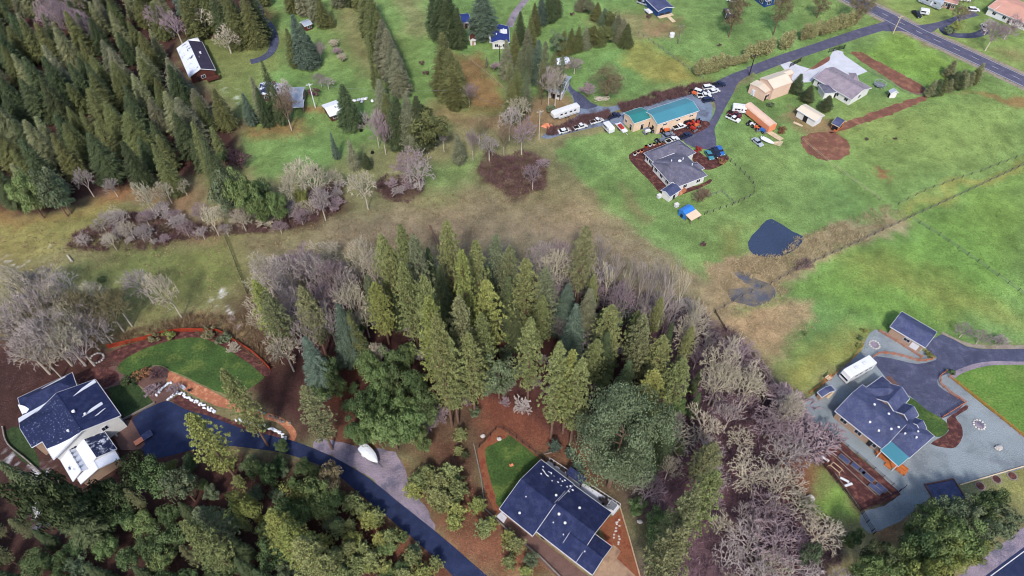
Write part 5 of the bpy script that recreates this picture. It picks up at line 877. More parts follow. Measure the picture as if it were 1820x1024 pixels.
for k, u, vt, vb, m, r_ in (('bareoak', 500, 445, 540, 'bare_grey', 5), ('bareoak', 520, 430, 520, 'bare_violet', 5), ('bareoak', 545, 440, 535, 'bare_grey', 5), ('bareoak', 575, 450, 545, 'bare_violet', 4.4), ('bareoak', 600, 470, 560, 'bare_grey', 4.4), ('bareoak', 630, 425, 510, 'bare_pale', 4.4), ('bareoak', 655, 440, 530, 'bare_pale', 4), ('bareoak', 460, 445, 510, 'bare_pale', 4), ('bareoak', 480, 470, 560, 'bare_grey', 4.4), ('bareoak', 560, 490, 580, 'bare_violet', 4.4), ('bareoak', 620, 500, 590, 'bare_pale', 4), ('bareoak', 505, 500, 600, 'bare_grey', 4.4),
                           ('bareoak', 530, 560, 640, 'bare_grey', 4), ('bareoak', 490, 590, 660, 'bare_pale', 4), ('bareoak', 590, 500, 575, 'bare_grey', 4), ('bareoak', 640, 540, 600, 'bare_pale', 3.6), ('bareoak', 665, 612, 660, 'bare_pale', 2.8), ('bareoak', 475, 540, 610, 'bare_grey', 4), ('barewood', 540, 530, 630, 'bare_pale', 2), ('bareoak', 572, 540, 620, 'bare_grey', 4), ('bareoak', 985, 445, 520, 'bare_pale', 4.6), ('bareoak', 960, 430, 500, 'bare_grey', 4.4), ('bareoak', 1110, 500, 590, 'bare_violet', 4), ('bareoak', 1000, 430, 500, 'bare_violet', 4)): T(k, u, vt, vb, m, SL, rad=r_)
SM = ('slender bare birches at the marsh edge', 'marsh edge, right of central wood')
for u, vt, vb in ((1070, 420, 500), (1100, 450, 530), (1130, 455, 545), (1150, 462, 560), (1170, 458, 550), (1185, 465, 560), (1205, 462, 560), (1225, 480, 570), (1120, 470, 560), (1160, 480, 575), (1245, 530, 600), (1195, 490, 590), (1085, 470, 550)): T('birch', u, vt, vb, pick(['bare_pale', 'bare_grey']), SM, rad=RT.uniform(1.9, 2.8))
SN = ('bare trees of the lower right wood', 'bare lower right wood')
scatter([(1110, 560), (1200, 560), (1300, 640), (1375, 740), (1420, 800), (1380, 860), (1430, 930), (1500, 1060), (1300, 1070), (1250, 880), (1160, 860), (1160, 760), (1200, 700)], 5.0, ['bareoak', 'bareoak', 'barewood'], SN, (7, 12), ['bare_grey', 'bare_pale', 'bare_pale', 'bare_violet', 'bare_grey'], maxn=100, wr=(.9, 1.25), avoid=3.8, seed=12)
for u, vt, vb, m, r_ in ((1300, 610, 700, 'bare_pale', 5), (1290, 650, 720, 'bare_pale', 4.6), (1345, 660, 720, 'bare_pale', 4), (1235, 560, 640, 'bare_pale', 4), (1160, 850, 900, 'bare_violet', 3.6), (1420, 700, 760, 'bare_pale', 3)): T('bareoak', u, vt, vb, m, SN, rad=r_)
for u, vt, vb in ((1405, 715, 745), (1455, 775, 800), (1440, 785, 812), (1480, 770, 790), (1420, 745, 770)): T('bareshrub', u, vt, vb, 'bare_violet', SN)
SO = ('broadleaf trees of the lower left wood', 'dark lower left wood')
scatter([(-60, 900), (30, 960), (130, 955), (210, 915), (300, 900), (400, 915), (470, 960), (560, 1080), (200, 1100), (-80, 1100)], 4.0, ['broad', 'broad', 'broad', 'broad', 'fir', 'pine'], SO, dict(broad=(5.5, 9), fir=(9, 14), pine=(10, 14)), dict(broad=['broad', 'broad_dark', 'broad_shaded', 'broad_grey', 'broad_dark'], fir=['fir_dark'], pine=['pine', 'pine_olive']), maxn=95, wr=(.8, 1.1), avoid=2.6, seed=21)
for k, u, vt, vb, m, r_ in (('broad', 228, 815, 862, 'broad_shaded', 3.8), ('broad', 255, 825, 880, 'broad_dark', 4), ('broad', 160, 868, 915, 'broad_shaded', 3.8), ('broad', 190, 858, 905, 'broad_shaded', 4), ('broad', 130, 885, 930, 'broad_shaded', 3.6), ('broad', 300, 840, 890, 'broad_grey', 3.6), ('broad', 440, 815, 850, 'broad_dark', 2.6), ('broad', 470, 830, 862, 'broad_dark', 2.2), ('broad', 20, 840, 960, 'broad_shaded', 5), ('fir', -5, 820, 960, 'fir_dark', 4.5), ('broad', 415, 870, 930, 'broad_yellow', 3),
                           ('pine', 395, 660, 792, 'pine', 3.4), ('pine', 335, 738, 850, 'pine_yellow', 3.9), ('pine', 330, 930, 1020, 'pine', 3.6), ('pine', 350, 905, 980, 'pine_grey', 3.6), ('broad', 545, 862, 915, 'broad', 3.6), ('broad', 578, 832, 880, 'bare_olive', 3.2), ('broad', 518, 865, 915, 'broad_yellow', 3.4), ('broad', 572, 872, 910, 'broad', 3.2), ('pine', 480, 910, 985, 'broad_yellow', 3.6), ('pine', 505, 935, 1010, 'broad_yellow', 3.8), ('pine', 530, 960, 1040, 'pine', 4), ('broad', 505, 890, 940, 'broad_dark', 3.6)): T(k, u, vt, vb, m, SO, rad=r_)
scatter([(300, 835), (420, 810), (560, 835), (620, 880), (720, 950), (800, 1030), (560, 1040), (470, 950), (380, 900)], 3.4, ['broad', 'broad', 'youngpine'], SO, dict(broad=(2.5, 5), youngpine=(2.5, 5)), dict(broad=['broad', 'broad_dark', 'broad_yellow', 'broad_grey'], youngpine=['pine', 'pine_yellow']), maxn=46, avoid=2.6, seed=41)
SP_ = ('young pines beside the black drive', 'slope beside the black drive')
for u, vb, m, r_ in ((590, 925, 'pine', 2.6), (605, 945, 'pine', 2.4), (630, 905, 'pine', 2.8), (650, 915, 'pine', 2.4), (660, 930, 'pine_yellow', 2.6), (672, 925, 'pine', 2.2), (680, 968, 'pine_yellow', 2.4), (697, 965, 'pine', 2.6), (700, 958, 'pine_yellow', 2), (625, 985, 'pine', 2.6), (600, 1000, 'pine', 2.8), (640, 1010, 'pine', 2.6), (665, 1005, 'pine', 2.6), (690, 1020, 'pine_yellow', 2.4), (650, 985, 'pine', 2.2), (615, 1030, 'pine', 2.8), (735, 1000, 'pine', 2.6), (755, 1030, 'pine_yellow', 2.6), (720, 1030, 'pine', 2.4), (580, 970, 'pine_yellow', 2.4), (575, 1010, 'pine', 2.4), (560, 900, 'pine', 2.4),
                     (745, 865, 'pine', 2.8), (760, 850, 'pine', 2.4), (738, 880, 'pine_yellow', 2.4), (785, 870, 'pine', 3.4), (802, 855, 'pine', 3.2), (815, 880, 'pine', 3.0), (790, 900, 'pine', 3.2), (775, 890, 'pine', 2.6), (812, 915, 'pine_yellow', 2.4), (808, 935, 'pine_yellow', 2.2), (850, 905, 'pine_yellow', 2.2), (862, 945, 'pine', 2.4), (872, 935, 'pine_yellow', 1.8), (915, 975, 'pine', 2.6), (905, 1005, 'pine', 1.8), (945, 1000, 'broad_grey', 1.9), (935, 1020, 'pine_yellow', 1.6), (905, 960, 'pine_yellow', 2),
                     (820, 780, 'pine', 2.0), (815, 805, 'pine', 1.4), (827, 812, 'fir_dark', 1.1), (985, 800, 'fir_blue', 1.8), (1012, 810, 'fir_blue', 1.5), (1025, 838, 'fir_blue', 1.9), (1128, 910, 'broad', 2.3), (1165, 940, 'broad', 3.2), (1170, 965, 'broad', 3.0), (1165, 1000, 'broad', 3.2), (505, 800, 'broad_dark', 1.8), (480, 850, 'broad', 2.2), (500, 835, 'broad_dark', 2.2)): x, y = G(u, vb); h = r_*RT.uniform(1.7, 2.3); plant('youngpine' if 'broad' not in m else 'broad', x, y, h, r_/(2.3*h/6) if 'broad' not in m else r_/(4.6*h/10), m, stand=SP_)
SQ = ('evergreens at the lower right corner', 'lower right corner clump')
for u, vt, vb, m, r_ in ((1660, 895, 940, 'broad', 4.4), (1690, 890, 935, 'broad_grey', 4.4), (1720, 895, 940, 'broad_grey', 4.6), (1745, 885, 930, 'broad_dark', 4.2), (1775, 905, 950, 'broad_grey', 4.2), (1640, 920, 970, 'broad', 4.2), (1675, 930, 980, 'broad', 4.6), (1710, 925, 975, 'broad', 4.6), (1745, 925, 970, 'broad_grey', 4.4), (1625, 945, 1000, 'broad_dark', 4.2), (1655, 960, 1010, 'broad', 4.4), (1690, 965, 1010, 'broad_yellow', 4), (1720, 950, 990, 'broad', 3.8), (1600, 970, 1020, 'broad', 3.4), (1560, 960, 1020, 'fir_dark', 3.4), (1545, 985, 1040, 'broad', 3.8), (1585, 1000, 1050, 'broad', 4), (1630, 990, 1050, 'broad_yellow', 4), (1665, 1000, 1050, 'broad_yellow', 3.6), (1730, 960, 1000, 'broad_yellow', 3), (1515, 940, 975, 'broad_dark', 2.2), (1765, 870, 905, 'broad_dark', 3.4), (1440, 960, 1010, 'broad_grey', 2.6), (1432, 885, 905, 'broad_grey', 2)):
    x, y, h = tree_at(u, vt, vb); h = max(h, r_*1.4); x = G(u, (vt+vb)/2, h/2)[0]; plant('broad', x, y, h*.85, r_*.82/(4.6*h*.85/10), m, stand=SQ)
SR = ('small shrubs and saplings in yards', 'yards and beds')
for u, v, h, kind, m in ((1238, 270, 2.2, 'shrub', 'leaf_red'), (1283, 292, 2.6, 'shrub', 'leaf_rust'), (1350, 205, 2, 'shrub', 'leaf_rust'), (1370, 228, 2.2, 'shrub', 'leaf_rust'), (1387, 236, 2.4, 'shrub', 'leaf_rust'), (1368, 190, 2, 'shrub', 'broad_grey'), (1250, 350, 2.8, 'bareshrub', 'bare_brown'), (1241, 358, 3.2, 'bareshrub', 'bare_brown'), (1770, 612, 3, 'bareshrub', 'bare_grey'), (1735, 610, 5, 'bareoak', 'bare_violet'), (1705, 600, 5, 'bareoak', 'bare_violet'), (1649, 634, 1.6, 'shrub', 'broad_yellow'), (1687, 664, 1.6, 'shrub', 'broad_dark'), (1430, 575 + 20, 1, 'shrub', 'broad'),
                         (276, 606, 2.6, 'shrub', 'bare_olive'), (303, 600, 2.6, 'shrub', 'broad_yellow'), (375, 598, 3.2, 'shrub', 'bare_olive'), (400, 606, 3.2, 'shrub', 'broad_grey'), (418, 625, 2.6, 'bareshrub', 'bare_pale'), (250, 672, 2.4, 'shrub', 'leaf_rust'), (262, 668, 2.6, 'shrub', 'leaf_rust'), (282, 672, 2.8, 'bareshrub', 'thicket'), (232, 684, 2.8, 'shrub', 'broad_shaded'), (275, 700, 3.2, 'bareshrub', 'bare_violet'), (315, 698, 2.6, 'bareshrub', 'bare_violet'), (472, 764, 2, 'shrub', 'broad_shaded'), (930, 730, 3.4, 'bareshrub', 'bare_grey'), (588, 845, 3, 'shrub', 'bare_olive'), (560, 115, 3, 'bareshrub', 'bare_violet'), (572, 155, 6, 'bareoak', 'bare_violet'), (585, 160, 6, 'bareoak', 'bare_grey'), (558, 170, 3, 'shrub', 'thicket'),
                         (595, 85, 3, 'bareshrub', 'bare_pale'), (602, 100, 3.4, 'bareshrub', 'bare_violet'), (610, 110, 3, 'bareshrub', 'bare_pale'), (865, 120, 5, 'slimfir', 'fir_grey'), (880, 125, 3, 'bareshrub', 'bare_violet'), (895, 122, 3, 'bareshrub', 'bare_violet'), (1017, 28, 1.4, 'shrub', 'thicket'), (750, 115, 1.6, 'shrub', 'thicket'), (757, 133, 1.8, 'shrub', 'thicket'), (1278, 82, 1.2, 'shrub', 'thicket'), (1152, 32, 1.6, 'shrub', 'thicket'), (980, 200, 3, 'shrub', 'broad_grey'), (415, 285, 4, 'bareshrub', 'thicket'), (400, 290, 5, 'broad', 'broad_dark'), (428, 300, 5, 'bareshrub', 'thicket'), (1250, 438, 1.6, 'shrub', 'thicket'), (1590, 248, .1+.9, 'shrub', 'thicket'), (1540, 250, 1.2, 'shrub', 'thicket'), (1535, 590, 1.4, 'shrub', 'broad_yellow'), (1528, 604, 1.2, 'shrub', 'broad_dark'), (1525, 617, 1.2, 'shrub', 'broad_yellow'), (183, 500, 1.6, 'shrub', 'broad_dark')):
    x, y = G(u, v); plant(kind, x, y, h, RT.uniform(.9, 1.1), m, stand=SR)
ST = ('leafless shrubs in the bramble thickets', 'bramble thickets')
for i_, px_ in enumerate(([(672, 335), (745, 318), (748, 340), (700, 358)], [(500, 372), (605, 330), (600, 372), (480, 408)], [(856, 295), (905, 288), (965, 292), (962, 330), (905, 345)], [(205, 405), (280, 385), (370, 405), (280, 440), (150, 440)])):
    scatter(px_, 3.2, ['bareshrub'], ST, (1.8, 3.6), ['bare_violet', 'bare_brown', 'bare_grey', 'thicket'], maxn=11, avoid=2.0, seed=50+i_)
# ---- labels: each stand's trees in rows as one finds them in the photograph; scattered plants by their nearest landmark
LAND = [(1000, 206, 'white camper'), (1175, 200, 'teal-roofed barn'), (1200, 300, 'grey hip-roofed house'), (1345, 218, 'orange storage trailer'), (1370, 145, 'cream metal barn'), (1500, 150, 'white ranch house'), (1440, 205, 'white pole shed'), (345, 100, 'brown snow-roofed house'), (478, 158, 'snow-topped house'), (525, 172, 'grey metal shed'), (595, 195, 'white cabin'),
        (890, 65, 'blue-roofed white house'), (840, 70, 'tiny white shed'), (1185, 12, 'white-gabled manufactured home'), (1378, 8, 'deep blue house'), (1790, 20, 'pink-tiled house'), (1748, 50, 'car on the drive loop'), (120, 740, 'snowy navy-roofed house'), (340, 640, 'curved green lawn'), (300, 760, 'navy asphalt forecourt'), (990, 915, 'navy-roofed centre house'), (660, 812, 'white boat'), (905, 825, 'small fenced lawn'),
        (720, 910, 'grey gravel pull-off'), (1570, 740, 'slate-roofed ranch house'), (1630, 590, 'slate-roofed garage'), (1518, 660, 'white motorhome'), (1525, 835, 'fenced garden plot'), (1230, 376, 'blue tarp shelter'), (1380, 425, 'blue pond'), (1335, 520, 'marsh pond'), (1468, 258, 'round dirt ring'), (515, 780, 'end of the curved paved path'), (1050, 20, 'top field'), (640, 335, 'bright pale oak'), (720, 320, 'purple bramble patch'), (420, 350, 'wooded knoll'), (1640, 62, 'road junction'), (230, 430, 'left meadow thicket'), (780, 980, 'lower black drive'), (560, 1000, 'bottom edge pines'), (905, 300, 'brown thicket')]
LANDW = [(*G(a, b), n) for a, b, n in LAND]
BYLAND = {ST[0], SR[0], SP_[0], SG[0], SI[0], SH[0]}
TAKEN = {}
for (grp, where), L_ in PENDING.items():
    med = sorted(q[5] for q in L_)[len(L_)//2]
    def siz(h): return 'tall ' if h > med*1.18 else ('small ' if h < med*.8 else '')
    if grp in BYLAND:
        for root, adj, word, x, y, h in L_:
            d, lx, ly, nm = sorted((math.hypot(x-a, y-b), a, b, n) for a, b, n in LANDW)[0]
            rel = ('left of' if x < lx else 'right of') if abs(x-lx) > abs(y-ly)*.8 else ('above' if y > ly else 'below')
            TAKEN.setdefault('%s%s %s %s the %s' % (siz(h), adj, word, rel, nm), []).append((d, root))
            root['group'] = grp
        continue
    L_ = sorted(L_, key=lambda q: q[4]); n = len(L_); per = 9 if n > 12 else n; rows = [L_[i:i+per] for i in range(0, n, per)]
    if len(rows) > 1 and len(rows[-1]) < 3: q_ = rows.pop(); rows[-1] = rows[-1]+q_
    for ri, row in enumerate(rows):
        row.sort(key=lambda q: q[3]*1.0/(q[4]+60))
        for ci, (root, adj, word, x, y, h) in enumerate(row):
            rt = '%s row, ' % (['front']+ORD[1:])[ri] if len(rows) > 1 else ''
            lb_ = '%s%s %s, %s from left, %s%s' % (siz(h), adj, word, ORD[ci], rt, where); root['label'] = lb_ if len(lb_.replace('-', ' ').split()) <= 15 else lb_.replace('tall ', '').replace('small ', ''); root['group'] = grp
for lb, L_ in TAKEN.items():
    L_.sort(key=lambda q: q[0])
    for i, (d, root) in enumerate(L_): root['label'] = lb if len(L_) == 1 else lb+', '+('nearest to it' if i == 0 else ORD[i]+' nearest')
# ------------------------------------------------------------------ ground cover (uncountable)
def cover(name, label, cat, px, dens, hr, wd, m, seed, clump=5, lean=.5, kind='stuff', avoid=()):
    poly = PXY(px); xs = [p[0] for p in poly]; ys = [p[1] for p in poly]; area = 0
    for i in range(len(poly)): area += poly[i-1][0]*poly[i][1]-poly[i][0]*poly[i-1][1]
    n = int(abs(area)/2*dens*1.0); r = np.random.RandomState(seed); bb = (max(xs)-min(xs))*(max(ys)-min(ys)); k = int(n*bb/(abs(area)/2))
    x = r.uniform(min(xs), max(xs), k); y = r.uniform(min(ys), max(ys), k); s = sdist(poly, x, y); ok = s > -1.2*vnoise(x, y, 3, 5)-.3
    ok &= (vnoise(x, y, 3.1, seed % 9)*.6+vnoise(x, y, 1.3, 6)*.4) > .3
    for av in avoid:
        ap = PXY(av); ok &= sdist(ap, x, y) < -.3
    x, y = x[ok], y[ok]; n = len(x); x = np.repeat(x, clump); y = np.repeat(y, clump); hN = np.repeat(.45+.8*vnoise(x[::clump], y[::clump], 5, 2), clump)
    N = len(x); x = x+r.randn(N)*.25; y = y+r.randn(N)*.25; h = r.uniform(*hr, N)*hN; a = unit(np.column_stack([r.randn(N)*lean, r.randn(N)*lean, np.ones(N)]))*(h/2)[:, None]
    c = np.column_stack([x, y, np.zeros(N)])+a; sd = unit(np.cross(a, r.randn(N, 3)))*(wd*r.uniform(.6, 1.3, N))[:, None]; ti = np.repeat(r.uniform(.6, 1.6, n), clump)*r.uniform(.8, 1.25, N)
    o = bpy.data.objects.new(name, leafmesh(name, c, a, sd, ti, m)); COL.objects.link(o); tag(o, label, cat, kind=kind); return o
TH = [('purple bramble thicket under the lone grey oak in the middle meadow', [(668, 335), (690, 312), (745, 316), (750, 340), (715, 362), (690, 356)], 'thicket'), ('purple bramble thicket left of the bright pale oak', [(500, 372), (560, 340), (605, 325), (612, 360), (600, 375), (545, 398), (470, 412), (470, 395)], 'thicket'),
      ('large purple bramble thicket below the wooded knoll at upper centre', [(852, 292), (870, 276), (905, 288), (930, 270), (968, 290), (968, 332), (910, 350), (893, 335), (858, 312)], 'thicket'), ('low bramble patch on the left meadow', [(185, 405), (210, 385), (280, 380), (310, 400), (380, 405), (455, 400), (480, 402), (470, 412), (380, 418), (310, 425), (280, 442), (205, 448), (130, 440), (130, 420)], 'thicket'),
      ('violet bramble slope along the bare lower right wood', [(1250, 590), (1290, 585), (1340, 640), (1385, 700), (1370, 720), (1320, 660), (1260, 620)], 'thicket_violet'), ('dark leafless brush at the lower right lawn edge', [(1430, 925), (1460, 930), (1490, 975), (1490, 1005), (1450, 990), (1425, 950)], 'thicket_violet'),
      ('brown leafless undergrowth in the central wood', [(640, 490), (1050, 480), (1230, 560), (1290, 640), (1250, 760), (1050, 600), (650, 560)], 'thicket_violet'), ('violet undergrowth of the bare lower right wood', [(1150, 640), (1300, 640), (1440, 780), (1400, 880), (1480, 1050), (1180, 1050), (1150, 860)], 'thicket_violet'), ('rough leafless scrub behind the red curved fence', [(210, 600), (330, 565), (420, 560), (500, 640), (480, 650), (400, 590), (300, 588), (215, 612)], 'thicket_brown'), ('dark bramble patch left of the purple pond fence', [(1409, 478), (1418, 462), (1440, 466), (1430, 480)], 'thicket_violet')]
for i, (lb, px, m) in enumerate(TH): cover('bramble_thicket', lb, 'thicket', px, 1.1 if 'under' in lb and 'wood' in lb else 3.6, (.6, 2.4), .055, m, 200+i, 6, .8)
cover('reed_bed', 'tan reeds filling the ditch between the pond and the fences', 'reeds', [(1330, 458), (1390, 459), (1430, 420), (1512, 392), (1573, 365), (1612, 387), (1420, 480), (1372, 504), (1345, 492), (1300, 478)], 3.2, (.5, 1.3), .06, 'reed', 301, 5, .5)
cover('dry_grass', 'pinkish tan dry grass patch below the marsh pond', 'dry grass', [(1290, 560), (1335, 548), (1380, 535), (1440, 530), (1450, 570), (1400, 625), (1360, 650), (1320, 610)], 2.6, (.25, .6), .06, 'reed', 302, 5, .7)
cover('dry_grass', 'rough brown meadow grass across the middle of the valley', 'meadow grass', [(430, 440), (600, 390), (780, 350), (960, 330), (1060, 375), (1190, 460), (1260, 520), (1250, 560), (1100, 500), (800, 450), (600, 450)], 1.3, (.3, .9), .06, 'drygrass', 303, 5, .7)
cover('dry_grass', 'marsh grass around the shallow grey pond', 'marsh grass', [(1250, 470), (1330, 465), (1370, 500), (1400, 520), (1330, 560), (1270, 560)], 2.4, (.4, 1.1), .06, 'reed', 304, 5, .6, avoid=[[(1297, 514), (1335, 511), (1318, 498), (1306, 484), (1322, 482), (1348, 496), (1374, 508), (1377, 526), (1358, 540), (1337, 545), (1321, 540), (1302, 535)]])

cover('pasture_grass', 'green pasture tufts across the right fields', 'grass', [(1000, 262), (1250, 240), (1300, 180), (1350, 130), (1600, 60), (1830, 160), (1830, 600), (1560, 590), (1440, 700), (1330, 470), (1150, 420), (1040, 330)], .35, (.12, .4), .09, 'tuft', 305, 5, .9,
      avoid=[[(1090, 205), (1240, 160), (1300, 140), (1345, 112), (1345, 130), (1300, 180), (1270, 262), (1300, 300), (1260, 345), (1190, 360), (1110, 280), (1150, 245), (1095, 225)], [(1330, 110), (1600, 40), (1600, 62), (1480, 95), (1650, 160), (1640, 180), (1500, 240), (1400, 210), (1330, 160)], [(1331, 388), (1430, 415), (1420, 460), (1325, 455)]])
cover('pasture_grass', 'green lawn tufts across the upper meadows', 'grass', [(480, 0), (900, -20), (1560, -20), (1560, 40), (1320, 120), (1130, 170), (1030, 150), (900, 210), (700, 250), (560, 330), (440, 290), (440, 120)], .3, (.12, .45), .1, 'tuft', 306, 5, .9)
cover('leaf_litter', 'brown leaf litter and twigs on the red soil around the centre house', 'leaf litter', [(560, 790), (700, 800), (840, 770), (1050, 800), (1040, 860), (960, 810), (880, 760), (845, 800), (860, 900), (1000, 1030), (880, 1030), (740, 880)], 1.6, (.1, .3), .09, 'thicket_brown', 307, 5, 2.5, avoid=[[(556, 780), (700, 795), (780, 950), (850, 1030), (780, 1000), (600, 840)]])
cover('leaf_litter', 'dark leaf litter under the lower left wood', 'leaf litter', [(0, 600), (190, 600), (210, 650), (120, 650), (20, 700), (0, 760)], 1.6, (.1, .35), .09, 'thicket', 308, 5, 2.5)
cover('leaf_litter', 'reddish leaf litter between the black drive and lower left wood', 'leaf litter', [(400, 815), (560, 840), (700, 940), (820, 1040), (640, 1040), (480, 900)], 1.6, (.1, .35), .09, 'thicket_brown', 309, 5, 2.5)

cover('dry_grass', 'olive rough grass over the left meadow', 'meadow grass', [(0, 405), (150, 380), (280, 430), (430, 430), (440, 520), (340, 570), (220, 590), (120, 480), (0, 470)], .9, (.2, .6), .08, 'drygrass', 310, 5, .8)
# ------------------------------------------------------------------ fences
def along(P, sp):
    out = []; rem = 0.0
    for a, b in zip(P[:-1], P[1:]):
        l = math.dist(a, b); t = rem
        while t < l: out.append((a[0]+(b[0]-a[0])*t/l, a[1]+(b[1]-a[1])*t/l, math.atan2(b[1]-a[1], b[0]-a[0]))); t += sp
        rem = t-l
    out.append((*P[-1], math.atan2(P[-1][1]-P[-2][1], P[-1][0]-P[-2][0]))); return out
def fence(name, label, px, h, sp, pm, rails, rm, rsz=(.05, .12), panel=None, psz=.12, curve=False, cat='fence', cap=None):
    P = PXY(px); P = smooth(P, 5, False) if curve else P
    root = thing(name, label, cat, (*P[0], 0), 0); pr = None
    for x, y, a in along(P, sp)[:98]:
        if pr is None:
            b = MB(); b.box((0, 0, h/2), (psz, psz, h)); b.box((0, 0, h+.02), (psz+.05, psz+.05, .04)); o = b.build('post', pm, root); pr = o
        else: o = pr.copy(); COL.objects.link(o); o.parent = root
        o.location = (x-P[0][0], y-P[0][1], 0); o.rotation_euler = (0, 0, a)
    for z in rails:
        b = MB()
        for p, q in zip(P[:-1], P[1:]):
            l = math.dist(p, q); b.box(((p[0]+q[0])/2, (p[1]+q[1])/2, z), (l, rsz[0], rsz[1]), math.atan2(q[1]-p[1], q[0]-p[0]))
        b.build('rail', rm, root, True)
    if panel:
        b = MB()
        for p, q in zip(P[:-1], P[1:]):
            l = math.dist(p, q); n = max(1, int(l/.16)); a = math.atan2(q[1]-p[1], q[0]-p[0]); rr = random.Random(int(l*100))
            for i in range(n):
                t = (i+.5)/n; b.box((p[0]+(q[0]-p[0])*t, p[1]+(q[1]-p[1])*t, panel[0]/2), (l/n-.015, .04, panel[0]+rr.uniform(-.02, .02)), a)
        b.build('boards', panel[1], root, True)
    return root
D3 = [.45, .8, 1.15]
fence('rail_fence', 'dark post and rail fence crossing the marsh pond up to the far right edge', [(1270, 556), (1330, 522), (1372, 505), (1411, 482), (1474, 454), (1522, 433), (1576, 407), (1616, 388), (1698, 351), (1830, 289)], 1.4, 3.4, 'wood_dark', [.5, 1.2], 'wood_grey', (.05, .13))
fence('rail_fence', 'short dark rail fence running down from the corner of the marsh pond fence', [(1270, 556), (1290, 590)], 1.4, 2.6, 'wood_dark', D3, 'wood_dark')
fence('rail_fence', 'dark fence running down the right pasture to the right edge', [(1616, 388), (1670, 420), (1736, 466), (1830, 532)], 1.35, 3.2, 'wood_dark', [.5, 1.1], 'metal_grey', (.04, .07))
fence('wire_fence', 'thin dark wire fence along the upper side of the ditch strip', [(1596, 364), (1650, 337), (1741, 306), (1830, 272)], 1.2, 4, 'wood_dark', [.6, 1.1], 'wood_grey', (.03, .04))
fence('wire_fence', 'thin wire fence dropping from the dirt ring to the reed ditch', [(1425, 250), (1482, 298), (1563, 356)], 1.2, 4, 'wood_grey', [.6, 1.1], 'drygrass' if False else 'wood_pale', (.03, .04))
fence('mesh_fence', 'dark mesh fence curving around the grey hip-roofed house garden', [(1290, 280), (1321, 308), (1341, 330), (1339, 347), (1305, 364), (1252, 382)], 1.3, 2.4, 'wood_dark', [.4, .8, 1.2], 'wood_grey', (.03, .03))
fence('mesh_fence', 'small mesh garden fence inside the hip-roofed house garden', [(1253, 352), (1282, 342), (1306, 362)], 1.2, 2.2, 'wood_grey', [.4, .8, 1.1], 'metal_grey', (.03, .03))
fence('wire_fence', 'dark wire fence dropping through the left meadow', [(401, 423), (414, 455), (425, 485), (440, 522)], 1.5, 2.2, 'wood_dark', [.4, .8, 1.2, 1.45], 'wood_dark', (.05, .06))
fence('wire_fence', 'pale wire fence along the upper side of the yellow-green field', [(1135, 60), (1175, 88), (1215, 118), (1250, 141)], 1.3, 3, 'wood_grey', [.6, 1.2], 'metal_grey', (.04, .05))
fence('wire_fence', 'pale wire fence below the blue-roofed white house', [(823, 99), (862, 130), (899, 162)], 1.3, 3, 'wood_grey', [.6, 1.2], 'wood_pale', (.04, .05))
fence('rail_fence', 'white-railed dark fence behind the pale concrete apron and long dirt bed', [(1543, 128), (1580, 148), (1612, 168), (1648, 172)], 1.1, 3, 'wood_grey', [.5, 1.0], 'wood_grey', (.04, .08))
O3 = [.35, .7, 1.05]
fence('rail_fence', 'straight orange fence below the slate-roofed garage', [(1562, 590), (1600, 613), (1637, 637)], 1.2, 2.3, 'wood_orange', O3, 'wood_orange', (.05, .1))
fence('rail_fence', 'curved orange fence between gravel triangle and dark drive', [(1551, 636), (1566, 629), (1601, 634), (1633, 643), (1656, 640)], 1.2, 2.0, 'wood_orange', O3, 'wood_orange', (.05, .1), curve=True)
fence('rail_fence', 'orange fence bending round the end of the dark drive', [(1680, 662), (1669, 670), (1670, 684), (1689, 701), (1715, 717), (1674, 743)], 1.2, 2.0, 'wood_orange', O3, 'wood_orange', (.05, .1))
fence('rail_fence', 'long orange fence edging the bright right lawn', [(1686, 671), (1750, 722), (1835, 791)], 1.2, 2.4, 'wood_orange', O3, 'wood_orange', (.05, .1))
fence('rail_fence', 'orange boundary fence behind the white motorhome', [(1533, 614), (1512, 642), (1478, 672), (1438, 700)], 1.1, 2.4, 'wood_red', [.5, 1.0], 'wood_orange', (.05, .1))
fence('garden_fence', 'dark fence down the left side of the garden plot', [(1446, 806), (1490, 862), (1529, 910), (1552, 950)], 1.7, 2.0, 'wood_dark', [.3, .9, 1.5], 'wood_dark', (.05, .08))
fence('garden_fence', 'dark fence along the lower end of the garden plot', [(1529, 908), (1596, 876), (1606, 868)], 1.5, 2.2, 'wood_dark', [.4, 1.3], 'wood_dark', (.05, .09))
fence('garden_fence', 'weathered fence along the upper right side of the garden plot', [(1457, 760), (1520, 806), (1598, 873)], 1.2, 2.4, 'wood_dark', [.5, 1.0], 'wood_grey', (.05, .08))
fence('panel_fence', 'red-brown board fence curving round the top of the curved lawn', [(193, 619), (250, 606), (311, 591), (367, 590), (391, 592), (414, 606), (452, 630), (481, 658)], 1.5, 2.4, 'wood_red', [1.5], 'wood_red', (.14, .06), panel=(1.45, 'wood_red'), curve=True)
fence('panel_fence', 'dark open fence around the small lawn above the centre house', [(852, 795), (884, 761), (897, 764), (968, 818)], 1.3, 2.0, 'wood_dark', [.6, 1.2], 'wood_dark', (.05, .06))
fence('retaining_wall', 'low pale wall left of the centre house mulch strip', [(842, 790), (855, 850), (862, 905), (905, 945), (960, 990), (1000, 1030)], .5, 3, 'wood_grey', [.25], 'wood_grey', (.25, .5), cat='wall')
fence('panel_fence', 'low pale fence on the right side of the centre house garden', [(1101, 901), (1120, 965), (1138, 1030)], 1.0, 2.4, 'wood_pale', [.9], 'wood_pale', (.08, .06), panel=(.85, 'wood_pale'))
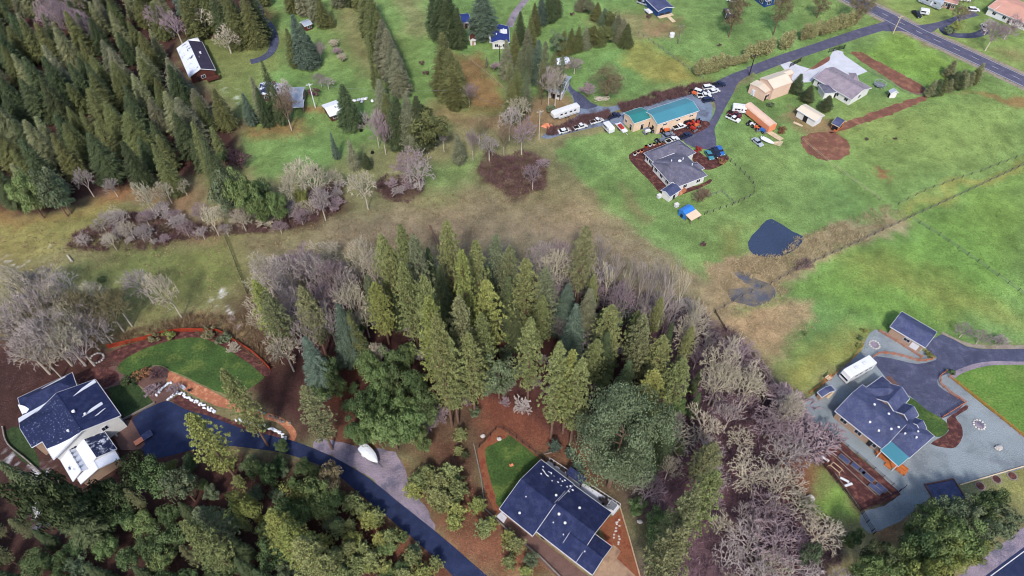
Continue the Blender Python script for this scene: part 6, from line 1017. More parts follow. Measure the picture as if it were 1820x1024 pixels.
fence('retaining_wall', 'stone wall round the left yard of the snowy house', [(6, 760), (15, 790), (50, 820), (95, 862)], .6, 3, 'rock', [.3], 'wood_grey', (.3, .6), cat='wall', curve=True)
fence('retaining_wall', 'straight timber edge between small lawn and navy forecourt', [(217, 748), (276, 717)], .6, 3, 'wood_grey', [.3], 'wood_grey', (.3, .5), cat='wall')
for u0, v0, u1, v1, lb in ((1403, 120, 1422, 110, 'black driveway gate by the cream metal barn'), (1472, 94, 1500, 87, 'black driveway gate above the pale concrete apron')):
    g_ = fence('driveway_gate', lb, [(u0, v0), (u1, v1)], 1.9, 2.4, 'wood_dark', [.3, 1.6], 'wood_dark', (.08, .12), cat='gate'); P = PXY([(u0, v0), (u1, v1)]); b = MB()
    for i in range(22): t = i/21; b.box((P[0][0]+(P[1][0]-P[0][0])*t, P[0][1]+(P[1][1]-P[0][1])*t, .95), (.09, .05, 1.4))
    b.build('bars', 'car_black', g_, True)
def hedge(label, px, m, h, seed):
    o = cover('hedge', label, 'hedge', px, 7, h, .06, m, seed, 7, .5, kind=None)
hedge('long dark leafless hedge between the camper drive and the barn lot', [(973, 233), (1010, 222), (1060, 207), (1120, 185), (1180, 168), (1260, 149), (1265, 155), (1185, 176), (1125, 193), (1065, 215), (1015, 230), (976, 241)], 'thicket', (1.2, 2.4), 401)
# ------------------------------------------------------------------ utility poles
def pole(u, vb, vt, ut, label, mt='wood_grey', arm=True):
    x, y, h = tree_at(ut, vt, vb); r = thing('utility_pole', label, 'utility pole', (x, y, 0), .3)
    b = MB(); b.tube((0, 0, -.2), (0, 0, h), .2, .13, 8); b.build('pole', mt, r)
    if arm: b = MB(); b.box((0, 0, h-.6), (2.4, .14, .16)); b.tube((-1, 0, h-.5), (0, 0, h-1.3), .04, .04, 4); b.tube((1, 0, h-.5), (0, 0, h-1.3), .04, .04, 4); b.build('crossarm', mt, r)
    for q in (-1, 0, 1): b = MB(); b.tube((q, 0, h-.5), (q, 0, h-.28), .07, .05, 6); b.build('insulator', 'trim', r)
    if label.startswith('pale'): b = MB(); b.tube((.4, 0, h-1.9), (.4, 0, h-1.1), .22, .22, 8); b.build('transformer', 'metal_grey', r)
    return (x, y, h)
pa = pole(959, 248, 196, 960, 'pale utility pole at the left end of the barn lot', 'bark_pale'); pb = pole(814, 194, 158, 813, 'grey utility pole below the light fir clump'); pc = pole(553, 192, 148, 549, 'utility pole on bare soil left of the white cabin', 'trim'); pole(889, 118, 80, 888, 'utility pole below the blue-roofed white house', 'wood_dark')
pole(1337, 134, 96, 1343, 'dark utility pole at the fork in the lane', 'wood_dark'); pole(1591, 60, 28, 1602, 'pale leaning utility pole at the road junction corner', 'wood_pale'); pole(1213, 78, 44, 1212, 'slim pole in the top field', 'wood_grey')
for (p, q, lb) in ((pb, pa, 'overhead wire between the two centre poles'), (pc, pb, 'overhead wire crossing the upper left lawns')):
    b = MB(); n = 14; pts = [(p[0]+(q[0]-p[0])*i/n, p[1]+(q[1]-p[1])*i/n, p[2]-.3+(q[2]-p[2])*i/n-1.6*math.sin(PI*i/n)) for i in range(n+1)]
    for a_, b_ in zip(pts[:-1], pts[1:]): b.tube(a_, b_, .035, .035, 4)
    tag(b.build('power_line', 'metal_grey'), lb, 'power line')
# ------------------------------------------------------------------ vehicles
def wheel(root, x, y, r=.34, w=.24, name='wheel'):
    b = MB(); b.tube((x, y-w/2, r), (x, y+w/2, r), r, r, 10, 0); b.tube((x, y-w/2-.01, r), (x, y+w/2+.01, r), r*.5, r*.5, 8, 1); b.build(name, ['rubber', 'metal_grey'], root)
def car(style, L=4.6):
    r = thing({'pickup': 'pickup_truck', 'suv': 'parked_suv', 'van': 'parked_van'}.get(style, 'parked_car'), None, {'pickup': 'pickup truck', 'suv': 'car', 'van': 'van'}.get(style, 'car'))
    h, W = L/2, .9; b = MB(); g = MB(); rf = MB()
    if style == 'sedan': lo = [(-h, .35), (-h, .78), (-h+.15, .9), (h-1.2, .88), (h-.15, .72), (h, .55), (h, .3)]; cab = [(-h+.55, .9), (-h+1.15, 1.36), (.35, 1.38), (1.05, .88)]
    elif style == 'suv': lo = [(-h, .4), (-h, .95), (h-1.15, .98), (h-.15, .85), (h, .6), (h, .35)]; cab = [(-h+.05, .95), (-h+.35, 1.66), (.45, 1.68), (1.1, .98)]
    elif style == 'van': lo = [(-h, .4), (-h, 1.05), (h-.7, 1.05), (h-.05, .85), (h, .35)]; cab = [(-h+.02, 1.05), (-h+.15, 1.95), (h-1.5, 1.95), (h-.75, 1.05)]
    else: lo = [(-h, .5), (-h, 1.0), (h-1.2, 1.02), (h-.1, .92), (h, .6), (h, .42)]; cab = [(-.35, 1.02), (-.25, 1.68), (.75, 1.7), (1.35, 1.0)]
    b.extry(lo, -W, W); x0, x1, x2, x3 = [c[0] for c in cab]; zt = cab[1][1]; z0 = cab[0][1]; wi = W-.06; wt = W-.2
    g.add([(x0, -wi, z0), (x3, -wi, z0), (x2, -wt, zt-.06), (x1, -wt, zt-.06), (x0, wi, z0), (x3, wi, z0), (x2, wt, zt-.06), (x1, wt, zt-.06)], [(0, 1, 2, 3), (7, 6, 5, 4), (1, 5, 6, 2), (0, 3, 7, 4), (3, 2, 6, 7)])
    rf.box(((x1+x2)/2, 0, zt-.03), (x2-x1+.1, 2*wt+.06, .08))
    for s in (-1, 1):
        for xx in ((x1+x2)/2,): rf.add([(xx-.06, s*(wi-.01), z0), (xx+.06, s*(wi-.01), z0), (xx+.06, s*(wt+.02), zt-.05), (xx-.06, s*(wt+.02), zt-.05)], [(0, 1, 2, 3)])
    if style == 'pickup':
        b2 = MB(); b2.box((-h+1.0, 0, 1.03), (1.75, 1.45, .05)); b2.build('bed', 'rubber', r)
    b.build('body', 'car_white', r); g.build('window', 'glass', r); rf.build('roof', 'car_white', r)
    for x in (-h+.85, h-.85):
        for y in (-W+.08, W-.08): wheel(r, x, y, .36 if style in ('pickup', 'suv') else .33)
    for s in (-.62, .62): q = MB(); q.box((h+.0, s, .66), (.06, .34, .16)); q.build('headlight', 'trim', r); q = MB(); q.box((-h-.0, s*1.1, .75), (.06, .22, .2)); q.build('taillight', 'car_red', r)
    return r
CARP = {}
def V(style, u, v, d, colour, label, group=None, L=None):
    x, y = G(u, v); x2, y2 = G(u+d[0], v+d[1]); a = math.atan2(y2-y, x2-x)
    if style not in CARP: CARP[style] = car(style, {'pickup': 5.2, 'suv': 4.7, 'van': 5.2}.get(style, 4.6)); c = CARP[style]; c.location = (x, y, .04); c.rotation_euler = (0, 0, a)
    else: c = copy_tree(CARP[style], (x, y, .04), a)
    c['label'] = label
    if group: c['group'] = group
    for ch in c.children:
        if ch.name.split('.')[0] in ('body', 'roof'): setmat(ch, colour)
    return c
GL = 'vehicles parked around the barn lot'
V('sedan', 1003, 235, (80, -20), 'car_white', 'white sedan at the left end of the row below the hedge', GL); V('pickup', 1031, 228, (100, -30), 'car_white', 'white pickup with red bed load, second in the row below the hedge', GL); V('pickup', 1060, 218, (100, -30), 'car_white', 'white pickup, third in the row below the hedge', GL); V('pickup', 1090, 209, (100, -30), 'car_navy', 'dark pickup beside the left end of the teal barn', GL)
V('sedan', 1187, 243, (100, -35), 'car_grey', 'blue-grey sedan below the barn front', GL); V('pickup', 1217, 244.5, (100, -40), 'car_navy', 'dark navy pickup between barn and house', GL); V('pickup', 1194, 252, (100, -40), 'car_white', 'white pickup tight behind the grey house roof', GL); V('pickup', 1207, 228, (100, -30), 'car_white', 'long white pickup beside the barn front wall', GL); V('suv', 1222, 219, (100, -30), 'car_black', 'black vehicle against the right end of the barn front', GL)
GU = 'vehicles at the right end of the teal barn'
V('suv', 1259, 158, (70, -10), 'car_white', 'white SUV in the top row at the barn end', GU); V('pickup', 1276, 153, (80, -5), 'car_navy', 'dark pickup at the top right of the barn end group', GU); V('sedan', 1268, 164.5, (90, -25), 'car_white', 'white car beside the drive, right side of the barn end group', GU); V('suv', 1243, 167, (60, 20), 'car_white', 'white car nearest the barn corner', GU); V('pickup', 1251, 173, (80, -5), 'car_white', 'white truck in the middle of the barn end group', GU); V('suv', 1258, 180, (100, -20), 'car_navy', 'dark blue SUV at the bottom of the barn end group', GU)
GR_ = 'cars side by side right of the grey house'
for u, v, cl, nm in ((1260, 278, 'car_teal', 'teal car, leftmost of the four right of the grey house'), (1266.5, 275.5, 'car_black', 'black car second of the four right of the grey house'), (1272.5, 272.5, 'car_navy', 'navy car third of the four right of the grey house'), (1279, 270, 'car_blue', 'blue-grey car, rightmost of the four right of the grey house')): V('sedan', u, v, (55, 90), cl, nm, GR_)
V('pickup', 1305, 206, (80, 30), 'car_maroon', 'maroon pickup between white canopy and white-blue pickup'); V('pickup', 1302, 213.5, (80, 35), 'car_white', 'white pickup with blue load left of the orange storage trailer'); V('sedan', 1345.5, 255, (60, 50), 'car_silver', 'silver-blue car alone on the grass below the orange storage trailer'); V('sedan', 1748, 51, (30, 60), 'car_white', 'pale car on the top right drive loop'); V('suv', 1729, 20, (80, 5), 'car_white', 'white SUV at the upper end of the top right drive')
V('pickup', 1142, 8, (90, 30), 'car_silver', 'silver pickup parked left of the white-gabled manufactured home'); V('sedan', 1301, 3, (90, 20), 'car_white', 'white car at the top edge left of the deep blue house'); V('pickup', 1628, 28, (60, 60), 'car_black', 'black pickup on grass above the road junction'); V('van', 1676, 9, (80, 20), 'car_white', 'white van between the grey motorhome and pink mobile home'); V('suv', 1777, 19, (90, 30), 'car_black', 'dark car in front of the pink-tiled house'); V('van', 1712, 2, (80, 10), 'car_white', 'white van at the top edge right of the pink mobile home')
def px_frame(u, v, d):
    x, y = G(u, v); x2, y2 = G(u+d[0], v+d[1]); return x, y, math.atan2(y2-y, x2-x)
def camper(name, label, cat, u, v, d, L, W, H, col, fifth=False, coach=False, z0=.75):
    x, y, a = px_frame(u, v, d); r = thing(name, label, cat, (x, y, .03), a); h = L/2; b = MB()
    if fifth: prof = [(-h, z0), (-h, H-.1), (-h+.15, H), (h-.6, H), (h, H-.5), (h, 1.75), (h-1.9, 1.65), (h-2.2, z0)]
    elif coach: prof = [(-h, z0-.25), (-h, H-.1), (-h+.12, H), (h-.9, H), (h-.35, H-.35), (h-.02, 1.9), (h, .7), (h-.1, z0-.25)]
    else: prof = [(-h, z0), (-h, H-.15), (-h+.2, H), (h-.3, H), (h, H-.4), (h, z0)]
    n = len(prof); bev = .12; V_ = []
    for yy, s in ((-W/2, .985), (-W/2+bev, 1.0), (W/2-bev, 1.0), (W/2, .985)):
        for px_, pz in prof: V_.append((px_*s, yy, z0+(pz-z0)*(s if pz > 1 else 1)))
    F_ = []
    for k in range(3):
        for i in range(n): F_.append((k*n+i, (k+1)*n+i, (k+1)*n+(i+1) % n, k*n+(i+1) % n))
    F_ += [tuple(range(n)), tuple(range(4*n-1, 3*n-1, -1))]; b.add(V_, F_); b.build('body', col, r)
    for s in (-1, 1):
        for f in (-.62, -.3, .1, .42): q = MB(); q.box((f*h, s*(W/2+.01), z0+(H-z0)*.6), (.9, .05, .55)); q.build('window', 'glass', r)
        q = MB(); q.box((0, s*(W/2+.005), z0+.35), (L*.86, .03, .14)); q.build('stripe', 'car_grey', r)
    q = MB(); q.box((.28*h*0+.75, -W/2-.02, z0+.95), (.7, .05, 1.8)); q.build('door', 'trim', r)
    for f in (-.35, .25): q = MB(); q.box((f*h, 0, H+.12), (1.0, .75, .24)); q.build('roof_unit', 'trim', r)
    if coach:
        q = MB(); q.add([(h-.33, -W/2+.2, H-.42), (h-.33, W/2-.2, H-.42), (h+.02, W/2-.2, 1.5), (h+.02, -W/2+.2, 1.5)], [(0, 1, 2, 3), (3, 2, 1, 0)]); q.box((h-.1, 0, 1.75), (.25, W-.35, .6)); q.build('windshield', 'glass', r)
        for s in (-.85, .85): q = MB(); q.box((h+.02, s, .9), (.08, .35, .2)); q.build('headlight', 'trim', r)
        wx_ = (h-1.6, -h+2.2)
    else: wx_ = (-.8, .2)
    for wx in wx_:
        for s in (-1, 1): wheel(r, wx, s*(W/2-.12), .4)
    return r
camper('camper_trailer', 'long white camper trailer on gravel above the hedge', 'camper trailer', 1004, 207, (-90, 30), 10.6, 2.5, 3.4, 'car_white', fifth=True)
camper('motorhome', 'big white motorhome with black windshield on the gravel behind the slate-roofed house', 'motorhome', 1519, 664, (-48, 27), 9.4, 2.7, 3.5, 'car_white', coach=True)
camper('motorhome', 'grey motorhome parked above the road junction at the top right', 'motorhome', 1652, 10, (80, 32), 9.6, 2.6, 3.3, 'car_silver', coach=True)
camper('cargo_trailer', 'small white cargo trailer on grass below the barn lot', 'trailer', 1081, 233, (50, 55), 4.4, 2.2, 2.6, 'car_white'); camper('cargo_trailer', 'brown covered trailer on the top field beside the olive-brown bare tree', 'trailer', 1293, 33, (30, 50), 6.5, 2.6, 2.8, 'car_brown'); camper('camper_trailer', 'small white camper above the maroon pickup', 'camper trailer', 1316, 200, (80, 10), 6.4, 2.5, 2.8, 'car_white')
camper('camper_trailer', 'small white camper beside the black pickup above the road junction', 'camper trailer', 1641, 26, (60, 10), 3.6, 2.2, 2.3, 'car_white'); camper('camper_trailer', 'white camper left of the pink mobile home', 'camper trailer', 1668, 0, (80, 20), 5, 2.4, 2.7, 'car_white')
# orange storage trailer with rounded roof
x, y, a = px_frame(1347.5, 217, (37, 31)); r = thing('storage_trailer', 'long orange storage trailer with rounded pale roof in the right yard', 'trailer', (x, y, .03), a); b = MB(); W = 3.2; pr = [(-W/2, .7), (-W/2, 2.9), (-W/2+.25, 3.4), (-.8, 3.75), (0, 3.85), (.8, 3.75), (W/2-.25, 3.4), (W/2, 2.9), (W/2, .7)]
b.extr(pr, -6.6, 6.6); b.build('body', 'orange_pale', r); b = MB(); b.extr([(-W/2-.03, 2.95), (-W/2+.24, 3.46), (-.8, 3.81), (0, 3.91), (.8, 3.81), (W/2-.24, 3.46), (W/2+.03, 2.95), (W/2-.1, 2.95), (0, 3.8), (-W/2+.1, 2.95)], -6.65, 6.65); b.build('roof', 'wall_peach', r)
for s in (-1, 1):
    for q in (-5, -4.1, 4.2): wheel(r, q, s*1.3, .5, .3)
b = MB(); b.box((6.63, 0, 2), (.06, 2.4, 2.2)); b.build('door', 'orange_pale', r)
# boat and its trailer
x, y, a = px_frame(658, 812, (36, 36)); bt = thing('boat', 'white covered motorboat on the grey gravel beside the black drive', 'boat', (x, y, .62), a); b = MB(); st = [(-2.9, 1.12, .1), (-1.8, 1.22, .02), (-.4, 1.25, 0), (1.0, 1.1, .03), (2.1, .7, .15), (2.8, .28, .35), (3.15, .03, .55)]; V_ = []
for sx, hw, kz in st: V_ += [(sx, -hw, 1.05), (sx, -hw*.85, .55+kz*.3), (sx, 0, kz), (sx, hw*.85, .55+kz*.3), (sx, hw, 1.05)]
F_ = []
for k in range(len(st)-1):
    for i in range(4): F_.append((k*5+i, (k+1)*5+i, (k+1)*5+i+1, k*5+i+1))
F_.append((0, 1, 2, 3, 4)); b.add(V_, F_); b.add(V_, [tuple(reversed(f)) for f in F_][:0]); b.build('hull', 'car_white', bt); b = MB(); V_ = []
for sx, hw, kz in st: V_ += [(sx*.99, -hw*1.02, 1.06), (sx*.99, -hw*.55, 1.3), (sx*.99, 0, 1.42-.12*abs(sx)/3), (sx*.99, hw*.55, 1.3), (sx*.99, hw*1.02, 1.06)]
b.add(V_, F_); b.build('cover', 'snow', bt); b = MB(); b.box((-3.35, .0, 1.15), (.6, .45, .8), taper=.8); b.box((-3.3, 0, .4), (.25, .2, .9)); b.build('outboard_motor', 'trim', bt)
tl = thing('boat_trailer', 'low grey trailer carrying the white motorboat', 'trailer', (x, y, .03), a); b = MB(); b.box((-.3, -.75, .5), (5.6, .12, .12)); b.box((-.3, .75, .5), (5.6, .12, .12)); b.box((3.4, 0, .5), (1.8, .12, .12)); b.box((-1, 0, .45), (.12, 2.1, .1)); b.box((1.5, 0, .5), (.12, 1.6, .1)); b.build('frame', 'metal_grey', tl)
for s in (-1.25, 1.25): wheel(tl, -1.1, s, .34, .2)
for s in (-1.25, 1.25): b = MB(); b.box((-1.1, s, .74), (1.0, .3, .06)); b.build('fender', 'trim', tl)
x, y, a = px_frame(1363, 254, (60, 30)); b2 = copy_tree(bt, (x, y, .35), a, 'small pale boat lying on the grass beside the silver-blue car', None, (.75, .75, .75))
# tractors, mowers
def tractor():
    r = thing('garden_tractor', None, 'tractor'); b = MB(); b.box((.5, 0, .85), (1.5, .7, .6), taper=.9); b.box((-.5, 0, .6), (1.3, .8, .3)); b.build('body', 'car_red', r); b = MB(); b.box((-.65, 0, .95), (.5, .5, .12)); b.box((-.9, 0, 1.2), (.1, .5, .45)); b.build('seat', 'rubber', r)
    b = MB(); b.tube((-.1, 0, .9), (-.3, 0, 1.35), .03, .03, 5); b.tube((-.3, -.2, 1.35), (-.3, .2, 1.35), .03, .03, 5); b.build('steering_wheel', 'rubber', r)
    for s in (-.6, .6): wheel(r, -.7, s, .55, .3); wheel(r, .9, s*.8, .32, .2)
    b = MB(); b.box((1.55, 0, .4), (.3, 1.5, .4)); b.build('bucket', 'metal_grey', r); return r
TR = None; GT = 'red and orange machines in front of the barn'
for u, v, d, c, lb in ((1222, 224, (60, 20), 'car_red', 'red garden tractor, leftmost in the red machinery cluster'), (1230, 220, (30, 40), 'car_red', 'red garden tractor at the top of the red machinery cluster'), (1234, 227, (60, -20), 'car_orange', 'orange-red tractor at the bottom of the red machinery cluster'), (1240, 221, (-20, 50), 'car_red', 'red garden tractor, rightmost in the red machinery cluster'), (1228, 230, (50, 30), 'car_red', 'red mower at the lower left of the red machinery cluster'), (1181, 235.5, (60, -10), 'car_orange', 'orange tractor by the barn corner'),
                       (1231, 168, (60, 30), 'car_orange', 'orange tractor beside the upper barn corner'), (1153, 236, (-60, 20), 'car_white', 'white tractor on the grass in front of the barn wing'), (1334, 224, (60, 30), 'car_white', 'white tractor beside the orange storage trailer'), (1351, 233.5, (60, 30), 'car_blue', 'blue tractor at the lower end of the orange storage trailer'), (1342, 229, (40, 40), 'pine_yellow' if False else 'car_orange', 'orange mower between the white and blue tractors'), (1172, 253, (80, -20), 'car_grey', 'grey mower left of the white pickup behind the grey house')):
    x, y, a = px_frame(u, v, d)
    if TR is None: TR = tractor(); q = TR; q.location = (x, y, .04); q.rotation_euler = (0, 0, a)
    else: q = copy_tree(TR, (x, y, .04), a)
    q['label'] = lb; q.scale = (1.25,)*3
    if 'cluster' in lb: q['group'] = GT
    for ch in q.children:
        if ch.name.split('.')[0] == 'body': setmat(ch, c)
def flatbed(label, u, v, d, L, load=None):
    x, y, a = px_frame(u, v, d); r = thing('flatbed_trailer', label, 'trailer', (x, y, .03), a); b = MB(); b.box((0, 0, .7), (L, 2, .12)); b.box((0, -.95, .95), (L, .06, .3)); b.box((0, .95, .95), (L, .06, .3)); b.box((L/2+.7, 0, .55), (1.4, .1, .1)); b.build('deck', 'trim', r)
    for q in (-.5, .4):
        for s in (-1.05, 1.05): wheel(r, q, s, .34, .2)
    if load: b = MB(); b.box((-.4, 0, 1.0), (L*.5, 1.3, .5), taper=.85); b.build('load', load, r)
flatbed('white flatbed trailer with a red load at the left wall of the barn', 1104, 230, (60, 65), 5.4, 'car_red'); flatbed('white flatbed trailer left of the white-gabled manufactured home', 1152, 23, (-50, -40), 3.6, 'trim')
# ------------------------------------------------------------------ yard things
def simple(name, label, cat, u, v, rz, parts, z=0.0, group=None):
    x, y = G(u, v); r = thing(name, label, cat, (x, y, z), rz, group)
    for nm, mt, fn in parts: b = MB(); fn(b); b.build(nm, mt, r)
    return r
def logs(b, n, L, w, rr):
    for i in range(n): b.tube((-L/2+rr.uniform(-.2, .2), rr.uniform(-w, w), .15+.22*(i % 3)), (L/2+rr.uniform(-.2, .2), rr.uniform(-w, w), .15+.22*(i % 3)), .13, .11, 6)
rr = random.Random(5)
simple('lumber_stack', 'pale lumber stack leading off the lower end of the orange storage trailer', 'lumber', 1376, 242, G(1385, 248)[0]*0-.9, [('planks', 'wood_pale', lambda b: [b.box((0, q*.3, .25+.1*(q % 2)), (6, .26, .12)) for q in range(-3, 4)])]); simple('lumber_stack', 'pale loose beams right of the small grass boat', 'lumber', 1378, 255, -.2, [('planks', 'wood_pale', lambda b: [b.box((q*.2, q*.35, .2), (4.5, .2, .14), rz=.15*q) for q in range(-2, 3)])])
simple('woodpile', 'white branch and junk pile on the yellow-green field edge', 'woodpile', 1070, 177, .1, [('logs', 'bark_pale', lambda b: [b.tube((rr.uniform(-3, 3), rr.uniform(-1.2, 1.2), rr.uniform(.1, .5)), (rr.uniform(-3, 3), rr.uniform(-1.2, 1.2), rr.uniform(.2, .8)), .12, .08, 5) for q in range(26)])])
simple('tarp_heap', 'orange tarp heap below the white camper', 'tarp', 974, 225, -.4, [('tarp', 'orange_pale', lambda b: b.prism([(-2.4, -1), (2.2, -1.3), (2.6, .8), (-2, 1.3)], 0, 1.0, top=.45))])
simple('lumber_stack', 'pale bench-like board stack on brown grass left of the pole shed', 'lumber', 1418, 222, -.7, [('planks', 'wood_pale', lambda b: [b.box((0, q*.32, .3), (3.4, .3, .12)) for q in (-1, 0, 1)])])
simple('water_tank', 'round white tank in the top field', 'tank', 1194, 65, 0, [('tank', 'trim', lambda b: b.tube((0, 0, 0), (0, 0, 1.5), 1.0, 1.0, 16)), ('lid', 'wall_white', lambda b: b.tube((0, 0, 1.5), (0, 0, 1.75), .9, .35, 16))])
simple('stone_fountain', 'pale blue-grey round trampoline on the white ranch house lawn', 'trampoline', 1562, 154, 0, [('mat', 'metal_grey', lambda b: b.tube((0, 0, .85), (0, 0, .92), 1.9, 1.9, 18)), ('frame', 'roof_metal', lambda b: [b.tube((math.cos(q)*2.1, math.sin(q)*2.1, 0), (math.cos(q)*2.1, math.sin(q)*2.1, 1.9), .06, .06, 5) for q in [i*PI/4 for i in range(8)]]+[b.tube((math.cos(q)*2.1, math.sin(q)*2.1, 1.9), (math.cos(q+PI/4)*2.1, math.sin(q+PI/4)*2.1, 1.9), .05, .05, 5) for q in [i*PI/4 for i in range(8)]])]).name = 'trampoline'
simple('climbing_frame', 'white wooden climbing frame beside the cream metal barn', 'climbing frame', 1340, 170, .5, [('frame', 'trim', lambda b: [b.tube((sx*1.2, sy*.8, 0), (sx*.9, 0, 2.3), .07, .07, 5) for sx in (-1, 1) for sy in (-1, 1)]+[b.tube((-1.2, 0, 2.3), (1.2, 0, 2.3), .08, .08, 5), b.tube((-1.1, .5, 1), (1.1, .5, 1), .06, .06, 5)])])
for u, v, lb in ((1171, 351, 'white cube-shaped utility box left of the patio pavilion'), (1202, 367, 'white utility box left of the blue tarp shelter')): simple('utility_box', lb, 'utility box', u, v, .5, [('cabinet', 'trim', lambda b: b.box((0, 0, .55), (1.2, 1.0, 1.1))), ('lid', 'wall_white', lambda b: b.box((0, 0, 1.14), (1.3, 1.1, .08)))])
# patio things on the terrace of the centre house
def table(label, x, y, z, rz, L=1.8, W=1.0, m='wood_dark'):
    r = thing('patio_table', label, 'table', (x, y, z), rz); b = MB(); b.box((0, 0, .73), (L, W, .05)); b.build('tabletop', m, r)
    for sx in (-1, 1):
        for sy in (-1, 1): b = MB(); b.box((sx*(L/2-.08), sy*(W/2-.08), .35), (.07, .07, .7)); b.build('leg', m, r)
CH0 = None
def chair(label, x, y, z, rz, m='wood_dark', group=None):
    global CH0
    if CH0 is None:
        r = thing('patio_chair', label, 'chair', (x, y, z), rz); b = MB(); b.box((0, 0, .42), (.6, .6, .07)); b.build('seat', m, r); b = MB(); b.box((-.28, 0, .72), (.06, .6, .55)); b.build('backrest', m, r)
        for sx in (-1, 1):
            for sy in (-1, 1): b = MB(); b.box((sx*.26, sy*.26, .2), (.05, .05, .4)); b.build('leg', m, r)
        CH0 = r
    else: r = copy_tree(CH0, (x, y, z), rz, label)
    for ch in r.children: setmat(ch, m)
    if group: r['group'] = group
def tz(x_, y_): return G(*p3(x_, y_), 1.0)
x, y = tz(800, 535); table('black patio table at the right end of the white terrace', x, y, 1.0, -.7)
for i, (qx, qy, w_) in enumerate(((770, 515, 'left of'), (825, 550, 'right of'), (790, 550, 'in front of'), (812, 520, 'behind'))): x, y = tz(qx, qy); chair('black patio chair %s the table on the white terrace' % w_, x, y, 1.0, i*1.5, group='chairs round the terrace table')
x, y = tz(525, 325); table('dark patio table at the left end of the white terrace', x, y, 1.0, -.7, 1.4, .9); x, y = tz(470, 290); chair('dark patio chair near the left corner of the white terrace', x, y, 1.0, 2); x, y = tz(450, 265); chair('dark patio chair in the left corner of the white terrace', x, y, 1.0, 1)
x, y = tz(850, 565); r = thing('hot_tub', 'square white hot tub at the right corner of the white terrace', 'hot tub', (x, y, 1.0), -.68); b = MB(); b.box((0, 0, .4), (2, 2, .8)); b.build('shell', 'trim', r); b = MB(); b.box((0, 0, .83), (1.7, 1.7, .08)); b.build('cover', 'metal_grey', r)
# garden plot things
def g5(x_, y_): return (1420+x_*.1953, 740+y_*.1953)
A5 = math.atan2(G(*g5(900, 690))[1]-G(*g5(190, 110))[1], G(*g5(900, 690))[0]-G(*g5(190, 110))[0])
BED = None
for i, (qx, qy, L_) in enumerate(((408, 395, 2.6), (515, 465, 2.2), (570, 505, 1.6), (620, 555, 3), (690, 665, 3), (745, 655, 2.4))):
    x, y = G(*g5(qx, qy)); r = thing('raised_bed', '%s raised bed with slate blue cover, counting down the garden plot' % ORD[i], 'raised bed', (x, y, 0), A5, 'raised beds in the garden plot')
    b = MB(); [b.box((0, s*.6, .22), (L_, .06, .44)) for s in (-1, 1)]; [b.box((s*L_/2, 0, .22), (.06, 1.2, .44)) for s in (-1, 1)]; b.build('frame', 'wood_grey', r); b = MB(); b.box((0, 0, .38), (L_-.08, 1.12, .08)); b.build('cover', 'roof_slate', r)
for qx, qy, dz, lb in ((232, 392, .1, 'white bench nearest the top of the garden plot'), (410, 585, .3, 'white bench in the lower half of the garden plot'), (445, 630, 1.2, 'white bench lying below the other in the garden plot')):
    x, y = G(*g5(qx, qy)); r = thing('garden_bench', lb, 'bench', (x, y, 0), A5+dz); b = MB(); b.box((0, 0, .45), (2.0, .55, .08)); b.build('seat', 'trim', r)
    for s in (-.85, .85): b = MB(); b.box((s, 0, .2), (.08, .5, .4)); b.build('leg', 'trim', r)
x, y = G(*g5(330, 478)); r = thing('timber_stand', 'pale open timber frame with splayed legs in the garden plot', 'timber frame', (x, y, 0), A5); b = MB(); [b.box((0, s*.6, .8), (2.4, .12, .12)) for s in (-1, 1)]; [b.box((s*1.2, 0, .8), (.12, 1.3, .12)) for s in (-1, 1)]; b.build('top_frame', 'wood_pale', r)
for sx in (-1, 1):
    for sy in (-1, 1): b = MB(); b.tube((sx*1.2, sy*.6, .8), (sx*1.6, sy*.9, 0), .06, .06, 5); b.build('leg', 'wood_pale', r)
for i in range(3):
    t = [(270, 320, 700, 720), (350, 285, 850, 720), (330, 520, 560, 850)][i]; p0, p1_ = G(*g5(t[0], t[1])), G(*g5(t[2], t[3])); b = MB(); b.box(((p0[0]+p1_[0])/2, (p0[1]+p1_[1])/2, .12), (math.dist(p0, p1_), .14, .24), math.atan2(p1_[1]-p0[1], p1_[0]-p0[0]))
    tag(b.build('timber_edging', 'wood_grey'), ['long timber edging down the middle of the garden plot', 'long timber edging on the upper right of the garden plot', 'timber edging on the lower left of the garden plot'][i], 'edging')
simple('boulder', 'pale boulder on grass left of the garden plot', 'boulder', 1440, 887, 0, [('stone', 'rock', lambda b: b.blob((0, 0, .4), (1.0, .9, .6), rr))]); simple('boulder', 'flat pale boulder alone on the right gravel yard', 'boulder', 1774, 797, .3, [('stone', 'rock', lambda b: b.blob((0, 0, .3), (1.1, .7, .4), rr))])
for u, v, lb in ((1554, 613, 'ring of pale stones on the gravel triangle below the garage'), (1740, 755, 'ring of pale stones on the right gravel yard')):
    x, y = G(u, v); r = thing('stone_ring', lb, 'stone ring', (x, y, 0)); b = MB(); [b.blob((math.cos(q*PI/6)*1.3, math.sin(q*PI/6)*1.3, .1), (.3, .3, .2), rr) for q in range(12)]; b.build('stones', 'rock', r); b = MB(); b.tube((0, 0, .02), (0, 0, .1), 1.1, 1.0, 12); b.build('soil', 'gravel_pink', r)
for i, (u, v) in enumerate(((1742, 864), (1771, 852), (1799, 846))):
    x, y = G(u, v); r = thing('planting_ring', '%s dark planting ring in the lawn at the lower right' % ['left', 'middle', 'right'][i], 'planting ring', (x, y, 0)); b = MB(); b.tube((0, 0, .0), (0, 0, .1), 1.15, 1.15, 16); b.build('edging', 'wood_grey', r); b = MB(); b.tube((0, 0, .05), (0, 0, .14), .95, .85, 14); b.build('soil', 'mulch', r)
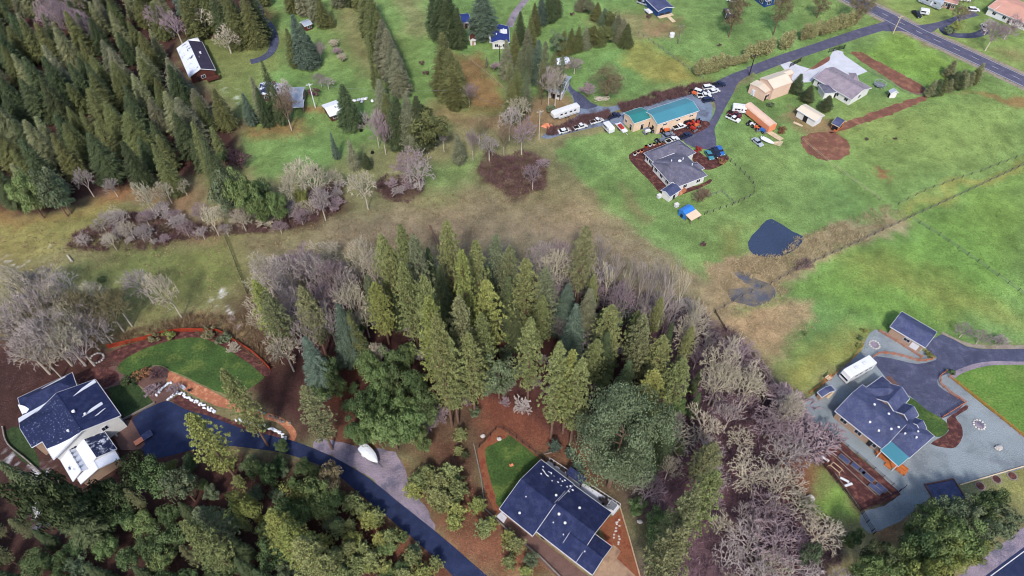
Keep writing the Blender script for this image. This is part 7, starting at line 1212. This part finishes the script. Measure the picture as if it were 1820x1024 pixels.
# orange deck by the teal patio cover
x, y = G(1583, 823); a = math.atan2(G(1600, 835)[1]-G(1562, 806)[1], G(1600, 835)[0]-G(1562, 806)[0]); r = thing('wooden_deck', 'orange wooden deck with benches in front of the teal patio cover', 'deck', (x, y, 0), a); b = MB(); [b.box((0, -.9+q*.2, .42), (7.4, .17, .06)) for q in range(10)]; b.build('floor', 'wood_orange', r)
for q in (-2.3, 2.3): b = MB(); b.box((q, .5, .85), (2.4, .5, .08)); b.box((q, .8, 1.1), (2.4, .06, .5)); b.box((q, .5, .62), (2.2, .4, .3)); b.build('bench', 'wood_orange', r)
b = MB(); b.box((0, -1.3, .2), (1.6, .8, .35)); b.build('step', 'wood_orange', r); b = MB(); [b.box((-3.7+q*1.05, -1.0, .8), (.08, .08, .8)) for q in range(8) if q not in (3, 4)]; b.build('railing', 'wood_red', r)
# small things by the right boundary
simple('play_structure', 'orange wooden play set on the boundary left of the motorhome', 'play set', 1467, 677, .6, [('frame', 'wood_orange', lambda b: [b.tube((sx*1.3, sy*.8, 0), (sx*1.2, 0, 2.0), .07, .07, 5) for sx in (-1, 1) for sy in (-1, 1)]+[b.tube((-1.6, 0, 2.0), (1.6, 0, 2.0), .09, .09, 5)]), ('platform', 'wood_pale', lambda b: b.box((.6, 0, 1.0), (1.3, 1.2, .1)))])
simple('woodpile', 'red-brown log stack below the little slate-roofed shed', 'woodpile', 1456, 703, .9, [('logs', 'wood_red', lambda b: logs(b, 12, 1.6, .9, rr))]); simple('garden_bench', 'pale slatted bench right of the little slate-roofed shed', 'bench', 1475, 703, .75, [('seat', 'wood_pale', lambda b: b.box((0, 0, .45), (2.8, .6, .1))), ('leg', 'wood_pale', lambda b: b.box((.8, 0, .2), (.1, .6, .4))), ('leg', 'wood_pale', lambda b: b.box((-.8, 0, .2), (.1, .6, .4)))])
# snowy stone edging by the navy forecourt
for px, lb in (([(302, 710), (318, 698), (344, 712), (381, 733)], 'snow-dusted stone wall above the navy forecourt'), ([(421, 747), (461, 755), (482, 762), (499, 770), (507, 779)], 'snow-dusted stone wall inside the curved paved path'), ([(281, 702), (290, 690), (303, 682)], 'short snow-dusted stone edging beside the bare shrubs')):
    b = MB(); P = PXY(px); 
    for x, y, a in along(P, .5):
        for q in range(2): b.blob((x+rr.uniform(-.35, .35), y+rr.uniform(-.35, .35), .2+rr.random()*.2), (rr.uniform(.25, .42), rr.uniform(.22, .36), .26), rr)
    tag(b.build('stone_wall', 'snow' if 'snow' in lb else 'rock'), lb, 'wall')
b = MB(); x0, y0 = G(173, 637); [b.blob((x0+math.cos(q*PI/7)*1.7, y0+math.sin(q*PI/7)*1.5, .15), (.35, .3, .3), rr) for q in range(14)]; tag(b.build('fire_ring', 'rock'), 'pale stone fire ring above the snowy house', 'fire ring')
b = MB()
for q in range(16): x, y = G(428+q*5.6, 722+q*2.6); b.blob((x+rr.uniform(-.5, .5), y+1+rr.uniform(-.3, .3), .25), (.45, .4, .35), rr)
tag(b.build('boulder_row', 'wood_grey'), 'row of grey boulders above the curved paved path', 'boulders')
simple('barbecue', 'black kettle grill beside a white box on the paved path', 'grill', 338, 697, 0, [('bowl', 'car_black', lambda b: b.blob((0, 0, .9), (.45, .45, .35), rr)), ('legs', 'metal_grey', lambda b: [b.tube((math.cos(q)*.3, math.sin(q)*.3, 0), (math.cos(q)*.15, math.sin(q)*.15, .8), .03, .03, 4) for q in (0, 2.1, 4.2)])])
simple('storage_box', 'white storage box on the paved path beside the grill', 'box', 326, 690, -.6, [('box', 'trim', lambda b: b.box((0, 0, .35), (1.3, .7, .7))), ('lid', 'snow', lambda b: b.box((0, 0, .74), (1.4, .8, .08)))])
x, y = G(256, 781); r = thing('planter_bench', 'orange-topped bench with slate blue cover beside the navy forecourt', 'bench', (x, y, .03), math.atan2(*reversed([G(270, 772)[i]-G(242, 790)[i] for i in (0, 1)]))); b = MB(); b.box((-1.1, 0, .5), (2.0, 1.4, .12)); b.build('seat', 'orange_pale', r); b = MB(); b.box((1.1, .1, .6), (2.3, 1.9, .14)); b.build('cover', 'roof_slate', r); b = MB(); b.box((0, 0, .22), (4.2, 1.2, .44)); b.build('base', 'wall_brown', r)
simple('stone_statue', 'small pale garden ornament on the brown patio', 'ornament', 209, 776, 0, [('body', 'rock', lambda b: b.blob((0, 0, .5), (.3, .3, .5), rr)), ('head', 'rock', lambda b: b.blob((0, 0, 1.05), (.18, .18, .2), rr))])
simple('lawn_chair', 'orange lawn chair on the small fenced lawn', 'chair', 909, 828, .4, [('seat', 'orange_pale', lambda b: b.box((0, 0, .4), (.9, .6, .08))), ('backrest', 'orange_pale', lambda b: b.box((-.45, 0, .7), (.08, .6, .6))), ('leg', 'wood_dark', lambda b: b.box((.35, 0, .2), (.06, .5, .4))), ('leg', 'wood_dark', lambda b: b.box((-.35, 0, .2), (.06, .5, .4)))])
x, y = G(859, 777); 
for u, v, lb in ((858, 776, 'pale boulder left of the small fenced lawn'), (887, 781, 'pale boulder at the top corner of the small fenced lawn'), (1137, 928, 'white stone right of the centre house garden')): simple('boulder', lb, 'boulder', u, v, 0, [('stone', 'rock', lambda b: b.blob((0, 0, .3), (.7, .55, .45), rr))])
b = MB()
for q in range(14): x, y = G(*p3(880+rr.uniform(-18, 22), 650+q*12+rr.uniform(-8, 8))); b.blob((x, y, .08), (.28, .24, .1), rr)
tag(b.build('stepping_stones', 'rock'), 'winding pale stepping stones in the orange mulch right of the centre house', 'stepping stones')
b = MB(); p, q = G(*p3(400, 217)), G(*p3(490, 195)); b.tube((*p, .25), (*q, .3), .18, .12, 7); tag(b.build('fallen_log', 'wood_grey'), 'grey fallen log above the white terrace', 'log')
b = MB(); p, q = G(764, 402), G(780, 440); b.tube((*p, .4), (*q, .3), .25, .4, 8); tag(b.build('fallen_log', 'bark'), 'red-brown fallen trunk in the brown meadow above the central wood', 'log')
b = MB(); p, q = G(121, 455), G(129, 466); b.tube((*p, .4), (*q, .3), .25, .35, 8); tag(b.build('fallen_log', 'bark_pale'), 'pale stump end of a fallen tree at the left meadow', 'log')
# white wrapped bales by the cabin
for i, (u, v) in enumerate(((630, 181), (638, 179), (645, 178), (651, 177), (644, 182), (662, 181))):
    x, y = G(u, v); r = thing('wrapped_bundle', '%s white wrapped bundle from the left beside the snowy cabin' % ORD[i], 'bundle', (x, y, 0), .3*i, 'white bundles right of the cabin'); b = MB(); b.blob((0, 0, .45), (.9, .6, .5), rr); b.build('wrap', 'snow', r); b = MB(); b.box((0, 0, .45), (.1, 1.25, 1.0), taper=.8); b.build('strap', 'metal_grey', r)
# black round feed tubs
for i, (u, v) in enumerate(((559, 303), (662, 272), (642, 233), (655, 214), (648, 220), (132, 398), (151, 387), (380, 372), (318, 364))):
    if i >= 5: break
    x, y = G(u, v); r = thing('stump', ['black charred stump in the middle meadow near the pale oaks', 'black charred stump right of the grey cypress', 'black charred stump below the white cabin', 'small black stump right of the white cabin', 'small black stump, second right of the white cabin'][i], 'stump', (x, y, 0)); b = MB(); b.tube((0, 0, 0), (0, 0, .7), .6, .45, 9); b.build('trunk', 'rubber', r); b = MB(); [b.tube((0, 0, .1), (math.cos(q)*1.0, math.sin(q)*1.0, 0), .18, .05, 5) for q in (0, 1.3, 2.6, 3.9, 5.1)]; b.build('roots', 'rubber', r)
b = MB(); x0, y0 = G(1155, 308)
E_ = [(1128, 276), (1134, 272), (1140, 270), (1148, 262), (1155, 260), (1162, 258), (1172, 256)]
for i, (u, v) in enumerate(E_):
    x, y = G(u, v); r = thing('planter_tub', '%s pale planter tub from the left along the mulch edge above the grey house' % ORD[i], 'planter', (x, y, 0), 0, 'planter tubs along the mulch edge'); b = MB(); b.tube((0, 0, 0), (0, 0, .6), .45, .6, 10); b.build('tub', ['trim', 'wall_peach', 'orange_pale', 'car_red'][i % 4], r); b = MB(); b.blob((0, 0, .7), (.5, .5, .25), rr); b.build('plant', 'broad_grey', r)

x, y = G(1680, 876); a = math.atan2(G(1710, 868)[1]-G(1650, 880)[1], G(1710, 868)[0]-G(1650, 880)[0]); r = thing('sunken_bed', 'timber-framed square bed with dark blue cover behind the lower right evergreens', 'garden bed', (x, y, 0), a); b = MB(); [b.box((0, s*2.6, .2), (7.4, .25, .4)) for s in (-1, 1)]; [b.box((s*3.6, 0, .2), (.25, 5.0, .4)) for s in (-1, 1)]; b.build('frame', 'patio', r); b = MB(); b.box((0, 0, .18), (6.8, 4.8, .12)); b.build('cover', 'roof_slate', r)
p0, p1_ = G(1706, 862), G(1830, 826); b = MB(); b.box(((p0[0]+p1_[0])/2, (p0[1]+p1_[1])/2, .12), (math.dist(p0, p1_), .2, .24), math.atan2(p1_[1]-p0[1], p1_[0]-p0[0])); tag(b.build('timber_edging', 'wood_pale'), 'long pale timber edging between the right gravel yard and the planting rings', 'edging')
